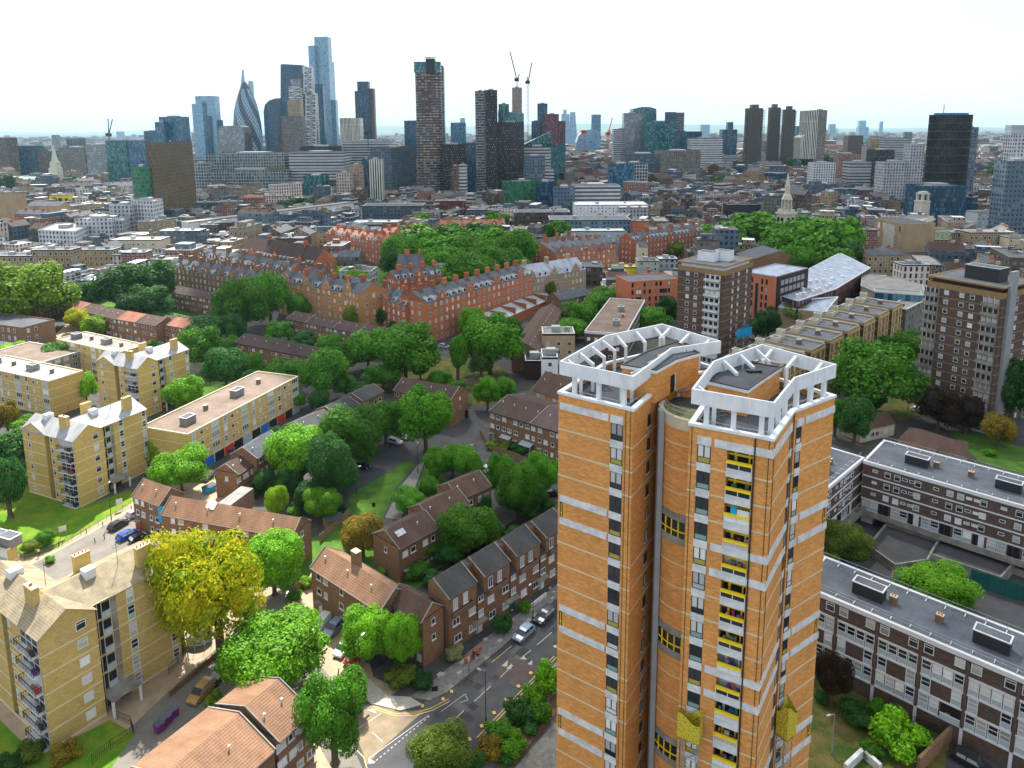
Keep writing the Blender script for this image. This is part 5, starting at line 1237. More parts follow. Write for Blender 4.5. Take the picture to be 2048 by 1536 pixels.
t, o = sky('dark brick tower with sloping top and balcony strips', [(950, 970, 182, 'f_bal'), (968, 994, 180, 'f_dark')], 850, name='residential_tower', cat='tower')
sky('dark tower with green glass top storeys right of the sloping dark tower', [(993, 1048, 244, 'f_dark'), (996, 1048, 222, 'f_teal', 1000, .2, 2), (997, 1018, 208, 'f_teal', None, None, 8)], 870, name='residential_tower', cat='tower')
sky('bare concrete lift core under construction behind the green topped dark tower', [(1024, 1044, 175, 'gconc')], 1000, name='lift_core', cat='building site')
sky('blue framed stepped tower beside the dark red stepped tower', [(1063, 1080, 242, 'f_dblue'), (1075, 1095, 207, 'f_dblue'), (1079, 1095, 225, 'f_blue')], 1250)
sky('dark red stepped tower with a short mast', [(1091, 1118, 228, 'f_dred'), (1085, 1131, 242, 'f_dred')], 1200)
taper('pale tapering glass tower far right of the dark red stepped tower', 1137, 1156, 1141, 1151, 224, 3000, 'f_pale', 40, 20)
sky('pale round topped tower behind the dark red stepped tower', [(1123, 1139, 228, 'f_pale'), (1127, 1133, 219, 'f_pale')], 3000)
sky('slim blue tower far behind the curved glass hall', [(1184, 1202, 229, 'f_blue')], 2600)
extr('curved glass hall with arched white edge', [(1152, 300), (1200, 300), (1199, 262), (1185, 258), (1170, 261), (1158, 271), (1153, 285)], 1500, 40, 'f_pale', 'f_silver')
extr('sloping roofed glass wedge with ribbed end, right of the green topped tower', [(1048, 330), (1104, 330), (1104, 262), (1048, 289)], 1000, 40, 'f_teal', 'f_silver')
sky('green glass office block with flat pale top, right of the dark towers', [(1048, 1102, 293, 'f_strip'), (1092, 1131, 293, 'f_teal', 1094, .2)], 900, name='office_block', cat='office block')
sky('low grey strip office under the green glass office', [(1048, 1090, 312, 'f_slate'), (1048, 1108, 340, 'f_strip')], 830, name='office_block', cat='office block')
sky('glass cube office with green panes in front of the dark towers', [(1004, 1082, 363, 'f_green', 1038, .8)], 700, name='office_block', cat='office block')
sky('black glass office right of the green glass cube', [(1072, 1110, 364, 'f_dblue')], 720, name='office_block', cat='office block')
sky('plain slate grey block right of the black glass office', [(1108, 1150, 375, 'f_slate')], 680, name='office_block', cat='office block')
sky('white office with rows of small square windows in the middle of the old town', [(1148, 1241, 372, 'f_strip')], 700, name='office_block', cat='office block')
sky('blue and white framed office below the white towers', [(1220, 1268, 328, 'f_blue'), (1246, 1296, 326, 'f_grid')], 900, name='office_block', cat='office block')
# white/teal group
sky('white slab towers with vertical gaps, left of the green glass tower', [(1248, 1284, 226, 'f_silver'), (1270, 1292, 245, 'f_white'), (1228, 1264, 258, 'f_strip')], 1350)
extr('green glass tower with gently curved roof', [(1266, 300), (1313, 300), (1313, 218), (1300, 214), (1284, 214), (1266, 218)], 1500, 40, 'f_teal', 'f_teal')
sky('broad dark teal office in front of the curved roof green tower', [(1292, 1350, 243, 'f_teal'), (1320, 1372, 262, 'f_dblue')], 1300, name='office_block', cat='office block')
sky('dark tower with white dashes on its right side', [(1333, 1352, 224, 'f_dblue'), (1350, 1369, 225, 'f_bal')], 1400)
sky('long grey concrete office with planted roof under the teal office', [(1320, 1402, 302, 'f_stone'), (1250, 1330, 308, 'f_slate')], 1050, name='office_block', cat='office block')
sky('dark blue stepped tower left of the three concrete towers', [(1456, 1467, 244, 'f_dblue'), (1445, 1475, 259, 'f_dblue')], 1600)
sky('dark low block left of the dark blue stepped tower', [(1373, 1404, 263, 'f_dblue')], 1500, name='office_block', cat='office block')
sky('grey banded office in front of the dark low block', [(1385, 1446, 276, 'f_strip')], 1250, name='office_block', cat='office block')
# three concrete towers with serrated balconies
def barb(label, xl, xr, yt, D):
    a, b_ = atD(xl, yt, D), atD(xr, yt, D); w = b_.x-a.x; z = a.z; t = thing('residential_tower', label, 'tower', (a.x, D, 0), 0, 'three concrete residential towers'); FOOT.append((a.x+w/2, D, 30))
    mb = MB(); mb.prism([(w*.1, 0), (w*.9, 0), (w, w*.5), (w*.5, w*.95), (0, w*.5)], 0, z*.95, 'f_barb', 'feltd'); mb.box(w*.3, w*.68, w*.1, w*.6, z*.95, z, 'f_barb'); mb.build('wall', t)
    lb = MB()
    for i in range(7):
        x = w*(.12+.76*i/6); lb.box(x-.9, x+.9, -1.6, 0, 8, z*(.93+.02*(i % 2)), 'dconc')
    lb.build('pier', t); lb = MB(); n = 40
    for k in range(n): zz = 8+(z*.93-8)*k/n; lb.box(w*.9, w*1.05, -1.2, w*.3, zz, zz+1.1, 'gconc'); lb.box(-w*.04, w*.1, -1., w*.3, zz, zz+1.1, 'dconc')
    lb.build('balcony', t)
barb('leftmost and widest of the three ribbed concrete towers', 1496, 1530, 209, 1270); barb('middle one of the three ribbed concrete towers', 1541, 1564, 208, 1400); barb('rightmost of the three ribbed concrete towers', 1570, 1594, 212, 1350)
extr('white grid tower widening towards its foot, right of the three concrete towers', [(1601, 318), (1631, 318), (1638, 220), (1615, 221), (1612, 270), (1602, 275)], 1150, 30, 'f_fin', 'f_fin')
sky('brown grey right face of the white grid tower', [(1632, 1655, 220, 'f_stone')], 1152)
sky('blue glass block between the concrete towers and the grid tower', [(1594, 1613, 252, 'f_blue')], 1500)
# dark oval tower
def oval():
    D = 640; a, b_ = atD(1858, 229, D), atD(1947, 229, D); rx = (b_.x-a.x)/2; z = a.z; o = ((a.x+b_.x)/2*(D+20)/D, D+20)
    t = thing('hotel_tower', 'dark oval tower wrapped in ribbed black panels, at the right of the skyline', 'hotel tower', (o[0], o[1], 0), R(8), 'towers of the skyline'); FOOT.append((o[0], o[1], 45)); mb = MB(); n = 56
    def pt(i, s=1.): an = 2*math.pi*i/n; return (rx*s*math.cos(an), rx*.62*s*math.sin(an))
    mb.prism([pt(i, .97) for i in range(n)], 0, z, 'f_oval', 'feltd'); mb.build('wall', t); fb = MB(); fl = 11
    for k in range(fl):
        z0 = z*.14+(z*.86)*k/fl; z1 = z*.14+(z*.86)*(k+1)/fl
        for i in range(n):
            p = pt(i+(.5 if k % 2 else 0)); q = pt(i+(.5 if k % 2 else 0)+.3); fb.bar((*p, z0+.2), (*q, z1-.4), .5, .7, 'darkg')
        fb.prism([pt(i, 1.01) for i in range(n)], z1-.35, z1, 'dconc', 'dconc', True)
    fb.build('rib', t); rb = MB(); rb.prism([pt(i, .8) for i in range(n)], z, z+1.5, 'blue', 'felt'); rb.bar((-rx*.4, 0, z), (-rx*.4, 0, z+9), .5, .5, 'grey'); rb.build('roof_plant', t)
oval()
sky('black glass podium slab at the foot of the dark oval tower', [(1845, 1935, 372, 'f_dblue')], 600, name='office_block', cat='office block')
sky('slim grey tower half hidden behind the dark oval tower', [(1944, 1958, 254, 'f_slate')], 800)
sky('dark brown grid block left of the dark oval tower', [(1748, 1790, 300, 'f_dark')], 900, name='office_block', cat='office block')
sky('white block with tall narrow windows and peaked top left of the dark oval tower', [(1822, 1850, 290, 'f_white'), (1770, 1824, 324, 'f_white')], 780, name='apartment_block', cat='apartment block')
sky('broad white slab far behind the dark brown grid block', [(1775, 1822, 276, 'f_strip')], 1200, name='office_block', cat='office block')
sky('dark slab tower pair in front of the far city, right of the grid tower', [(1697, 1727, 271, 'f_barb')], 1500)
sky('yellow and white balcony block right of the dark slab pair', [(1742, 1768, 278, 'f_tan'), (1733, 1762, 292, 'f_white')], 1250, name='apartment_block', cat='apartment block')
sky('red brick block on the tree line right of the white grid tower', [(1680, 1720, 308, 'f_red')], 1000, name='apartment_block', cat='apartment block')
sky('pale low office with white corner left of the dark brown grid block', [(1628, 1672, 326, 'f_white'), (1700, 1745, 324, 'f_strip')], 900, name='office_block', cat='office block')
sky('tall white and glass block at the right picture edge', [(2030, 2060, 270, 'f_white')], 620, name='apartment_block', cat='apartment block')
sky('grey gridded slab block at the right picture edge below the tall white one', [(2016, 2075, 322, 'f_slate')], 520, name='apartment_block', cat='apartment block')
sky('stepped white block far away at the upper right', [(2024, 2052, 250, 'f_strip')], 2600, name='office_block', cat='office block')
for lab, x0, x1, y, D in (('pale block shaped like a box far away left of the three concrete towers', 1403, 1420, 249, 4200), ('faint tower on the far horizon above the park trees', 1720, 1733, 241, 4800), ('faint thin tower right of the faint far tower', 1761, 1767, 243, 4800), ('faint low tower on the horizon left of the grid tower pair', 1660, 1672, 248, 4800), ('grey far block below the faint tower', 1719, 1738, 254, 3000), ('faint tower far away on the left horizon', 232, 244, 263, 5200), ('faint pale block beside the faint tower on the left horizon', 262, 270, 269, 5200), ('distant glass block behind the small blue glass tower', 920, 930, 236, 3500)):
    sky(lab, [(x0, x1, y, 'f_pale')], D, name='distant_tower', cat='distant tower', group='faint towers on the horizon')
# -- cranes
def crane(label, xb, yb, yt, D, jib, col='grey', red=False):
    a = atD(xb, yb, D); b_ = atD(xb, yt, D); t = thing('tower_crane', label, 'crane', (a.x, D, 0), 0, 'cranes'); m_ = 'red' if red else 'darkg'; w = D/900.
    mb = MB(); z = 0; s = 1
    for dx in (-w, w): mb.bar((dx, 0, 0), (dx, 0, b_.z), .35*w, .35*w, m_)
    z = max(0, a.z)
    while z < b_.z-2: mb.bar((-w*s, 0, z), (w*s, 0, z+3), .25*w, .25*w, m_); z += 3; s = -s
    mb.build('mast', t)
    jb = MB()
    for (x, y) in jib:
        p = atD(x, y, D); jb.bar((0, 0, b_.z), (p.x-a.x, 0, p.z), .5*w, 1.1*w, m_); 
    jb.box(-3*w, 2.5*w, -2*w, 2*w, b_.z-1.5*w, b_.z+2.2*w, m_); jb.build('jib', t)
crane('crane on top of the bare concrete core, its thin jib pointing steeply up left', 1034, 200, 160, 1010, [(1020, 103), (1039, 148)])
crane('tall free standing crane right of the concrete core', 1056, 290, 165, 1020, [(1064, 125), (1054, 153)])
crane('red crane mast in front of the curved glass hall', 1167, 330, 264, 1000, [(1160, 262), (1172, 263)], red=True)
crane('pair of thin jibs on the roof left of the striped blue glass tower', 219, 285, 270, 1060, [(216, 237), (225, 238)])
crane('white hooked crane at the foot of the ribbed brown tower', 736, 300, 268, 1000, [(731, 252), (742, 250)])
crane('small red crane far away near the curved roof green tower', 1216, 280, 268, 1600, [(1225, 235)], red=True)
# ---------------- middle distance landmarks
FOOTM = []
MG = 'red brick mansion blocks'
def mansion(label, A, B, C=None, W=11, h=15.5, wall='redb', roof='slate', storeys=5, bay=3.2, gables=4, rise=3.6, dorm=True, chim=6, name='mansion_block', band=None, style='w2', cap=100):
    A_ = G(*A, h); o_, a, L_, W_ = frame(A_, G(*B, h), G(*C, h) if C else None, W)
    t = thing(name, label, 'mansion block', (o_.x, o_.y, 0), a, MG); occ(t, L_, W_)
    wm = MB(); wm.prism([(0, 0), (L_, 0), (L_, W_), (0, W_)], 0, h, wall); rm = MB(); gable(rm, 0, L_, 0, W_, h, rise, roof, wall, ov=.2)
    gp = [L_*(i+.5)/gables for i in range(gables)] if gables else []
    for x in gp:                                   # shaped brick gables breaking the eaves
        g = MB(); pr_ = [(-2.6, h-.2), (2.6, h-.2), (2.6, h+1.2), (1.7, h+1.4), (1.7, h+2.6), (.8, h+2.9), (0, h+4.), (-.8, h+2.9), (-1.7, h+2.6), (-1.7, h+1.4), (-2.6, h+1.2)]
        f = [(x+u, -.18, z) for u, z in pr_]; k = [(x+u, .25, z) for u, z in pr_]; g.poly(f, wall, [(p[0], p[2]) for p in f]); g.poly(k[::-1], wall)
        for i in range(len(f)): j = (i+1) % len(f); g.poly([f[j], f[i], k[i], k[j]], 'sand' if band else wall)
        g.build('shaped_gable', t); gable(rm, x-2.2, x+2.2, .2, W_/2, h+.2, 2.4, roof, wall, 'y', .1)
    wm.build('wall', t); rm.build('roof', t)
    bd = MB()
    if band:
        for k in range(1, storeys): onwall(bd, (0, 0), (L_, 0), 0, 1, k*h/storeys-.1, k*h/storeys+.12, band, .06); onwall(bd, (L_, 0), (L_, W_), 0, 1, k*h/storeys-.1, k*h/storeys+.12, band, .06); onwall(bd, (0, W_), (0, 0), 0, 1, k*h/storeys-.1, k*h/storeys+.12, band, .06)
    onwall(bd, (0, 0), (L_, 0), 0, 1, h-.4, h-.1, 'gconc', .15); bd.build('string_course', t)
    w = Wins(t); n = max(2, int(L_/bay)); fh = h/storeys
    zs = [k*fh+.9 for k in range(storeys)]
    w.face(style, 1.05, 1.7, (0, 0), (L_, 0), [L_*(i+.5)/n for i in range(n)], zs)
    for p, q in (((L_, 0), (L_, W_)), ((0, W_), (0, 0))): w.face(style, 1.05, 1.7, p, q, [W_*.25, W_*.5, W_*.75], zs)
    w.face(style, 1., 1.5, (0, -.2), (L_, -.2), gp, [h+.6]); w.done(cap)
    if dorm:
        m_ = max(2, int(L_/3.4))
        for i in range(m_):
            x = L_*(i+.5)/m_
            if any(abs(x-g_) < 3.2 for g_ in gp): continue
            d = MB(); d.box(x-.75, x+.75, .3, 2.8, h+.1, h+1.9, 'wpaint', 'felt'); d.poly([(x-.55, .27, h+.4), (x+.55, .27, h+.4), (x+.55, .27, h+1.7), (x-.55, .27, h+1.7)], 'glass'); d.build('dormer', t)
    for i in range(chim): chimney(t, L_*(i+.5)/chim+1.2, W_/2, h+rise-1.6, h+rise+2.2, 2.4, .9, wall if wall != 'redyel' else 'redb', R(90) if i % 2 else 0, 3)
    return t, L_, W_
RB = 'redb'
mansion('long red brick mansion block with white dormers facing the glazed workshops', (853, 606), (1065, 548), (808, 592), h=16.3, gables=4, chim=10, dorm=True)
mansion('red brick mansion block end with pointed gable left of the long red block', (735, 588), (812, 612), W=11, h=14, gables=1, chim=4)
mansion('red brick block behind the long red mansion block, below the round mound of trees', (790, 560), (885, 548), W=10, h=15, gables=1, chim=4)
mansion('small red banded turret block with steep slate roof beside the mound of trees', (793, 533), (843, 533), W=12, h=17, gables=0, rise=5, chim=2, dorm=False, band='sand')
mansion('orange brick mansion block with stepped gables left of the dark green conifers', (553, 560), (718, 590), W=11, h=15.5, wall='redyel', gables=4, chim=6)
mansion('tall orange brick end gable block beside the dark green conifers', (676, 572), (718, 588), W=13, h=17, wall='redyel', gables=1, chim=1, dorm=False)
mansion('long brown mansion terrace with arched blue dormers, nearest of the two parallel ones', (330, 533), (505, 562), W=11, h=15, wall='brownb', gables=7, chim=8, band=None)
mansion('second parallel brown mansion terrace with arched blue dormers, behind the nearest', (395, 512), (580, 545), W=11, h=15, wall='brownb', gables=7, chim=6)
mansion('low slate roofed block joining the brown terraces to the orange brick block', (545, 548), (640, 555), W=10, h=12, wall='brownb', gables=0, chim=3, dorm=False)
mansion('red brick school with three steep gables behind the brown mansion terraces', (480, 505), (625, 530), W=16, h=13, wall='redb', roof='tiledk', gables=3, rise=8, chim=2, storeys=4)
mansion('long mansion block with orange tile roof left of the mound of trees', (652, 466), (775, 487), W=12, h=14, wall='redb', roof='tilepk', gables=4, chim=8)
mansion('red mansion block with tiled roofs behind the mound of trees', (880, 452), (1010, 450), W=12, h=14, wall='redb', roof='tilepk', gables=3, chim=5)
mansion('red brick mansion block with orange roofs and chimneys left above the trees', (775, 470), (850, 462), W=12, h=14, wall='redb', roof='tilepk', gables=2, chim=4)
mansion('long red mansion block with white peaked dormers right of the mound of trees', (1112, 507), (1232, 497), (1060, 486), h=14, gables=6, chim=7)
mansion('grey roofed red block behind the block with white peaked dormers', (1060, 497), (1160, 482), W=11, h=14, gables=3, chim=4)
mansion('red brick mansion block with slate roof and many white dormers, far right of the row', (1268, 481), (1410, 461), W=12, h=16, gables=3, chim=6)
mansion('yellow brick school with blue slate roofs and tall white windows', (1040, 560), (1172, 538), W=14, h=14, wall='tan', roof='zinc', gables=3, rise=5, chim=3, storeys=4, bay=2.4)
# glazed workshops: a row of lean-to glass roofs
t = thing('workshop_row', 'low brick workshops with sloping pale glass roofs in front of the long red block', 'workshops', (*G(985, 668, 0), 0), 0); a_ = Vector(G(985, 668)); b_ = Vector(G(1110, 612)); dv = (b_-a_); L_ = dv.length; t.rotation_euler[2] = math.atan2(dv.y, dv.x); occ(t, L_, 8)
wm = MB(); wm.box(0, L_, 0, 8, 0, 4.2, 'redb'); wm.build('wall', t)
for i in range(6):
    x = L_*i/6; g = MB(); g.poly([(x+.5, -.2, 4.3), (x+L_/6-.5, -.2, 4.3), (x+L_/6-.5, 7.5, 6.6), (x+.5, 7.5, 6.6)], 'pglass' if 'pglass' in M else M.setdefault('pglass', plain('old_roof_glass', (.34, .40, .42), .35, var=.25, sc=1.)))
    for k in range(5): xx = x+.5+(L_/6-1)*k/4; g.bar((xx, -.2, 4.36), (xx, 7.5, 6.66), .12, .1, 'wpaint')
    g.build('glass_roof', t); p = MB(); p.box(x-.2, x+.2, -.1, 8, 4.2, 7., 'redb'); p.build('party_wall', t)
# towers on the right
def ptower(label, base, ytop, pA, pB, pC, h, storeys, facebal, W=None):
    A_ = G(*pA, h); o_, a, L_, W_ = frame(A_, G(*pB, h), G(*pC, h)); t = thing('tower_block', label, 'tower block', (o_.x, o_.y, 0), a, 'brown brick tower blocks'); occ(t, L_, W_); FOOT.append((o_.x, o_.y, 25))
    wm = MB(); f = [(0, 0), (L_, 0), (L_, W_), (0, W_)]; wm.prism(f, 0, h-3, 'purpb'); wm.build('wall', t)
    bd = MB(); fh = (h-3)/storeys; M.setdefault('ochre', plain('ochre_concrete', (.27, .17, .075), .8, var=.15))
    for k in range(1, storeys+1): z = k*fh; bd.ring(inset(f, -.04), .1, z-.12, z+.12, 'ochre')
    bd.ring(inset(f, -.15), .3, h-3.2, h-1.6, 'ochre'); bd.ring(inset(f, -.25), .5, h-.5, h, 'ochre'); bd.build('floor_band', t)
    tp = MB(); tp.prism(inset(f, .8), h-3, h-.4, 'white' if facebal == 'mid' else 'woodd'); tp.build('top_storey', t); rf = MB(); rf.poly([(x, y, h-.15) for x, y in inset(f, .1)], 'felt'); rf.build('roof', t)
    w = Wins(t); zs = [k*fh+.85 for k in range(storeys)]
    if facebal == 'mid': us = [L_*.22, L_*.40]; bs = [(L_*.60, L_*.92)]; rs = [W_*.3, W_*.5, W_*.8]
    else: us = [L_*.27, L_*.48, L_*.62]; bs = [(-.02*L_, L_*.17), (L_*.76, L_*.97)]; rs = [W_*.2, W_*.45, W_*.8]
    w.face('wt', 1.25, 1.35, (0, 0), (L_, 0), us, zs); w.face('wt', 1.1, 1.3, (L_, 0), (L_, W_), rs, zs); w.done()
    for (b0, b1) in bs:
        gl = MB(); gl.box(b0, b1, -.06, .0, fh*.9, h-3.3, 'wpaint' if facebal == 'mid' else 'gconc'); gl.build('balcony_back', t)
        for k in range(1, storeys):
            z = k*fh; m_ = MB(); m_.box(b0, b1, -1.2, 0, z, z+.16, 'gconc'); m_.box(b0, b1, -1.2, -1.12, z+.2, z+.95, 'conc' if facebal == 'mid' else 'gconc'); m_.box(b0, b1, -1.22, -1.1, z+.98, z+1.06, 'ochre' if facebal != 'mid' else 'wpaint')
            n = 3
            for i in range(n):
                x = b0+(b1-b0)*(i+.15)/n; m_.box(x, x+(b1-b0)/n*.6, -.12, -.06, z+.9, z+2.1, 'glass')
                m_.box(x-.15, x-.03, -.2, -.06, z+.2, z+fh-.1, 'wpaint')
            m_.build('balcony', t)
    return t, L_, W_
t, l_, w_ = ptower('brown tower block with central white balconies and white rooftop box, in the middle distance', None, 0, (1357, 521), (1450, 533), (1400, 503), 37, 13, 'mid')
rooftop(t, [(l_*.25, w_*.25, l_*.35, 4, 3.0, 'white'), (l_*.5, w_*.45, l_*.3, 4, 3.2, 'white')], 37)
t, l_, w_ = ptower('brown tower block with ochre balconies at the right picture edge', None, 0, (1858, 550), (2008, 575), (1880, 530), 40, 14, 'side')
rooftop(t, [(l_*.35, w_*.3, l_*.45, 5, 3.6, 'darkg')], 40)
mb = MB(); mb.box(l_+.05, l_+.9, w_*.12, w_*.3, 0, 44, 'grey'); mb.build('flue', t)
# brown flat block behind the tower's crown
t, L_, W_ = flatblock('long low block with reddish flat roof and white fascia, behind the tower crown', (1252, 668), (1290, 600), (1172, 658), h=10.5, wall='purpb', roof='feltb', parm='wpaint', parh=.9)
w = Wins(t); 
for p, q, l in (((0, 0), (L_, 0), L_), ((0, W_), (0, 0), W_)): w.face('wt', 1.2, 1.3, p, q, [1.5+2.6*i for i in range(int(l/2.6))], [.9, 4., 7.])
w.done(); rooftop(t, [(L_*.2, W_*.3, 3, 2, 1.6, 'feltl'), (L_*.6, W_*.4, 3, 2, 1.6, 'feltl'), (L_*.45, W_*.3, .9, .9, .8, 'redb')], 10.5)
# orange clad modern block and its dark clad neighbour
t, L_, W_ = flatblock('orange clad apartment block with tall slit windows, left of the central brown tower', (1257, 563), (1358, 557), W=14, h=17, wall='terra', roof='felt', parm='terra')
w = Wins(t); w.face('b', 1.0, 1.9, (0, 0), (L_, 0), [2, 7.5, 10, 13, 15, 19], [1.5+3.2*k for k in range(5)]); w.face('b2', 2.6, 1.9, (0, 0), (L_, 0), [4.8, 16.8], [1.5+3.2*k for k in range(4)]); w.done()
t, L_, W_ = flatblock('orange clad slab with sloping metal roof, right of the central brown tower', (1488, 543), (1553, 553), None, 27, h=22, wall='terra', roof='zinc', parm='grey')
w = Wins(t); w.face('b', .9, 2.2, (0, 0), (L_, 0), [2, 4, 8.5, 10.5], [1.5+3.3*k for k in range(6)]); w.face('b', 1.3, 16, (0, 0), (L_, 0), [6.2], [2.])
w.done(); dk = MB(); dk.box(L_+.02, L_+.5, .5, W_, 0, 21.7, 'woodd')
for k in range(4):
    for i in range(6): y = 3+i*(W_-6)/6; dk.box(L_+.5, L_+.62, y, y+(W_-6)/6*.75, 8+k*3.3, 10+k*3.3, 'grey')
dk.build('dark_cladding', t)
def slantroof(label, pts, zs, wall, roof, sky_=8, name='modern_block', wins=True):
    q = [P(x, y, z) for (x, y), z in zip(pts, zs)]; o = (sum(p.x for p in q)/len(q), sum(p.y for p in q)/len(q)); t = thing(name, label, 'modern block', (o[0], o[1], 0), 0); FOOT.append((o[0], o[1], 30))
    q = [(p.x-o[0], p.y-o[1], p.z) for p in q]; ar = sum(q[i][0]*q[(i+1) % len(q)][1]-q[(i+1) % len(q)][0]*q[i][1] for i in range(len(q)))
    if ar < 0: q = q[::-1]
    wm = MB(); n = len(q)
    for i in range(n):
        a, b_ = q[i], q[(i+1) % n]; l = math.hypot(b_[0]-a[0], b_[1]-a[1]); wm.poly([(a[0], a[1], 0), (b_[0], b_[1], 0), (b_[0], b_[1], b_[2]), (a[0], a[1], a[2])], wall, [(0, 0), (l, 0), (l, b_[2]), (0, a[2])])
    wm.build('wall', t); cx_ = sum(p[0] for p in q)/n; cy_ = sum(p[1] for p in q)/n; cz = sum(p[2] for p in q)/n
    rm = MB()
    rm.poly([(a[0], a[1], a[2]+.05) for a in q], roof, [(a[0], a[1]) for a in q])
    for i in range(n): a, b_ = q[i], q[(i+1) % n]; rm.bar((a[0], a[1], a[2]+.05), (b_[0], b_[1], b_[2]+.05), .35, .4, 'wpaint' if roof == 'zinc' else 'grey')
    rm.build('roof', t); return t, q, (cx_, cy_, cz)
t, q, c0 = slantroof('large blue grey metal roofed block with many small skylights', [(1550, 588), (1596, 602), (1672, 578), (1740, 536), (1680, 506), (1596, 550), (1606, 562)], [13, 13, 14, 15, 16, 14, 13.5], 'f_dred', 'zinc')
rr = random.Random(2)
for (x, y) in ((1595, 590), (1601, 587), (1609, 586), (1626, 582), (1633, 579), (1639, 577), (1606, 577), (1620, 562), (1632, 560), (1646, 559), (1652, 572), (1660, 568), (1664, 557), (1684, 553), (1649, 540), (1663, 539), (1665, 526), (1688, 537), (1691, 532), (1696, 534), (1712, 533), (1718, 533)):
    z = 14.6; p = P(x, y, z); sb = MB(); o_ = t.location; sb.box(p.x-o_.x-.6, p.x-o_.x+.6, p.y-o_.y-.9, p.y-o_.y+.9, z-1.5, z+.35, 'wpaint'); sb.build('skylight', t)
slantroof('second metal roofed wing pointing left, behind the pale willow tree', [(1512, 602), (1560, 615), (1650, 625), (1676, 594), (1600, 600)], [10, 9, 10, 13, 12], 'tan', 'zinc')
slantroof('tan brick block with blue glass roof terrace beside the metal roofed block', [(1722, 572), (1748, 583), (1848, 592), (1845, 570), (1790, 555), (1725, 548)], [13]*6, 'tan', 'feltl')
t, L_, W_ = flatblock('blue grey rooftop pavilion with glass balustrade on the tan brick block', (1750, 583), (1845, 590), W=8, h=15.5, wall='f_blue' if 'f_blue' in M else 'bluep', roof='feltl', parm='bluep', name='modern_block', cat='modern block')
# long yellow banded deco block
def deco():
    h = 16; A_, B_ = G(1600, 714, h), G(1811, 604, h); A_ = (A_[0]-(B_[0]-A_[0])*.22, A_[1]-(B_[1]-A_[1])*.22)
    o_, a, L_, W_ = frame(A_, B_, G(1634, 632, h)); t = thing('apartment_block', 'long brown block with yellow quoins and cluttered roof, behind the right half of the tower', 'apartment block', (o_.x, o_.y, 0), a); occ(t, L_, W_)
    wm = MB(); n = 8; bw = L_/n
    for i in range(n):
        x = i*bw; wm.prism([(x, 0), (x+bw*.7, 0), (x+bw*.7, W_), (x, W_)], 0, h, 'brownb'); wm.prism([(x+bw*.7, 1.6), (x+bw, 1.6), (x+bw, W_-1), (x+bw*.7, W_-1)], 0, h-.4, 'brownb2')
    wm.build('wall', t); M['ycream'] = plain('yellow_render', (.50, .38, .14), .8, var=.15)
    yb = MB(); rf = MB()
    for i in range(n):
        x = i*bw; f = [(x, 0), (x+bw*.7, 0), (x+bw*.7, W_), (x, W_)]
        yb.ring(inset(f, -.08), .35, h-.5, h+.35, 'tan', 'gconc')
        for k in range(5): yb.box(x-.06, x+bw*.7+.06, -.12, 0, 2.9+k*2.9, 3.15+k*2.9, 'ycream')
        yb.box(x-.1, x+bw*.7+.1, -.3, .0, h-1.1, h-.5, 'ycream')
        for u in (0, bw*.23, bw*.47, bw*.7): yb.box(x+u-.35, x+u+.35, -.14, 0, 0, h-.5, 'ycream')
        rf.poly([(p[0], p[1], h-.1) for p in inset(f, .3)], 'felt'); rf.poly([(x+bw*.7, 1.6, h-.35), (x+bw, 1.6, h-.35), (x+bw, W_-1, h-.35), (x+bw*.7, W_-1, h-.35)], 'feltl')
        for k in range(5):
            bl = MB(); bl.box(x+bw*.7, x+bw, .2, 1.6, k*2.9+2.7, k*2.9+2.9, 'gconc'); bl.box(x+bw*.7, x+bw, .2, .3, k*2.9+2.9, k*2.9+3.8, 'darkg'); bl.build('balcony', t)
    yb.build('yellow_trim', t); rf.build('roof', t); w = Wins(t); w.face('w2', 1.1, 1.5, (0, 0), (L_, 0), [i*bw+u for i in range(n) for u in (bw*.2, bw*.5)], [.9+2.9*k for k in range(5)]); w.done()
    rr = random.Random(8)
    for i in range(n): rooftop(t, [(i*bw+bw*.1, W_*.72, 2.6, 2.4, 1.4, 'cream'), (i*bw+bw*.45, W_*.76, 1.8, 2.2, 2.6, 'cream'), (i*bw+bw*.3, W_*.35, 1.5, 1.2, 1.3, 'brownb2')], h)
deco()
t, L_, W_ = flatblock('grey stone terrace with white windows continuing behind the long yellow trimmed block', (1813, 618), (1853, 598), (1800, 600), h=13, wall='f_stone' if 'f_stone' in M else 'tan', roof='feltl', parm='conc')
# church with steeple
cp = G(1568, 500); t = thing('church_steeple', 'white stone church steeple with tiered lantern and needle spire, rising from the trees', 'church steeple', (*cp, 0), R(20)); FOOT.append((*cp, 14)); cp3 = atD(1568, 345, cp[1]); H_ = cp3.z
M['stone'] = plain('portland_stone', (.50, .47, .40), .8, var=.25, sc=.8)
mb = MB(); s = H_/100.
def sq(r): return [(-r, -r), (r, -r), (r, r), (-r, r)]
def oc(r, n=8): return [(r*math.cos(2*math.pi*(i+.5)/n), r*math.sin(2*math.pi*(i+.5)/n)) for i in range(n)]
mb.prism(sq(4.2), 0, 48*s, 'stone', 'stone'); mb.prism(sq(5.0), 47*s, 49*s, 'stone', 'stone', True); mb.prism(sq(3.9), 49*s, 53*s, 'stone', 'stone')
for i in range(8):
    a = 2*math.pi*(i+.5)/8; mb.tube((3*math.cos(a), 3*math.sin(a), 53*s), (3*math.cos(a), 3*math.sin(a), 65*s), .5, .45, 'stone')
mb.prism(oc(2.1), 53*s, 65*s, 'stone', 'stone'); mb.prism(oc(3.8), 65*s, 66.5*s, 'stone', 'stone', True)
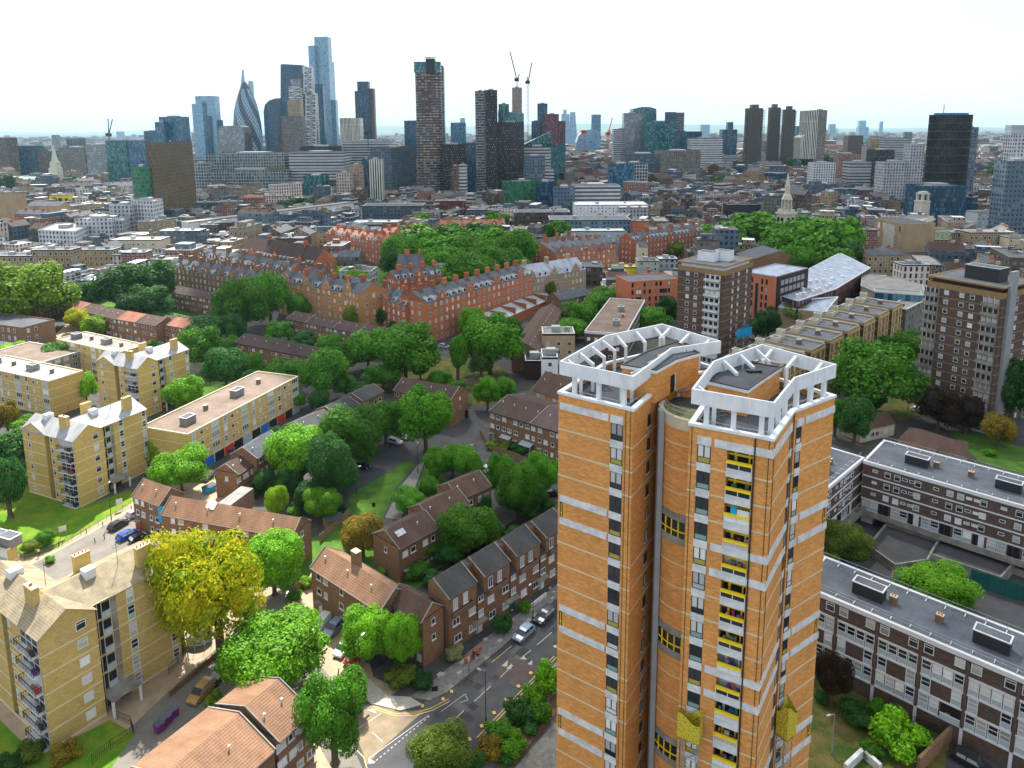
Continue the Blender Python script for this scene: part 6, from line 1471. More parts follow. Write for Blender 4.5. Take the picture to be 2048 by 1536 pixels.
for z0, z1, r0, r1 in ((66.5, 71, 3.2, 2.6), (71, 74, 2.6, 1.4), (74, 82, 1.7, 1.5), (82, 83, 2.0, 2.0), (83, 98, 1.5, .3), (98, 100, .2, .15)):
    mb.tube((0, 0, z0*s), (0, 0, z1*s), r0, r1, 'stone', 8)
mb.build('tower', t); op = MB()
for i in range(4):
    a = i*math.pi/2; c_, s_ = math.cos(a), math.sin(a)
    for u in (-1.8, 1.8): p = (4.65*c_-u*s_, 4.65*s_+u*c_); op.bar((p[0], p[1], 34*s), (p[0], p[1], 43*s), 1.2, 1.2, 'blk')
op.build('belfry_opening', t)
t, L_, W_ = mansion('brick church nave with pediment and round window in front of the steeple trees', (1472, 507), (1500, 520), (1545, 493), h=13, wall='brownb', roof='slate', gables=0, chim=0, dorm=False, rise=4.5, storeys=2, name='church_nave')
# second church / town hall
t, L_, W_ = flatblock('long ochre hall with pitched slate roof beside the white clock tower', (1750, 437), (1812, 448), W=22, h=19, wall='tan', roof='slate', parm='tan', name='town_hall', cat='town hall')
w = Wins(t); w.face('w', 2., 4., (0, 0), (L_, 0), [L_*(.15+.17*i) for i in range(5)], [7, 13]); w.done()
t, L_, W_ = flatblock('white columned hall front beside the white clock tower', (1813, 452), (1868, 432), W=14, h=17, wall='stone', roof='felt', parm='stone', name='town_hall', cat='town hall')
pm_ = MB()
for i in range(9): pm_.tube((L_*(i+.5)/9, -.6, 4), (L_*(i+.5)/9, -.6, 14), .5, .45, 'stone')
pm_.box(0, L_, -1.2, 0, 14, 15.5, 'stone'); pm_.box(0, L_, -1.2, 0, 2.5, 4, 'stone'); pm_.build('colonnade', t)
c_ = G(1840, 455); p = atD(1840, 383, c_[1]); t = thing('clock_tower', 'white stone clock tower with open belfry above the columned hall', 'clock tower', (*c_, 0), R(15)); mb = MB(); z = p.z
mb.prism(sq(4), 0, z*.72, 'stone', 'stone'); mb.prism(sq(4.4), z*.72, z*.75, 'stone', 'stone', True)
for x in (-2.6, 2.6):
    for y in (-2.6, 2.6): mb.box(x-.8, x+.8, y-.8, y+.8, z*.75, z*.93, 'stone')
mb.prism(sq(3.8), z*.93, z*.96, 'stone', 'stone', True); mb.prism(sq(2.6), z*.96, z, 'stone', 'stone'); mb.build('tower', t)
# left white steeple far away
c_ = G(115, 372); p = atD(113, 290, c_[1]); t = thing('church_steeple', 'pale stone steeple far away at the left, in front of the long stone block', 'church steeple', (*c_, 0)); mb = MB(); z = p.z
mb.prism(sq(6.5), 0, z*.45, 'stone', 'stone'); mb.prism(sq(5.), z*.45, z*.6, 'stone', 'stone'); mb.tube((0, 0, z*.6), (0, 0, z), 4.5, .4, 'stone', 8); mb.build('tower', t); FOOT.append((*c_, 15))
c2 = G(75, 375); t = thing('church_nave', 'church nave with pale green roof left of the far pale steeple', 'church', (c2[0], c2[1], 0), 0); mb = MB(); mb.box(-28, 28, -9, 9, 0, 12, 'stone', 'stone'); mb.build('wall', t); mb = MB(); M['verd'] = plain('verdigris', (.22, .38, .28)); gable(mb, -28, 28, -9, 9, 12, 4, 'verd', 'stone'); mb.build('roof', t); FOOT.append((*c2, 30))
# concrete railway viaduct box
def viaduct():
    a_, b_ = Vector(G(380, 480)), Vector(G(708, 432)); dv = b_-a_; t = thing('railway_viaduct', 'long pale concrete railway viaduct wall crossing behind the bronze tower', 'viaduct', (a_.x, a_.y, 0), math.atan2(dv.y, dv.x)); L_ = dv.length; occ(t, L_, 10)
    mb = MB(); mb.box(0, L_, 0, 9, 5, 13.5, 'conc', 'feltl')
    for i in range(int(L_/9)): mb.box(i*9., i*9+.25, -.12, 0, 5, 13.4, 'gconc')
    mb.box(0, L_, -.2, 0, 12.6, 13.6, 'feltl'); mb.build('wall', t); pb = MB()
    for i in range(int(L_/18)+1): pb.box(i*18, i*18+2.5, 1, 8, 0, 5, 'gconc')
    pb.build('pier', t)
viaduct()
# a few named middle-distance pieces: (label, xl, xr, ytop, base y of front, mat, roof, name, cat)
MID = [
 ('yellow painted building with dark mural patches at the far left', 98, 138, 390, 412, 'yelwall', 'feltl'),
 ('tan block with slate top in front of the yellow painted building', 54, 122, 412, 455, 'tan', 'slate'),
 ('plain brown warehouse cut by the left picture edge', -30, 32, 385, 460, 'tan', 'felt'),
 ('orange brick box with white roof right of the tan block', 160, 212, 408, 430, 'tan', 'feltw'),
 ('row of tan apartments with grey set back top storey, nearer left', 62, 142, 500, 560, 'f_tan', 'felt'),
 ('long low tan apartments at the left picture edge', -20, 66, 512, 560, 'f_tan', 'felt'),
 ('tan curved apartment block with glass roof storey', 144, 224, 500, 545, 'f_tan', 'felt'),
 ('small red brick corner house with white windows near the left terraces', 242, 290, 505, 545, 'f_red', 'feltw'),
 ('cream narrow house left of the small red brick corner house', 224, 243, 510, 545, 'f_cream', 'felt'),
 ('maroon panelled block with pale window frames below the bronze tower', 432, 460, 445, 478, 'f_dred', 'felt'),
 ('brown workshop with flat roof between the maroon block and the bronze tower', 400, 434, 450, 480, 'f_gbrown', 'felt'),
 ('grey market hall with sloping pale roofs under the bronze tower', 318, 398, 462, 500, 'f_slate', 'feltw'),
 ('pale sheet roofed hall between white apartments and grey market hall', 222, 320, 480, 512, 'cream', 'feltw'),
 ('yellow stock block with regular windows on the railway wall', 437, 485, 403, 425, 'f_tan', 'feltl'),
 ('red brick gabled chapel beside the yellow stock block', 486, 525, 395, 425, 'f_red', 'tilepk'),
 ('long cream office above the railway wall', 526, 578, 392, 418, 'f_cream', 'feltl'),
 ('blue grey shed left of the yellow stock block', 388, 436, 405, 430, 'f_slate', 'felt'),
 ('white and maroon corner house at the right end of the railway wall', 702, 724, 418, 448, 'f_white', 'feltb'),
 ('long dark blue market building with skylit roof', 724, 845, 412, 450, 'f_slate', 'feltd'),
 ('wide white roofed shed below the dark blue market building', 705, 800, 445, 465, 'f_strip', 'feltw'),
 ('maroon block with white window bands behind the trees mound', 870, 930, 402, 425, 'f_dred', 'felt'),
 ('teal fronted low building behind the trees mound', 885, 912, 430, 442, 'teal', 'feltl'),
 ('glass topped grey building left of the round tree', 935, 985, 420, 440, 'f_slate', 'felt'),
 ('pale stone corner house with cornice', 985, 1014, 412, 432, 'f_cream', 'feltl'),
 ('brown brick warehouse beside the green glass cube', 1028, 1140, 425, 465, 'f_gbrown', 'felt'),
 ('long grey terrace office with dark glass top floor', 1100, 1262, 440, 478, 'f_slate', 'felt'),
 ('white stepped building right of the small square window office', 1150, 1297, 410, 440, 'white', 'feltw'),
 ('white corner building with square windows left of the orange wall', 1238, 1297, 415, 448, 'f_white', 'feltw'),
 ('orange plain wall building beside the cream wall', 1256, 1298, 442, 475, 'terra', 'feltl'),
 ('cream plain wall building left of the orange wall', 1228, 1257, 440, 470, 'cream', 'feltl'),
 ('black boxy theatre in the old town', 1455, 1522, 410, 442, 'darkg', 'feltd'),
 ('long pale blue roofed shed right of the mound of trees', 1140, 1250, 462, 485, 'bluep', 'feltw'),
 ('orange block with big orange end wall in the old town', 1567, 1585, 334, 352, 'terra', 'felt'),
 ('round cornered grey window bay block beside the orange end wall', 1533, 1568, 332, 358, 'f_slate', 'feltl'),
 ('teal fronted building left of the brown warehouse row', 1671, 1716, 378, 402, 'f_teal', 'felt'),
 ('brown warehouse row below the dark oval tower', 1720, 1826, 380, 402, 'f_gbrown', 'feltd'),
 ('round red and white striped corner building near the church trees', 1700, 1756, 460, 500, 'f_red', 'feltd'),
 ('curved tan terrace with grey mansard behind the metal roofed block', 1735, 1805, 510, 560, 'f_tan', 'slate'),
 ('yellow pale block behind the right tower block, left part', 1806, 1860, 530, 585, 'f_cream', 'felt'),
 ('tan apartment block with dark balconies at upper right', 1940, 2030, 465, 500, 'f_tan', 'feltb'),
 ('ochre block with big windows right of the green lettered wall', 1905, 1940, 465, 495, 'f_tan', 'felt'),
 ('blue grey boxy office at the upper right', 1956, 2040, 425, 465, 'bluep', 'grassd'),
 ('white and tan house at the right picture edge', 2018, 2070, 475, 505, 'cream', 'felt'),
 ('yellow brick pub with gable near the central tower', 1278, 1296, 494, 545, 'cream', 'slate'),
 ('pale green painted house with flat roof near the central tower', 1276, 1318, 522, 555, 'greenp', 'felt'),
 ('white house cluster behind the central tower', 1318, 1356, 518, 548, 'f_white', 'feltw'),
 ('brown gabled house left of the orange clad block', 1216, 1256, 556, 585, 'tan', 'tilebr'),
 ('yellow tarpaulin roofed stall shed', 1225, 1275, 538, 552, 'yelwall', 'yelwall'),
 ('white and dark timber block left of the tower crown', 1084, 1116, 715, 775, 'white', 'felt'),
 ('dark timber clad cube beside the white wall left of the tower crown', 1050, 1084, 722, 760, 'woodd', 'feltd'),
 ('orange brick flat roofed house left of the tower crown', 1058, 1110, 697, 722, 'redb', 'feltl'),
 ('ochre brick house with cluttered roof left of the tower crown', 1085, 1150, 668, 730, 'tan', 'feltl')]
M['yelwall'] = plain('yellow_wall', (.72, .58, .02), .7, var=.1)
for s in MID:
    lab, xl, xr, yt, yb, mat, roof = s; PROT.append((xl, yt, xr, G((xl+xr)/2, yb)[1]))
    g = G((xl+xr)/2, yb); D = g[1]; L0, R0 = atD(xl, yt, D), atD(xr, yt, D); h = max(5, L0.z); wd = R0.x-L0.x; dep = min(30, max(9, wd*.45))
    t = thing('city_building', lab, 'building', (L0.x, D, 0), 0); FOOT.append((L0.x+wd/2, D+dep/2, max(wd, dep)*.5)); mb = MB(); f = [(0, 0), (wd, 0), (wd, dep), (0, dep)]
    mb.prism(f, 0, h, mat); mb.build('wall', t); rm = MB()
    if roof in ('tilepk', 'tilebr', 'slate'): gable(rm, 0, wd, 0, dep, h, min(4, dep*.25), roof, mat)
    else: rm.poly([(x, y, h-.4) for x, y in inset(f, .2)], roof); rm.ring(f, .35, h-.6, h+.15, 'conc' if mat != 'darkg' else 'darkg'); rm.box(wd*.3, wd*.3+3, dep*.4, dep*.4+2.5, h-.4, h+1.6, 'grey'); rm.box(wd*.7, wd*.7+2, dep*.5, dep*.5+1.5, h-.4, h+1.1, 'feltl')
    rm.build('roof', t)
    if mat in ('tan', 'cream', 'white', 'redb', 'greenp', 'bluep', 'terra') and wd > 5 and 'plain' not in lab:
        w = Wins(t); n = max(1, int(wd/3.2)); w.face('w', 1.2, 1.4, (0, 0), (wd, 0), [wd*(i+.5)/n for i in range(n)], [1+3*k for k in range(int(h/3.1))]); w.done(60)
    if 'mural' in lab:
        for j, x in enumerate((.15, .45, .75)): m_ = MB(); m_.tube((wd*x+2, -.05, h*.55), (wd*x+2, -.12, h*.55), 3.0-j*.5, 3.0-j*.5, 'darkg', 12); m_.build('mural_patch', t)
# green lettered gable
g = G(1885, 500); D = g[1]; L0, R0 = atD(1870, 458, D), atD(1901, 458, D); t = thing('painted_gable', 'red brick gable wall with green painted letters at upper right', 'painted wall', (L0.x, D, 0)); mb = MB(); h = L0.z; wd = R0.x-L0.x; mb.box(0, wd, 0, 10, 0, h, 'f_red', 'felt'); mb.build('wall', t); FOOT.append((L0.x+wd/2, D+5, 10))
cu = bpy.data.curves.new('letters', 'FONT'); cu.body = 'YES'; cu.size = 7.; cu.extrude = .1; to = bpy.data.objects.new('lettering', cu); COL.objects.link(to)
bpy.context.view_layer.update(); me = bpy.data.meshes.new_from_object(to); bpy.data.objects.remove(to); lo = bpy.data.objects.new('lettering', me); COL.objects.link(lo); lo.parent = t; M['grlet'] = plain('green_letter_paint', (.05, .36, .22), .6); me.materials.append(M['grlet'])
xs = [v.co.x for v in me.vertices]; wl_ = max(xs)-min(xs); sc_ = wd*.88/wl_; lo.scale = (sc_, sc_, 1); lo.rotation_euler = (R(90), 0, 0); lo.location = (wd*.06, -.2, h-6.2)
bg_ = MB(); bg_.box(.2, wd-.2, -.08, 0, h-7.4, h-.4, 'cream'); bg_.build('painted_panel', t)
# ---------------- labels that single things out: nearest landmark, side of it, and order
LMK = [(1390, 900, 'the orange twin tower'), (100, 1350, 'the nearest gabled yellow block'), (165, 920, 'the yellow block above the lawn'), (270, 770, 'the farthest gabled yellow block'), (460, 830, 'the yellow slab with garages'), (450, 1020, 'the long orange tiled terrace'), (730, 1170, 'the tall chimney terrace'), (500, 1450, 'the bottom edge terrace'), (1000, 1150, 'the slate roofed main road terrace'), (870, 1030, 'the stepped brown terraces'), (700, 800, 'the L shaped terrace'), (1050, 840, 'the purple stained terrace'), (550, 700, 'the long low dark roofed terrace'), (660, 655, 'the terrace facing the orange mansion'), (385, 590, 'the two round trees terrace'), (250, 650, 'the terracotta patched terrace'), (930, 610, 'the long red mansion block'), (640, 590, 'the orange mansion block'), (420, 550, 'the parallel brown mansion terraces'), (550, 510, 'the three gabled red school'), (1175, 520, 'the peaked dormer mansion'), (1340, 480, 'the far red mansion'), (1110, 550, 'the blue slate roofed school'), (1230, 640, 'the reddish flat roofed block'), (1420, 600, 'the central brown tower'), (1940, 680, 'the right edge brown tower'), (1650, 560, 'the skylit metal roof'), (1700, 680, 'the yellow trimmed long block'), (1880, 980, 'the slab beyond the paved court'), (1850, 1280, 'the glazed balcony slab'), (1830, 870, 'the low nursery school'), (1568, 420, 'the white church steeple'), (1840, 420, 'the white clock tower'), (1897, 300, 'the dark oval tower'), (1545, 260, 'the three concrete towers'), (1630, 270, 'the white grid tower'), (1195, 385, 'the square windowed office'), (1045, 385, 'the green glass cube'), (855, 250, 'the rust and glass tower'), (975, 290, 'the sloping dark tower'), (340, 370, 'the bronze tower'), (545, 430, 'the railway viaduct'), (670, 375, 'the cream hotel'), (485, 340, 'the white framed office'), (220, 440, 'the stepped white apartments'), (118, 400, 'the yellow mural building'), (115, 340, 'the far pale steeple'), (715, 480, 'the orange roofed mansion'), (785, 430, 'the dark blue market'), (1490, 425, 'the black box theatre'), (1885, 465, 'the green lettered gable'), (1140, 270, 'the dark red stepped tower'), (1300, 260, 'the curved roof green tower'), (1340, 300, 'the broad teal office'), (100, 530, 'the set back apartments'), (940, 740, 'the small round park lawn')]
ORD = 'nearest,second,third,fourth,fifth,sixth,seventh,eighth,ninth,tenth,eleventh,twelfth,thirteenth,fourteenth,fifteenth,sixteenth,seventeenth,eighteenth,nineteenth,twentieth'.split(',')
TODO = []
def autolabel(o, desc, noun, X, Y, Z=5.): TODO.append((o, desc, noun, *proj(X, Y, Z)))
def flush():
    bins = {}
    for it in TODO:
        x, y = it[3:]; bst = min(LMK, key=lambda l: (l[0]-x)**2+((l[1]-y)*1.3)**2); dx, dy = x-bst[0], (y-bst[1])*1.3
        rel = ('left of' if dx < 0 else 'right of') if abs(dx) > abs(dy) else ('beyond' if dy < 0 else 'in front of')
        bins.setdefault((bst[2], rel, it[2]), []).append((dx*dx+dy*dy, it))
    for (lm, rel, noun), l in bins.items():
        l.sort(key=lambda q: q[0])
        for k, (_, it) in enumerate(l):
            w = ORD[k] if k < 20 else 'farthest'
            q_ = '%s, %s %s %s' % (it[1], w if k == 0 else w+' nearest', rel, lm)
            it[0]['label'] = q_ if len(q_.split()) < 17 else q_.replace(' building with ', ' building, ').replace('in front of', 'before')
    TODO.clear()
# ---------------- trees
LC = {'mid': (.075, .25, .016), 'bright': (.14, .39, .012), 'dark': (.032, .125, .026), 'lime': (.19, .38, .012), 'yel': (.42, .40, .012), 'aut': (.22, .18, .02), 'pale': (.11, .20, .06), 'dred': (.035, .022, .016), 'olive': (.12, .19, .02), 'white': (.30, .36, .24)}
LN = {'mid': 'mid green', 'bright': 'bright green', 'dark': 'dark green', 'lime': 'yellow green', 'yel': 'golden yellow', 'aut': 'orange tinged', 'pale': 'pale green', 'dred': 'dark red brown', 'olive': 'olive green', 'white': 'white flowering'}
for k, v in LC.items(): M['leaf_'+k] = leafm('foliage_'+k, v)
b = NB('foliage_gold'); ri = b.n('NewGeometry').outputs['Random Per Island']; nn_ = b.noise(.9, det=3); c = b.n('ValToRGB', {0: b.math('ADD', b.math('MULTIPLY', ri, .4), b.math('MULTIPLY', nn_, .8))}); e = c.color_ramp.elements; e[0].position = .3; e[0].color = (.10, .24, .006, 1); e[1].position = .8; e[1].color = (.58, .50, .008, 1); e.new(.55).color = (.36, .42, .006, 1)
b.set(col=c.outputs[0], rough=.6, spec=.15); tr = b.n('BsdfTranslucent', {0: c.outputs[0]}); ms = b.n('MixShader', {0: .4, 1: b.b.outputs[0], 2: tr.outputs[0]}); b.t.links.new(ms.outputs[0], b.t.nodes['Material Output'].inputs[0]); M['leaf_yel'] = b.m
def crown_mesh(seed, nl, ls, lobes=13, core=.70):
    rr = random.Random(seed); L_ = [((0, 0, 0), .66)]
    for i in range(lobes):
        a = 2*math.pi*(i*.618+rr.random()*.2); el = -.5+1.45*((i+.5)/lobes)+rr.uniform(-.1, .1); el = max(-.7, min(1.25, el)); d = rr.uniform(.50, .74); r = rr.uniform(.24, .44)
        L_.append(((d*math.cos(a)*math.cos(el), d*math.sin(a)*math.cos(el), d*math.sin(el)), r))
    vs = []; fs = []; mi = []
    tot = sum(r*r for _, r in L_)
    for ci, (c, r) in enumerate(L_):
        n = int(nl*r*r/tot)
        for _ in range(n):
            z = rr.uniform(-1, 1); a = rr.uniform(0, 2*math.pi); q = math.sqrt(1-z*z); d = Vector((q*math.cos(a), q*math.sin(a), z)); rad = r*(rr.uniform(.86, 1.06)+(.10 if rr.random() < .12 else 0))
            p = Vector(c)+d*rad
            if any((p-Vector(c2)).length < r2*.8 for k, (c2, r2) in enumerate(L_) if k != ci): continue
            if p.z < -.75: continue
            nn = (d+Vector((rr.uniform(-1, 1), rr.uniform(-1, 1), rr.uniform(-.6, 1.0)))*.75).normalized(); t = nn.orthogonal().normalized(); b2 = nn.cross(t); s = ls*rr.uniform(.6, 1.35); an = rr.uniform(0, 6.28)
            t, b2 = t*math.cos(an)+b2*math.sin(an), b2*math.cos(an)-t*math.sin(an)
            i = len(vs); vs += [p-t*s*.5, p+b2*s*.36, p+t*s*.55, p-b2*s*.36]; fs.append((i, i+1, i+2, i+3))
    # inner masses so the crown is not see-through
    for c, r in L_:
        R_ = r*core; n = 7; i0 = len(vs); rows = 5
        for j in range(rows+1):
            el = -math.pi/2+math.pi*j/rows
            for i in range(n): a = 2*math.pi*i/n+j*.4; k = R_*rr.uniform(.9, 1.08); vs.append(Vector(c)+Vector((k*math.cos(el)*math.cos(a), k*math.cos(el)*math.sin(a), k*math.sin(el))))
        for j in range(rows):
            for i in range(n): fs.append((i0+j*n+i, i0+j*n+(i+1) % n, i0+(j+1)*n+(i+1) % n, i0+(j+1)*n+i))
    me = bpy.data.meshes.new('foliage'); me.from_pydata([tuple(v) for v in vs], [], fs); me.materials.append(M['leaf_mid']); me.update(); return me
CR = {'n': [crown_mesh(10+i, 26000, .052, 19) for i in range(4)], 'm': [crown_mesh(20+i, 8500, .085, 15) for i in range(4)], 'f': [crown_mesh(30+i, 1500, .19, 9) for i in range(3)], 's': [crown_mesh(40+i, 2600, .13, 7) for i in range(2)], 'o': [crown_mesh(50+i, 22000, .05, 26, .6) for i in range(2)]}
def trunk_mesh(seed):
    rr = random.Random(seed); mb = MB(); mb.tube((0, 0, 0), (.0, .0, .5), .035, .026, 'trunk'); mb.tube((0, 0, 0), (0, 0, .04), .055, .036, 'trunk')
    for i in range(6):
        a = i*1.05+rr.random(); b0 = .40+.1*rr.random(); e = (.28*math.cos(a), .28*math.sin(a), .78+.15*rr.random()); k = (.1*math.cos(a), .1*math.sin(a), .6)
        mb.tube((0, 0, b0), k, .018, .013, 'trunk', 6); mb.tube(k, e, .013, .006, 'trunk', 5)
    o = mb.build('trunk'); me = o.data; COL.objects.unlink(o); bpy.data.objects.remove(o); return me
TR = [trunk_mesh(i) for i in range(3)]
TC = [0]; trr = random.Random(99)
def tree_at(X, Y, R_, Hh, kind, desc=None, group=None, bush=False, low=.0, shape='round'):
    """crown radius R_, total height Hh"""
    i = TC[0]; TC[0] += 1; d = math.hypot(X, Y)
    lod = 'n' if d < 175 else ('m' if d < 420 else 'f')
    if bush: lod = 's' if d < 300 else 'f'
    r = bpy.data.objects.new('bush' if bush else 'tree', None); COL.objects.link(r); r.location = (X, Y, low); r.rotation_euler = (0, 0, trr.uniform(0, 6.28))
    if kind == 'yel' and d < 200: lod = 'o'
    me = CR[lod][i % len(CR[lod])]; c = bpy.data.objects.new('foliage' if bush else 'crown', me); COL.objects.link(c); c.parent = r
    c.material_slots[0].link = 'OBJECT'; c.material_slots[0].material = M['leaf_'+kind]
    if bush: c.scale = (R_*1.05, R_*1.05, Hh/1.55); c.location = (0, 0, Hh*.42)
    else:
        zc = Hh*.56; sz = Hh*.46; c.scale = (R_*1.12, R_*1.12, sz*1.06); c.location = (0, 0, zc)
        t = bpy.data.objects.new('trunk', TR[i % 3]); COL.objects.link(t); t.parent = r; t.scale = (Hh*1.0, Hh*1.0, Hh*.95)
    r['category'] = 'bush' if bush else 'tree'; r['group'] = group or ('bushes among the buildings' if bush else 'trees of the neighbourhood')
    desc = desc or ('%s %s' % (LN[kind], 'bush' if bush else 'leafy tree'))
    if desc.startswith('='): r['label'] = desc[1:]
    else: autolabel(r, desc, 'bush' if bush else 'tree', X, Y, Hh*.6)
    FOOT.append((X, Y, max(2., R_*.55))); return r
def tree(x, y, w, h, kind, desc=None, bush=False):
    """x,y: centre of the crown in the photo, w,h its size there"""
    zc = 5.; sc_ = 1.16 if (y < 620 and not bush) else 1.04; w *= sc_; h *= sc_
    for _ in range(8):
        p = P(x, y, zc); k = (p-Vector((0, 0, CAMH))).dot(FW)/FX; R_ = w*k/2; dep = math.atan2(CAMH-zc, p.y); v = h*k*.5; sv = math.sqrt(max(.2, v*v-(R_*math.sin(dep))**2))/math.cos(dep); sv = max(R_*.62, sv)
        Hh = sv/.46 if not bush else sv*1.6; zc = Hh*.56 if not bush else Hh*.42
    return tree_at(p.x, p.y, R_, Hh, kind, desc, bush=bush)
TL = '''62 580 120 110 lime;160 590 70 52 dark;245 570 95 85 dark;300 562 80 80 dark;350 550 52 50 dark;400 562 28 30 dark;438 570 28 32 dark;160 636 50 44 yel;192 648 58 40 lime;485 605 92 95 mid;538 588 65 85 mid;420 652 95 62 dark;465 652 50 60 dark;405 692 76 85 mid;450 732 76 88 dark;456 692 44 44 mid;505 730 45 55 mid;570 745 72 60 mid;645 742 85 96 mid;690 705 70 76 mid;735 695 80 76 mid;810 700 124 112 mid;765 748 72 52 mid;840 730 50 50 mid;115 708 66 52 mid;25 705 62 34 lime;170 772 42 58 bright;367 785 70 72 bright;12 832 46 60 aut;40 905 90 100 dark;12 965 60 110 dark;55 850 60 34 bright;318 896 60 56 lime;360 935 100 85 bright;600 905 118 112 bright;662 930 90 124 dark;552 1000 42 60 lime;645 1006 66 66 bright;620 990 60 60 dark;700 865 110 118 mid;770 842 76 82 mid;850 832 96 118 mid;905 918 62 62 mid;935 925 60 66 mid;873 925 50 60 mid;815 1000 62 50 mid;858 975 42 44 mid;1035 972 78 100 mid;1003 950 52 92 mid;1085 948 62 84 mid;1040 1000 60 60 dark;935 1058 108 100 mid;725 1066 80 82 aut;463 1088 52 58 bright;545 1122 112 116 bright;735 1265 96 100 bright;808 1275 72 100 bright;665 1425 124 160 mid;700 1390 60 60 mid;880 1505 112 110 olive;1755 745 150 140 mid;1820 692 64 66 mid;1590 620 84 52 pale;1538 642 52 60 dark;1512 655 42 40 dark;1672 830 38 70 mid;1712 835 66 90 dark;1745 800 50 40 dark;1880 812 72 80 dred;1935 826 66 70 dred;2000 856 62 62 aut;2042 640 60 110 mid;2030 770 84 130 dark;1690 1085 92 86 olive;1660 1070 60 60 olive;1875 1168 122 80 bright;1640 600 30 20 mid;1665 1350 66 92 dred;
805 502 62 66 mid;858 488 66 56 mid;925 490 82 60 mid;985 480 70 50 mid;1028 500 72 84 mid;942 540 96 78 mid;872 530 70 60 mid;900 468 64 44 mid;845 470 60 44 mid;975 515 60 60 mid;905 515 60 50 mid;845 443 42 32 mid;990 440 44 34 mid;1115 460 44 40 mid;945 640 52 56 bright;980 682 112 110 mid;1022 660 42 54 mid;915 706 36 84 mid;962 722 42 60 pale;975 782 50 60 mid;1012 776 42 50 mid;1140 622 42 54 pale;1165 626 62 50 mid;1200 606 62 44 mid;1145 655 62 42 mid;1222 592 62 38 mid;1300 634 72 46 mid;1336 618 40 50 dark;1212 650 50 20 mid;1250 650 40 30 dark;1450 468 72 52 mid;1515 450 92 52 mid;1560 480 80 66 mid;1600 482 84 76 mid;1650 478 90 84 mid;1692 472 66 74 mid;1620 452 60 40 mid;1560 455 50 36 mid;1350 497 42 34 olive;596 612 36 46 mid;668 546 42 30 bright;712 560 46 46 bright;737 630 42 50 dark;765 632 50 46 dark;620 608 30 36 dark;664 622 28 34 mid;790 655 30 30 dark;700 640 30 60 olive;1070 580 24 40 olive;1100 580 24 40 olive;560 660 50 40 mid;600 690 50 30 dark;555 690 40 30 pale;630 325 0 0 mid;
580 410 40 22 dark;610 408 44 22 dark;638 408 34 20 dark;503 442 26 18 mid;14 366 40 34 dark;80 356 26 18 dark;146 362 26 28 dark;1600 326 44 16 dark;1640 324 50 18 dark;1680 322 40 16 dark;1740 314 40 14 mid;2008 335 44 34 dark;1990 350 40 30 dark;2030 310 40 20 dark;1835 372 26 14 dark;950 395 30 16 mid;1860 460 22 26 dark;490 380 0 0 mid;500 600 0 0 mid'''
TL += ';520 690 50 40 mid;610 680 44 40 dark;660 690 50 44 mid;500 760 50 50 dark;545 775 44 40 mid;590 800 40 36 mid;640 800 44 44 dark;720 780 50 40 dark;690 770 44 44 mid;560 870 40 40 dark;530 960 40 46 dark;580 960 60 60 dark;690 950 50 60 dark;620 870 60 50 bright;730 900 50 60 mid;960 1010 46 50 dark;900 1100 60 50 dark;850 1100 50 44 mid;1070 990 50 60 dark;980 1060 50 50 dark;880 760 50 40 mid;915 780 40 40 mid;1040 690 40 50 dark;470 620 40 40 mid;300 600 70 60 dark;270 610 60 50 dark;1765 690 50 44 mid;1700 700 40 50 dark;1990 800 60 60 dark;1960 780 50 50 dred;1650 1110 50 50 olive;1800 1180 40 36 mid;1920 1200 44 40 mid;830 470 70 50 mid;890 500 80 60 mid;950 500 90 60 mid;1010 530 70 70 mid;900 560 80 60 mid;965 470 70 50 dark;1040 545 40 60 mid;790 525 50 50 dark;820 545 50 40 dark;1545 500 60 50 mid;1600 520 70 60 mid;1660 520 70 60 mid;1700 510 50 60 dark;1480 490 60 40 mid;1425 480 50 50 mid'
for ln in TL.replace('\n', ';').split(';'):
    a = ln.split()
    if len(a) == 5 and a[2] != '0': tree(float(a[0]), float(a[1]), float(a[2]), float(a[3]), a[4])
tree(350, 1165, 130, 215, 'yel', '=tall golden yellow tree on the plaza, left trunk of the golden pair')
tree(432, 1185, 170, 220, 'yel', '=wide golden yellow tree on the plaza, right one of the golden pair, over the trampoline')
tree(548, 1300, 200, 165, 'bright', '=very broad bright green tree between the gold taxi and the parked white car')
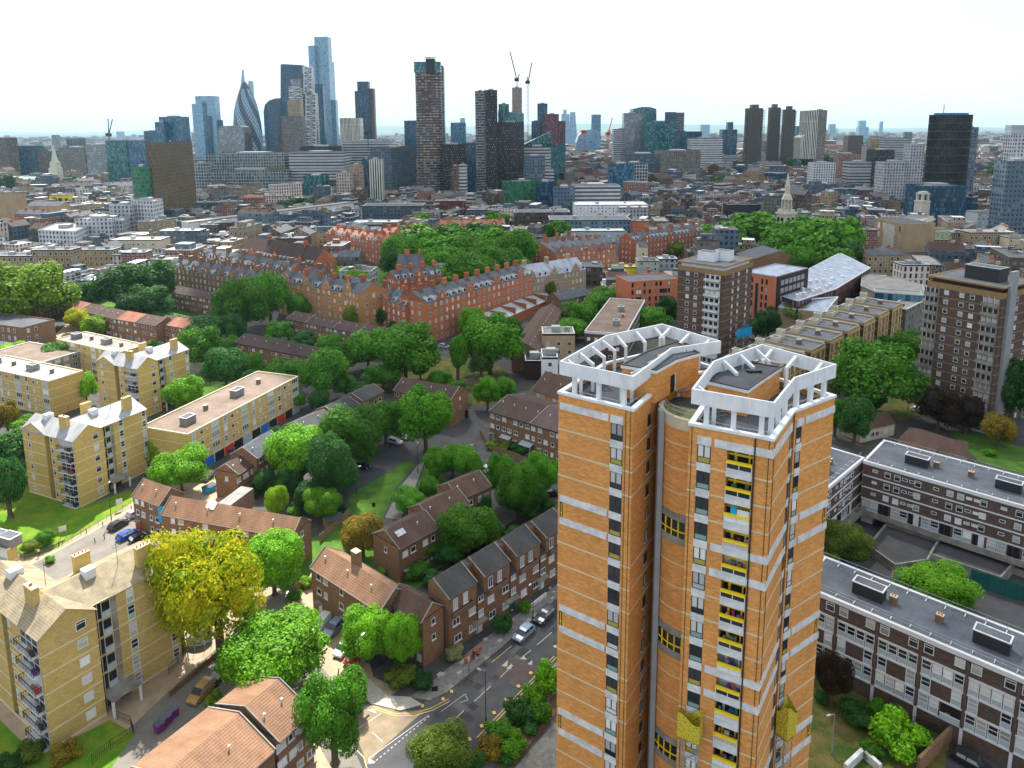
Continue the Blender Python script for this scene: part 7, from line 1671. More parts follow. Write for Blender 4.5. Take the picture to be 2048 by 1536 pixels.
for x, y, w, h, k in ((430, 1408, 44, 46, 'lime'), (1390/1.53, 1307, 40, 38, 'white'), (805, 1350, 70, 56, 'olive'), (845, 1362, 50, 40, 'dark'), (835, 1140, 60, 50, 'mid'), (795, 1130, 40, 40, 'mid'), (870, 1160, 50, 40, 'dark'), (1005, 1250, 40, 44, 'dark'), (1050, 1215, 26, 26, 'mid'), (985, 1150, 60, 30, 'dark'), (960, 1120, 40, 30, 'dark'), (1035, 1075, 60, 30, 'dark'), (1795, 1470, 110, 96, 'bright'), (1715, 1430, 70, 56, 'dark'), (1760, 1420, 50, 36, 'mid'), (1840, 1490, 50, 40, 'dark'), (1740, 1500, 44, 40, 'mid'), (60, 1505, 60, 50, 'olive'), (130, 1505, 60, 44, 'aut'), (20, 1530, 50, 50, 'dark'),
        (1095, 1358, 56, 66, 'bright'), (1070, 1392, 50, 54, 'bright'), (1035, 1425, 62, 60, 'dark'), (1080, 1425, 50, 50, 'mid'), (1000, 1462, 62, 52, 'mid'), (1028, 1490, 60, 40, 'bright'), (975, 1500, 62, 56, 'aut'), (945, 1525, 56, 50, 'dark'), (1010, 1515, 40, 30, 'dark'), (1060, 1455, 40, 30, 'dark'), (505, 985, 34, 30, 'dark'), (590, 1020, 40, 30, 'mid'), (680, 1020, 30, 30, 'dark'), (615, 1165, 34, 28, 'lime'), (590, 1190, 30, 24, 'mid'), (985, 890, 30, 16, 'lime'), (1010, 895, 24, 18, 'lime'), (1040, 900, 40, 24, 'dark'), (1700, 1420, 40, 40, 'dark'), (100, 1120, 22, 18, 'mid'), (1645, 1395, 30, 30, 'dark'), (590, 700, 60, 22, 'dark'), (520, 690, 50, 24, 'mid'), (640, 700, 50, 20, 'dark'), (345, 640, 40, 20, 'mid'), (310, 690, 34, 20, 'mid'), (1980, 905, 26, 18, 'mid'), (700, 1100, 30, 20, 'lime'), (760, 1145, 30, 24, 'lime'), (1055, 1020, 50, 40, 'mid'), (1090, 1010, 40, 30, 'dark')):
    tree(x, y, w, h, k, bush=True)
tree(60, 1092, 34, 26, 'olive', '=small spindly dark tree on the sunny lawn, left one'); tree(92, 1075, 34, 30, 'mid', '=small round topped young tree on the sunny lawn, right one')
# ---------------- vehicles
def carmesh(kind, paint):
    mb = MB(); L_, Wd, Hh = {'car': (4.3, 1.78, 1.47), 'suv': (4.6, 1.86, 1.68), 'cab': (4.6, 1.8, 1.83), 'van': (5.0, 1.95, 2.0)}[kind]; s = L_/4.3; k = Hh/1.47
    lowp = [(-2.15, .32), (-2.12, .62), (-2.05, .86), (-1.2, .93), (0, .95), (1.0, .92), (1.85, .74), (2.12, .58), (2.15, .32)]
    def at(x, z, w): return [(x*s, -w, z*k), (x*s, w, z*k)]
    prof = [(x, z) for x, z in lowp]
    for (x0, z0), (x1, z1) in zip(prof, prof[1:]):
        w0 = Wd/2*(1-.10*max(0, abs(x0)-1.7)/.45); w1 = Wd/2*(1-.10*max(0, abs(x1)-1.7)/.45)
        mb.poly([(x0*s, w0, z0*k), (x0*s, -w0, z0*k), (x1*s, -w1, z1*k), (x1*s, w1, z1*k)], paint)
        mb.poly([(x0*s, -w0, .25), (x1*s, -w1, .25), (x1*s, -w1, z1*k), (x0*s, -w0, z0*k)], paint); mb.poly([(x1*s, w1, .25), (x0*s, w0, .25), (x0*s, w0, z0*k), (x1*s, w1, z1*k)], paint)
    roof = [(-1.95, .90), (-1.62, 1.36), (-1.0, 1.46), (.1, 1.47), (.55, 1.36), (1.25, .93)] if kind != 'van' else [(-2.1, .9), (-2.05, 1.42), (-1.5, 1.47), (.7, 1.47), (1.1, 1.3), (1.6, .9)]
    wi = Wd/2-.05; wt = Wd/2-.2
    def ww(z): return wi+(wt-wi)*min(1, max(0, (z-.9)/.5))
    for i, ((x0, z0), (x1, z1)) in enumerate(zip(roof, roof[1:])):
        mt = 'glass' if i in (0, len(roof)-2) and kind != 'van' or i == len(roof)-2 else paint
        mb.poly([(x0*s, ww(z0), z0*k), (x0*s, -ww(z0), z0*k), (x1*s, -ww(z1), z1*k), (x1*s, ww(z1), z1*k)], mt)
    for sg in (-1, 1):
        pts = [(x*s, sg*ww(z), z*k) for x, z in roof]; mb.poly(pts if sg > 0 else pts[::-1], paint)
    ob = mb.build('body'); me = ob.data; bpy.data.objects.remove(ob)
    g = MB()
    for sg in (-1, 1):
        for x0, x1 in ((-1.5, -.5), (-.42, .75)):
            a = [(x0, .96), (x1+(.25 if x1 > 0 else 0), .96), (x1-(.15 if x1 > 0 else 0), 1.34), (x0+.12, 1.34)]
            if kind == 'van' and x1 < 0: continue
            pts = [(x*s, sg*(ww(z)+.012), z*k) for x, z in a]; g.poly(pts if sg > 0 else pts[::-1], 'glass')
    og = g.build('side_window'); gm_ = og.data; bpy.data.objects.remove(og); return me, gm_, s, Wd
w_ = MB(); w_.tube((0, -.1, 0), (0, .1, 0), .32, .32, 'darkg', 14); w_.tube((0, -.11, 0), (0, .11, 0), .18, .18, 'grey', 8); ow = w_.build('wheel'); WM = ow.data; bpy.data.objects.remove(ow)
l_ = MB(); l_.box(-.03, .03, -.2, .2, -.08, .08, 'wpaint'); ol = l_.build('headlight'); LMm = ol.data; bpy.data.objects.remove(ol)
PAINT = {'silver': (.42, .47, .52), 'white': (.75, .76, .78), 'black': (.015, .016, .02), 'dark grey': (.06, .065, .075), 'blue': (.01, .07, .5), 'gold': (.40, .23, .07), 'red': (.42, .05, .02), 'steel blue': (.22, .30, .40), 'lilac grey': (.32, .28, .4)}
for k, v in PAINT.items():
    b = NB('car_paint_'+k.replace(' ', '_')); M['c_'+k] = b.set(col=c4(v), rough=.3, metal=0., spec=.45); b.b.inputs['Coat Weight'].default_value = .25
_cm = {}
def car(label, x, y, x2, y2, col, kind='car', cat='car'):
    """rear at pixel x,y and front at pixel x2,y2 on the ground"""
    a, b_ = Vector(G(x, y)), Vector(G(x2, y2)); c = (a+b_)/2; an = math.atan2(*(b_-a).yx)
    if (kind, col) not in _cm: _cm[kind, col] = carmesh(kind, 'c_'+col)
    me, gm_, s, Wd = _cm[kind, col]; t = thing({'cab': 'taxi', 'van': 'parked_van'}.get(kind, 'parked_car'), label, cat, (c.x, c.y, .02), an, 'parked vehicles')
    for n_, m_, p, r_ in [('body', me, (0, 0, 0), 0), ('side_window', gm_, (0, 0, 0), 0)]+[('wheel', WM, (sx*s, sy*(Wd/2-.12), .32), 0) for sx in (-1.32, 1.35) for sy in (-1, 1)]+[('headlight', LMm, (2.1*s, sy*.6, .62), 0) for sy in (-1, 1)]:
        o = bpy.data.objects.new(n_, m_); COL.objects.link(o); o.parent = t; o.location = p
car('silver blue hatchback parked in the main road, nearest car to the slate roofed terrace', 1063, 1258, 1033, 1285, 'steel blue'); car('dark grey estate car parked behind the silver blue hatchback on the main road', 1106, 1222, 1074, 1251, 'dark grey', 'suv')
car('white car with black sunroof on the brick forecourt by the chimney terrace', 657, 1238, 632, 1266, 'white', 'suv'); car('steel blue car beside the white car on the brick forecourt', 685, 1246, 655, 1275, 'steel blue', 'suv')
car('white car half under the left round green tree by the forecourt', 700, 1290, 680, 1311, 'white'); car('red car under the round green tree next to the forecourt entrance', 722, 1305, 700, 1328, 'red')
car('bright blue car parked in front of the blue scaffold', 238, 1083, 272, 1066, 'blue'); car('black car parked nearest the camera in front of the orange tiled terrace', 262, 1088, 300, 1072, 'black'); car('black car on the street left of the bright blue car', 222, 1063, 252, 1046, 'black'); car('lilac grey car at the left end wall of the orange tiled house', 262, 1036, 285, 1025, 'lilac grey')
car('gold taxi with dark roof glass beside the bottom edge terrace', 424, 1370, 384, 1412, 'gold', 'cab', 'taxi'); car('black car behind the gold taxi under the broad bright tree', 452, 1345, 430, 1367, 'black')
car('dark blue car between the orange tiled terrace and the small brick house', 424, 950, 408, 964, 'dark grey'); car('black car parked beside the dark tree at the curved street', 712, 932, 738, 940, 'black'); car('silver car parked on the left side of the curved street, nearer one', 778, 883, 804, 890, 'silver'); car('white convertible on the curved street behind the silver car', 794, 872, 818, 880, 'white')
car('white car at the corner of the stepped terrace street', 968, 945, 990, 936, 'white'); car('black car half hidden left of the orange tower', 1090, 993, 1115, 990, 'black'); car('silver car in the side road in front of the long red block', 875, 693, 900, 697, 'silver'); car('dark blue car at the junction near the orange mansion block', 548, 618, 568, 624, 'blue')
car('white van parked by the low white walkway block', 76, 722, 98, 722, 'white', 'van', 'van'); car('pale car under the right edge brown tower, nearest the school', 1828, 822, 1848, 826, 'white'); car('silver car among the dark trees below the right edge brown tower', 1950, 862, 1972, 868, 'silver'); car('light blue car farther right under the dark trees', 1890, 838, 1910, 842, 'steel blue'); car('black car in the yard at the bottom right corner', 1920, 1520, 1965, 1545, 'black', 'suv'); car('dark car at the foot of the dark round tree by the lawn', 1000, 1075, 0+985, 1080, 'dark grey')
# ---------------- people (one skinned body each)
def person(label, x, y, pose, top, leg, heading, hgt=1.72):
    X, Y = G(x, y, .12); me = bpy.data.meshes.new('person'); st = .22*pose
    V = [(0, 0, .95), (0, 0, 1.15), (0, 0, 1.42), (0, 0, 1.52), (0, 0, 1.62), (.02, 0, 1.74), (0, .18, 1.42), (-.06-st*.5, .26, 1.16), (.06-st, .27, .93), (0, -.18, 1.42), (.03+st*.5, -.26, 1.16), (.14+st, -.27, .95), (0, .09, .9), (.1+st, .1, .5), (st*1.2, .1, .06), (.12+st*1.2, .1, .03), (0, -.09, .9), (.06-st*.6, -.1, .5), (-st*1.3, -.1, .08), (.1-st*1.3, -.1, .03)]
    E_ = [(0, 1), (1, 2), (2, 3), (3, 4), (4, 5), (2, 6), (6, 7), (7, 8), (2, 9), (9, 10), (10, 11), (0, 12), (12, 13), (13, 14), (14, 15), (0, 16), (16, 17), (17, 18), (18, 19)]
    rad = [.15, .14, .16, .06, .1, .09, .07, .045, .035, .07, .045, .035, .1, .065, .045, .04, .1, .065, .045, .04]
    me.from_pydata(V, E_, []); o = bpy.data.objects.new('person', me); COL.objects.link(o); o.modifiers.new('skin', 'SKIN'); o.modifiers.new('sub', 'SUBSURF').levels = 1
    for i, r in enumerate(rad): me.skin_vertices[0].data[i].radius = (r, r)
    me.skin_vertices[0].data[0].use_root = True
    dg = bpy.context.evaluated_depsgraph_get(); m2 = bpy.data.meshes.new_from_object(o.evaluated_get(dg)); bpy.data.objects.remove(o); m2.materials.clear()
    for c in (top, leg, 'skin', 'hair', 'darkg'): m2.materials.append(M[c])
    for p in m2.polygons:
        z = p.center.z; ax = abs(p.center.y); p.use_smooth = True
        p.material_index = 3 if z > 1.70 or (z > 1.55 and p.center.x < -.02) else 2 if z > 1.47 or (ax > .2 and z < 1.08) else 0 if z > .95 else 1 if z > .09 else 4
    p_ = bpy.data.objects.new('person', m2); COL.objects.link(p_); p_.location = (X, Y, .12); p_.rotation_euler = (0, 0, R(heading)); s = hgt/1.82; p_.scale = (s, s, s); tag(p_, label, 'person')
M['skin'] = plain('skin', (.45, .26, .18), .6); M['hair'] = plain('hair', (.03, .02, .015), .8); M['shirtw'] = plain('white_shirt', (.7, .7, .68), .8); M['jeans'] = plain('dark_trousers', (.03, .035, .05), .9); M['beige'] = plain('beige_top', (.4, .33, .25), .8)
person('person in dark top and shorts walking on the main road pavement, right one of two', 956, 1322, 1, 'darkg', 'beige', 230); person('person in black walking beside the low brick wall, left one of two', 948, 1318, .6, 'blk', 'jeans', 230)
person('person in white shirt standing at the edge of the sunny lawn', 78, 1112, .3, 'shirtw', 'jeans', 90); person('person in dark clothes at the crossing near the yellow green tree', 115, 656, .8, 'jeans', 'jeans', 0)
person('person in pale top sitting out on the grassy bank by the long orange tiled terrace', 578, 1025, .2, 'beige', 'shirtw', 200); person('person in white top on the path by the round park lawn', 998, 752, .8, 'shirtw', 'jeans', 20)
# ---------------- street furniture and small things
def lamp(label, x, y, h=8., ang=0, mt='darkg'):
    p = G(x, y, .1); t = thing('street_lamp', label, 'street lamp', (*p, .1), R(ang), 'street lamps'); m_ = MB(); m_.tube((0, 0, 0), (0, 0, 1.2), .11, .1, mt); m_.tube((0, 0, 1.2), (0, 0, h), .07, .05, mt); m_.bar((0, 0, h), (.9, 0, h+.15), .07, .07, mt); m_.build('pole', t); h_ = MB(); h_.box(.7, 1.35, -.13, .13, h+.08, h+.22, 'grey'); h_.build('lamp_head', t)
lamp('black street lamp on the near side pavement of the main road', 972, 1448, 8, 150); lamp('thin dark street lamp beside the three parked cars by the lawn', 223, 1040, 8, 100); lamp('dark street lamp at the corner by the pale paved wedge', 721, 1375, 8, 60); lamp('street lamp on the far pavement of the main road between the parked cars', 1066, 1240, 7, 240); lamp('tall white park lamp mast left of the street trees by the long red block', 887, 700, 13, 0, 'grey'); lamp('grey lamp post standing on the lawn right of the tower', 1663, 1508, 6, 200, 'grey'); lamp('lamp post by the lawn path near the curved street', 836, 945, 7, 90); lamp('lamp post on the kerb of the curved street beside the lawn', 713, 985, 6, 30); lamp('lamp post at the right bend of the curved street', 953, 945, 7, 180); lamp('lamp post at the foot of the broad bright tree', 575, 1260, 6, 90); lamp('lamp post near the nursery school drive', 1815, 820, 6, 10)
for i, (x, y) in enumerate(((118, 1092), (173, 1066), (206, 1052), (263, 1020), (190, 1085), (209, 1078))):
    m_ = MB(); p = G(x, y); m_.tube((0, 0, 0), (0, 0, .9), .09, .08, 'darkg'); m_.tube((0, 0, .9), (0, 0, 1.0), .11, .03, 'darkg'); o = m_.build('bollard'); o.location = (*p, .01); tag(o, 'black bollard, %s from the left along the pale path by the sunny lawn' % ['first', 'second', 'fourth', 'fifth', 'third from camera side', 'last'][i] if i < 4 else ['black bollard on the brick forecourt left of the blue car, left one', 'black bollard on the brick forecourt left of the blue car, right one'][i-4], 'bollard', 'black bollards')
def signp(label, x, y, h, w, hh, mt='wpaint', ang=40, z=0):
    t = thing('sign_post', label, 'sign', (*G(x, y, z), z), R(ang)); m_ = MB(); m_.bar((-w/2+.1, 0, 0), (-w/2+.1, 0, h), .07, .07, 'grey'); m_.bar((w/2-.1, 0, 0), (w/2-.1, 0, h), .07, .07, 'grey'); m_.build('post', t); m_ = MB(); m_.box(-w/2, w/2, -.05, 0, h-hh, h, mt); m_.build('sign_board', t)
signp('white estate sign board on the lawn edge, left one', 127, 1076, 2.6, 1.3, 1.1); signp('white estate sign board on the lawn edge, right one near the entrance', 240, 1020, 2.6, 1.3, 1.3); signp('black square traffic sign at the corner of the main road', 870, 1408, 2.9, .9, .8, 'blk', 10); signp('small white street sign on the far pavement of the main road', 938, 1345, 2.6, .4, .6, 'wpaint', 50); signp('dark info board beside the path through the lawns', 748, 1022, 2., .7, 1., 'blk', 0)
def binn(label, x, y, ang, mt='purple', w=1.25, d=1.05, h=1.25, g='purple waste bins'):
    t = thing('waste_container', label, 'bin', (*G(x, y), .02), R(ang), g); m_ = MB(); f0 = [(-w/2+.06, -d/2+.06), (w/2-.06, -d/2+.06), (w/2-.06, d/2-.06), (-w/2+.06, d/2-.06)]; f1 = [(-w/2, -d/2), (w/2, -d/2), (w/2, d/2), (-w/2, d/2)]
    for i in range(4): j = (i+1) % 4; m_.poly([(*f0[i], .15), (*f0[j], .15), (*f1[j], h), (*f1[i], h)], mt)
    m_.ring(inset(f1, -.04), .1, h-.08, h, mt); m_.build('body', t); l = MB(); l.poly([(*f1[0], h+.02), (*f1[1], h+.02), (f1[2][0], f1[2][1], h+.16), (f1[3][0], f1[3][1], h+.16)], 'felt'); l.box(-w/2, w/2, d/2-.1, d/2, h-.1, h+.14, 'grey'); l.build('lid', t); wm_ = MB()
    for x_ in (-w/2+.15, w/2-.15):
        for y_ in (-d/2+.15, d/2-.15): wm_.tube((x_, y_-.04, .09), (x_, y_+.04, .09), .09, .09, 'darkg')
    wm_.build('wheel', t)
binn('purple wheeled bin nearest the camera of the row of three', 320, 1462, 56); binn('purple wheeled bin in the middle of the row of three', 333, 1448, 56); binn('purple wheeled bin farthest of the row of three, towards the gold taxi', 347, 1434, 56); binn('single purple bin by the lawn at the left picture edge', 25, 1112, 66); binn('purple bin beside the road in front of the garage doors', 462, 906, 66)
binn('blue skip between the orange tiled terrace and the small brick house', 420, 982, 60, 'cyan', 3., 1.8, 1.3, 'skips')
# scaffold with blue sheeting on the end house
def scaff(label, x, y, w, d, h, ang, sheet=.4):
    t = thing('scaffold', label, 'scaffold', (*G(x, y), 0), R(ang)); m_ = MB()
    for a in (0, w/2, w):
        for c in (0, d): m_.bar((a, c, 0), (a, c, h), .06, .06, 'grey')
    for k in range(1, int(h/2)+1):
        for c in (0, d): m_.bar((0, c, k*2), (w, c, k*2), .06, .06, 'grey')
        m_.bar((0, 0, k*2), (0, d, k*2), .06, .06, 'grey'); m_.bar((w, 0, k*2), (w, d, k*2), .06, .06, 'grey'); m_.bar((0, 0, k*2-2), (w, 0, k*2), .05, .05, 'grey')
    m_.build('tubes', t); s_ = MB(); s_.box(-.05, w+.05, -.08, -.04, h*sheet, h-.1, 'cyan'); s_.box(w+.02, w+.06, 0, d, h*sheet, h-.1, 'cyan'); s_.build('sheeting', t)
scaff('scaffold with bright blue sheeting on the front of the orange tiled terrace', 322, 1078, 3, 1.4, 7.5, -22, .5); scaff('scaffold wrapped in blue sheeting at the left end of the yellow trimmed block', 1470, 748, 7, 4, 15.5, 30, .8); scaff('small scaffold with blue sheeting at the corner of the long red mansion block', 790, 668, 3, 1.5, 17, 40, .7)
t = thing('trampoline', 'round black trampoline with white padded posts and net under the golden tree', 'trampoline', (*G(400, 1285), 0)); m_ = MB(); n = 16; pts = [(2.0*math.cos(2*math.pi*i/n), 2.0*math.sin(2*math.pi*i/n)) for i in range(n)]; m_.prism(pts, .75, .85, 'blue', 'blk', True); m_.build('mat', t); m_ = MB()
for i in range(0, n, 2): m_.bar((*pts[i], 0), (*pts[i], 2.5), .07, .07, 'wpaint')
for i in range(n): m_.bar((*pts[i], 2.5), (*pts[(i+1) % n], 2.5), .04, .04, 'wpaint')
m_.build('post', t)
t = thing('gazebo', 'small white garden gazebo behind the long low dark roofed terrace', 'gazebo', (*G(646, 694), 0)); m_ = MB(); 
for a in (-1.5, 1.5):
    for c in (-1.5, 1.5): m_.bar((a, c, 0), (a, c, 2.1), .08, .08, 'wpaint')
m_.build('post', t); m_ = MB(); f = [(-1.8, -1.8), (1.8, -1.8), (1.8, 1.8), (-1.8, 1.8)]
for i in range(4): m_.poly([(*f[i], 2.1), (*f[(i+1) % 4], 2.1), (0, 0, 3.0)], 'wpaint')
m_.build('canopy', t)
def lean(label, x, y, ang, w, d, h, mt='pglass', name='conservatory'):
    t = thing(name, label, name.replace('_', ' '), (*G(x, y), 0), R(ang)); m_ = MB(); m_.poly([(0, 0, h), (w, 0, h), (w, d, h+.8), (0, d, h+.8)], mt)
    for i in range(7): xx = w*i/6; m_.bar((xx, 0, h+.04), (xx, d, h+.84), .09, .09, 'wpaint')
    m_.bar((0, 0, h), (w, 0, h), .14, .14, 'wpaint'); m_.build('glass_roof', t); m_ = MB()
    for xx in (0, w/2, w): m_.bar((xx, 0, 0), (xx, 0, h), .1, .1, 'wpaint')
    m_.box(0, w, 0, .05, 0, .8, 'wpaint'); m_.build('frame', t)
lean('white framed glass lean to behind the nearest stepped terrace', 812, 1140, 48, 4.5, 2.6, 2.3); lean('white plastic veranda roof in the gardens of the purple stained terrace', 1037, 905, -38, 3.6, 2.2, 2.3)
def shed(label, x, y, ang, w, d, h, wall='wood', roof='feltd', name='garden_shed'):
    t = thing(name, label, name.replace('_', ' '), (*G(x, y), 0), R(ang)); m_ = MB(); m_.box(0, w, 0, d, 0, h, wall); m_.build('wall', t); m_ = MB(); gable(m_, 0, w, 0, d, h, .5, roof, wall); m_.build('roof', t)
shed('dark garden shed beside the long timber fence, behind the orange tiled gable', 655, 1060, 40, 3.5, 2., 1.9); shed('low grey shed roof between the brown terraces right of the garden tree', 985, 1120, 48, 2.6, 2, 2., 'wood', 'feltl'); shed('flat black roofed garden studio with white edge behind the L shaped terrace', 905, 838, 10, 4.5, 3.5, 2.6, 'blk', 'feltd', 'garden_studio'); shed('small glass roofed garden room among the purple stained terrace gardens', 1000, 890, -38, 3., 2.6, 2.4, 'wood', 'bluep', 'garden_room')
def fence(label, pts, h=1.7, mat='wood', cat='fence', step=1.8, rail=False, z=0):
    t = thing('garden_fence' if not rail else 'railing', label, cat, (*G(*pts[0], z), z)); o0 = t.location.to_2d(); m_ = MB(); pb = MB()
    for p, q in zip(pts, pts[1:]):
        a, b_ = Vector(G(*p, z))-o0, Vector(G(*q, z))-o0; n = max(1, int((b_-a).length/step))
        for i in range(n+1): c = a.lerp(b_, i/n); pb.bar((c.x, c.y, 0), (c.x, c.y, h+.1), .1 if not rail else .05, .1 if not rail else .05, mat)
        if rail:
            for zz in (h, h*.5): m_.bar((a.x, a.y, zz), (b_.x, b_.y, zz), .04, .04, mat)
            k = int((b_-a).length/.25)
            for i in range(k): c = a.lerp(b_, i/k); m_.bar((c.x, c.y, .1), (c.x, c.y, h), .025, .025, mat)
        else: m_.bar((a.x, a.y, h/2), (b_.x, b_.y, h/2), .05, h, mat)
    pb.build('fence_post', t); m_.build('fence_panel' if not rail else 'bars', t)
fence('pale timber garden fence running from the orange tiled gable up to the trees', [(640, 1085), (700, 1030)]); fence('long dark timber fence between the stepped terraces and the main road terrace', [(862, 1165), (985, 1082), (1075, 1030)], 1.8, 'woodd'); fence('brown timber fences round the back gardens of the purple stained terrace', [(960, 870), (978, 900), (1045, 925), (1112, 950)], 1.8); fence('cross fence dividing two gardens behind the purple stained terrace', [(1012, 912), (1040, 875)], 1.6, 'woodd')
fence('black railings round the grass at the foot of the nearest yellow block', [(338, 1350), (375, 1310), (378, 1325)], 1.5, 'darkg', 'railing', 1.8, True); fence('black railings on the lawn edge in the bottom left corner', [(185, 1530), (222, 1500), (268, 1470), (262, 1452), (235, 1440)], 1.5, 'darkg', 'railing', 2., True); fence('black railing beside the flower bed lawn right of the tower', [(1690, 1400), (1780, 1430), (1905, 1480)], 1.2, 'darkg', 'railing', 2., True); fence('low white rail fence along the sunny lawn path', [(0, 1080), (50, 1120), (125, 1090), (262, 1012)], .9, 'gconc', 'railing', 2., True); fence('black railing above the concrete wall in the bottom right yard', [(1850, 1530), (1905, 1470)], 1.2, 'darkg', 'railing', 2., True)
wallpx('garden_wall', [(1835, 1545), (1902, 1478)], 2.2, .4, 'brownb', 'brick retaining wall with pale coping in the bottom right yard'); wallpx('garden_wall', [(600, 1180), (582, 1195)], 1.8, .3, 'brownb', 'short brick garden wall with creeper at the corner of the chimney terrace'); wallpx('garden_wall', [(930, 1330), (962, 1302)], 1., .3, 'redb', 'low red brick wall by the white flowering bush'); wallpx('garden_wall', [(1063, 1215), (1092, 1192)], .7, .3, 'conc', 'low pale garden wall in front of the green door'); wallpx('retaining_wall', [(338, 1395), (448, 1300)], .9, .3, 'brownb', 'low retaining wall beside the gold taxi')
wallpx('concrete_wall', [(1690, 1545), (1725, 1512), (1760, 1545)], 1.2, .5, 'conc', 'pale concrete coping at the bottom edge right of the tower')
flush()
# ---------------- the old town between the landmarks
rr = random.Random(21); FOOT += [(*G(920, 530), 62), (*G(850, 520), 45), (*G(1000, 520), 45), (*G(1600, 500), 42), (*G(1670, 505), 42), (*G(1530, 500), 30)]
REG = [(rr.uniform(-1400, 1400), rr.uniform(200, 2200), R(rr.uniform(0, 90))) for _ in range(34)]
GRID = {}
for x, y, r in FOOT:
    for gx in range(int((x-r)//40), int((x+r)//40)+1):
        for gy in range(int((y-r)//40), int((y+r)//40)+1): GRID.setdefault((gx, gy), []).append((x, y, r))
def free(x, y, r):
    for gx in range(int((x-r)//40), int((x+r)//40)+1):
        for gy in range(int((y-r)//40), int((y+r)//40)+1):
            for a, b_, c in GRID.get((gx, gy), ()):
                if (a-x)**2+(b_-y)**2 < (r+c)**2: return False
    return True
def claim(x, y, r):
    for gx in range(int((x-r)//40), int((x+r)//40)+1):
        for gy in range(int((y-r)//40), int((y+r)//40)+1): GRID.setdefault((gx, gy), []).append((x, y, r))
WMS = [('f_tan', 7, 'tan brick'), ('f_gbrown', 6, 'dark brown'), ('f_red', 4.5, 'red brick'), ('f_stone', 3.5, 'grey stone'), ('f_slate', 6, 'slate grey'), ('f_white', 2., 'white'), ('f_cream', 2.2, 'cream'), ('f_strip', .8, 'white banded'), ('f_dblue', .7, 'dark glass')]
RMS = [('felt', 5, 'grey flat roof'), ('feltd', 4, 'dark flat roof'), ('feltl', 2.6, 'pale flat roof'), ('feltw', 1.6, 'white flat roof'), ('slate', 3, 'slate gabled roof'), ('tiledk', 1.5, 'brown gabled roof'), ('feltb', 1, 'reddish flat roof')]
def pick(l): return rr.choices(l, [q[1] for q in l])[0]
def gen(mb, X, Y, a, L_, W_, h, wm, rm, rel=False):
    c, s = math.cos(a), math.sin(a)
    def T(x, y): return (x*c-y*s+(0 if rel else X), x*s+y*c+(0 if rel else Y))
    f = [T(-L_/2, -W_/2), T(L_/2, -W_/2), T(L_/2, W_/2), T(-L_/2, W_/2)]
    pitched = rm in ('slate', 'tiledk')
    mb[0].prism(f, 0, h, wm, None)
    if pitched:
        r0, r1 = T(-L_/2, 0), T(L_/2, 0); z = h+W_*.28
        for q in ([f[0], f[1], r1, r0], [f[2], f[3], r0, r1]): mb[1].poly([(*q[0], h), (*q[1], h), (*q[2], z), (*q[3], z)], rm)
        mb[0].poly([(*f[1], h), (*f[2], h), (*r1, z)], wm); mb[0].poly([(*f[3], h), (*f[0], h), (*r0, z)], wm)
        for k in range(max(1, int(L_/9))):
            x, y = T(-L_/2+5+9*k, 0); mb[1].box(x-.9, x+.9, y-.5, y+.5, z-1, z+1.3, 'redb' if rr.random() < .6 else 'tan', bottom=False)
    else:
        mb[1].poly([(*p, h-.4) for p in f], rm); mb[1].ring(f, .35, h-.5, h+.2, rr.choice(['conc', 'gconc', 'feltl', 'feltd']))
        for k in range(rr.randint(1, 2+int(L_*W_/160))):
            x, y = T(rr.uniform(-.36, .36)*L_, rr.uniform(-.3, .3)*W_); w = rr.uniform(.7, 2.4); d = rr.uniform(.7, 2.); mb[1].box(x-w, x+w, y-d, y+d, h-.4, h+rr.uniform(.6, 2.4), rr.choice(['grey', 'feltl', 'white', 'feltd', 'gconc', 'brownb', 'bluep']), rr.choice(['felt', 'feltl', 'feltw']), False)
        if rr.random() < .35:
            g = [T(-L_*.3, -W_*.3), T(L_*.25, -W_*.3), T(L_*.25, W_*.25), T(-L_*.3, W_*.25)]; mb[0].prism(g, h-.4, h+3, wm if rr.random() < .5 else 'f_slate', None); mb[1].poly([(*p, h+3) for p in g], rr.choice(['felt', 'feltd', 'feltw']))
cnt = 0; stuffW, stuffR = MB(), MB(); places = []
D = 262.
while D < 1900:
    X = -.78*D-20; step = 15 if D < 900 else 24
    while X < .78*D+20:
        x, y = X+rr.uniform(-4, 4), D+rr.uniform(-4, 4); reg = min(REG, key=lambda q: (q[0]-x)**2+(q[1]-y)**2); a = reg[2]+(R(90) if rr.random() < .3 else 0)
        k = 1 if D < 900 else 1.35
        L_, W_ = rr.uniform(13, 34)*k, rr.uniform(9, 15)*k; px, py = proj(x, y, 8)
        ok = free(x, y, W_*.62)
        if ok and L_ > 20:
            c, s = math.cos(a), math.sin(a); ok = free(x+c*L_*.33, y+s*L_*.33, W_*.5) and free(x-c*L_*.33, y-s*L_*.33, W_*.5)
            if not ok and free(x, y, W_*.62): L_ = W_*1.2; ok = True
        # keep the estate, its streets and the parks free
        if D < 330 and 430 < px < 1260: ok = False
        if D < 300 and px < 430 and not px < 130: ok = False
        if D < 350 and px > 1470: ok = False
        if ok:
            c, s = math.cos(a), math.sin(a)
            for u in (-.33, 0, .33): claim(x+c*L_*u, y+s*L_*u, W_*.5)
            h = rr.choice([7, 9, 10, 11, 12, 13, 15]) if rr.random() < .9 else rr.uniform(15, 24)
            if D > 1000: h = rr.uniform(10, 24)
            if any(q[0] < px < q[2] and y < q[3] and proj(x, y, h)[1] < q[1]+(12 if q[3] > 600 else 26) for q in PROT): h = 6
            if D < 380: h = min(h, 11)
            places.append((x, y, a, L_, W_, h, pick(WMS), pick(RMS)))
        X += step
    D += 15 if D < 900 else 26
places.sort(key=lambda q: q[1])
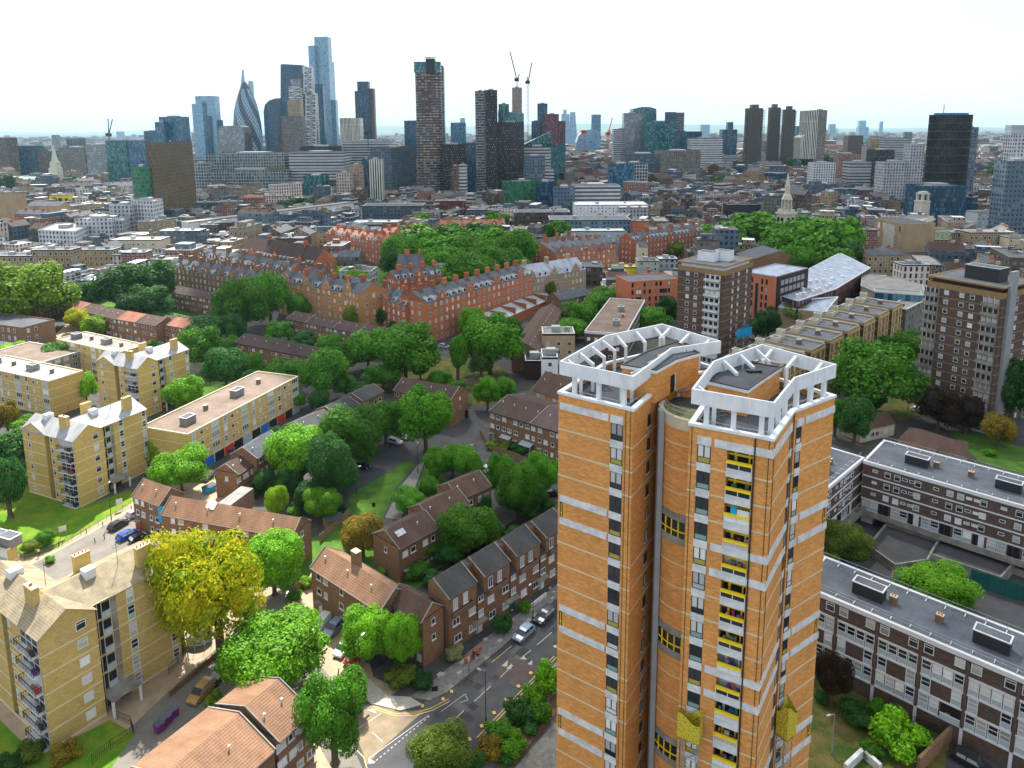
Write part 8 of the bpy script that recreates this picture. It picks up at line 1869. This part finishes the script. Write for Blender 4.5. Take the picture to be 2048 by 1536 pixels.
vis = [q for q in places if -40 < proj(q[0], q[1], q[5])[0] < 2090]
for i, (x, y, a, L_, W_, h, wm, rm) in enumerate(vis):
    if i < 300:
        t = thing('city_building', '', 'building', (x, y, 0), 0, 'low buildings of the old town'); mb = (MB(), MB()); gen(mb, x, y, a, L_, W_, h, wm[0], rm[0], True); mb[0].build('wall', t); mb[1].build('roof', t)
        autolabel(t, '%s building with %s' % (wm[2], rm[2]), 'building', x, y, h)
    else: gen((stuffW, stuffR), x, y, a, L_, W_, h, wm[0], rm[0])
flush()
# farther out: one sea of roofs
for k in range(5200):
    D = 1900+5600*rr.random()**1.5; x = rr.uniform(-.76, .76)*D; h = rr.uniform(7, 17)*(1+.5*rr.random()**6*3); L_ = rr.uniform(18, 70); W_ = rr.uniform(12, 34)
    if rr.random() < .015: h = rr.uniform(30, 70); L_ = W_ = rr.uniform(18, 28)
    a = rr.uniform(0, 1.57); c, s = math.cos(a)/2, math.sin(a)/2; f = [(x-L_*c+W_*s, D-L_*s-W_*c), (x+L_*c+W_*s, D+L_*s-W_*c), (x+L_*c-W_*s, D+L_*s+W_*c), (x-L_*c-W_*s, D-L_*s+W_*c)]
    stuffW.prism(f, 0, h, rr.choice(['f_tan', 'f_gbrown', 'f_gbrown', 'f_stone', 'f_slate', 'f_slate', 'f_white', 'f_cream', 'f_red']), rr.choice(['felt', 'feltl', 'slate', 'feltd', 'feltw', 'tilepk', 'feltl']))
o = stuffW.build('distant_building_walls'); tag(o, 'sea of low brown, grey and white buildings reaching to the horizon', 'far town', kind='stuff'); 
o = stuffR.build('distant_building_roofs'); tag(o, 'grey and dark roofs of the far old town below the skyline towers', 'far roofs', kind='stuff')
# far tree masses
mb = MB()
fc = [v.co.copy() for v in CR['f'][0].vertices]; ff = [tuple(p.vertices) for p in CR['f'][0].polygons]; vs = []; fs = []
for k in range(230):
    D = 600+3800*rr.random()**1.3; x = rr.uniform(-.75, .75)*D; r = rr.uniform(7, 16)
    if D < 1900 and not free(x, D, 3): continue
    i = len(vs); vs += [(x+v.x*r, D+v.y*r, 5+max(-.5, v.z)*r*.9) for v in fc]; fs += [tuple(q+i for q in f) for f in ff]
me = bpy.data.meshes.new('far_trees'); me.from_pydata(vs, [], fs); me.materials.append(M['leaf_dark']); o = bpy.data.objects.new('far_trees', me); COL.objects.link(o); tag(o, 'dark clumps of far trees among the city roofs', 'far trees', kind='stuff')
# ---------------- cloud whose shadow dulls the middle of the scene (out of frame above)
def cloud(pts, z, seed):
    r3 = random.Random(seed); mb = MB(); k = z/math.tan(SUN_EL); ox, oy = math.sin(SUN_AZ)*k, math.cos(SUN_AZ)*k; rim = []
    for i in range(len(pts)):
        a, c = pts[i], pts[(i+1) % len(pts)]
        for j in range(4): q = lerp(a, c, j/4); rim.append((q[0]+ox+r3.uniform(-5, 5), q[1]+oy+r3.uniform(-5, 5)))
    n = len(rim); mx_, my_ = sum(p[0] for p in rim)/n, sum(p[1] for p in rim)/n; prev = [(p[0], p[1], z) for p in rim]; mb.poly(prev[::-1], 'cloud')
    for (s, dz) in ((.99, 15), (.93, 45), (.7, 80), (.35, 100)):
        cur = [(mx_+(p[0]-mx_)*s+r3.uniform(-4, 4), my_+(p[1]-my_)*s+r3.uniform(-4, 4), z+dz+r3.uniform(-6, 6)) for p in rim]
        for i in range(n): j = (i+1) % n; mb.poly([prev[i], prev[j], cur[j], cur[i]], 'cloud')
        prev = cur
    mb.poly(prev, 'cloud'); return mb
b = NB('cloud_vapour'); b.set(col=(.9, .9, .9, 1), rough=1., spec=0.); tr = b.n('BsdfTranslucent', {0: (.95, .95, .95, 1)}); tp = b.n('BsdfTransparent', {0: (1, 1, 1, 1)}); m1 = b.n('MixShader', {0: .6, 1: b.b.outputs[0], 2: tr.outputs[0]}); ms = b.n('MixShader', {0: .42, 1: m1.outputs[0], 2: tp.outputs[0]}); b.t.links.new(ms.outputs[0], b.t.nodes['Material Output'].inputs[0]); M['cloud'] = b.m
mb = cloud([(10, -30), (-2, 50), (-5, 80), (-14, 104), (-26, 128), (-38, 150), (-50, 190), (-75, 225), (-125, 265), (-150, 330), (-120, 420), (0, 480), (260, 500), (480, 420), (520, 220), (420, 60), (200, -30)], 520, 2)
tag(mb.build('cloud'), 'thin white cloud high above the estate', 'cloud', kind='structure')
mb = cloud([(-250, 560), (-100, 480), (300, 520), (650, 430), (1000, 600), (1150, 1000), (900, 1400), (300, 1500), (-300, 1350), (-480, 900)], 950, 5); tag(mb.build('cloud'), 'larger unseen cloud added to dull the old town', 'cloud', kind='structure')  # second cloud, out of view, added to take direct sun off the town
# ---------------- air
HZ = MB(); HZ.box(-26000, 26000, -60, 30000, -6, 330, 'hazem' if 'hazem' in M else M.setdefault('hazem', bpy.data.materials.new('haze_air')))
hm = M['hazem']; hm.use_nodes = True; hm.node_tree.nodes.clear(); ho = hm.node_tree.nodes.new('ShaderNodeOutputMaterial'); hv = hm.node_tree.nodes.new('ShaderNodeVolumePrincipled')
hv.inputs['Color'].default_value = (.50, .80, 1., 1); hv.inputs['Density'].default_value = 0.00004; hv.inputs['Anisotropy'].default_value = .2; hm.node_tree.links.new(hv.outputs[0], ho.inputs['Volume'])
o = HZ.build('haze'); tag(o, 'pale blue summer haze', 'haze', kind='stuff')
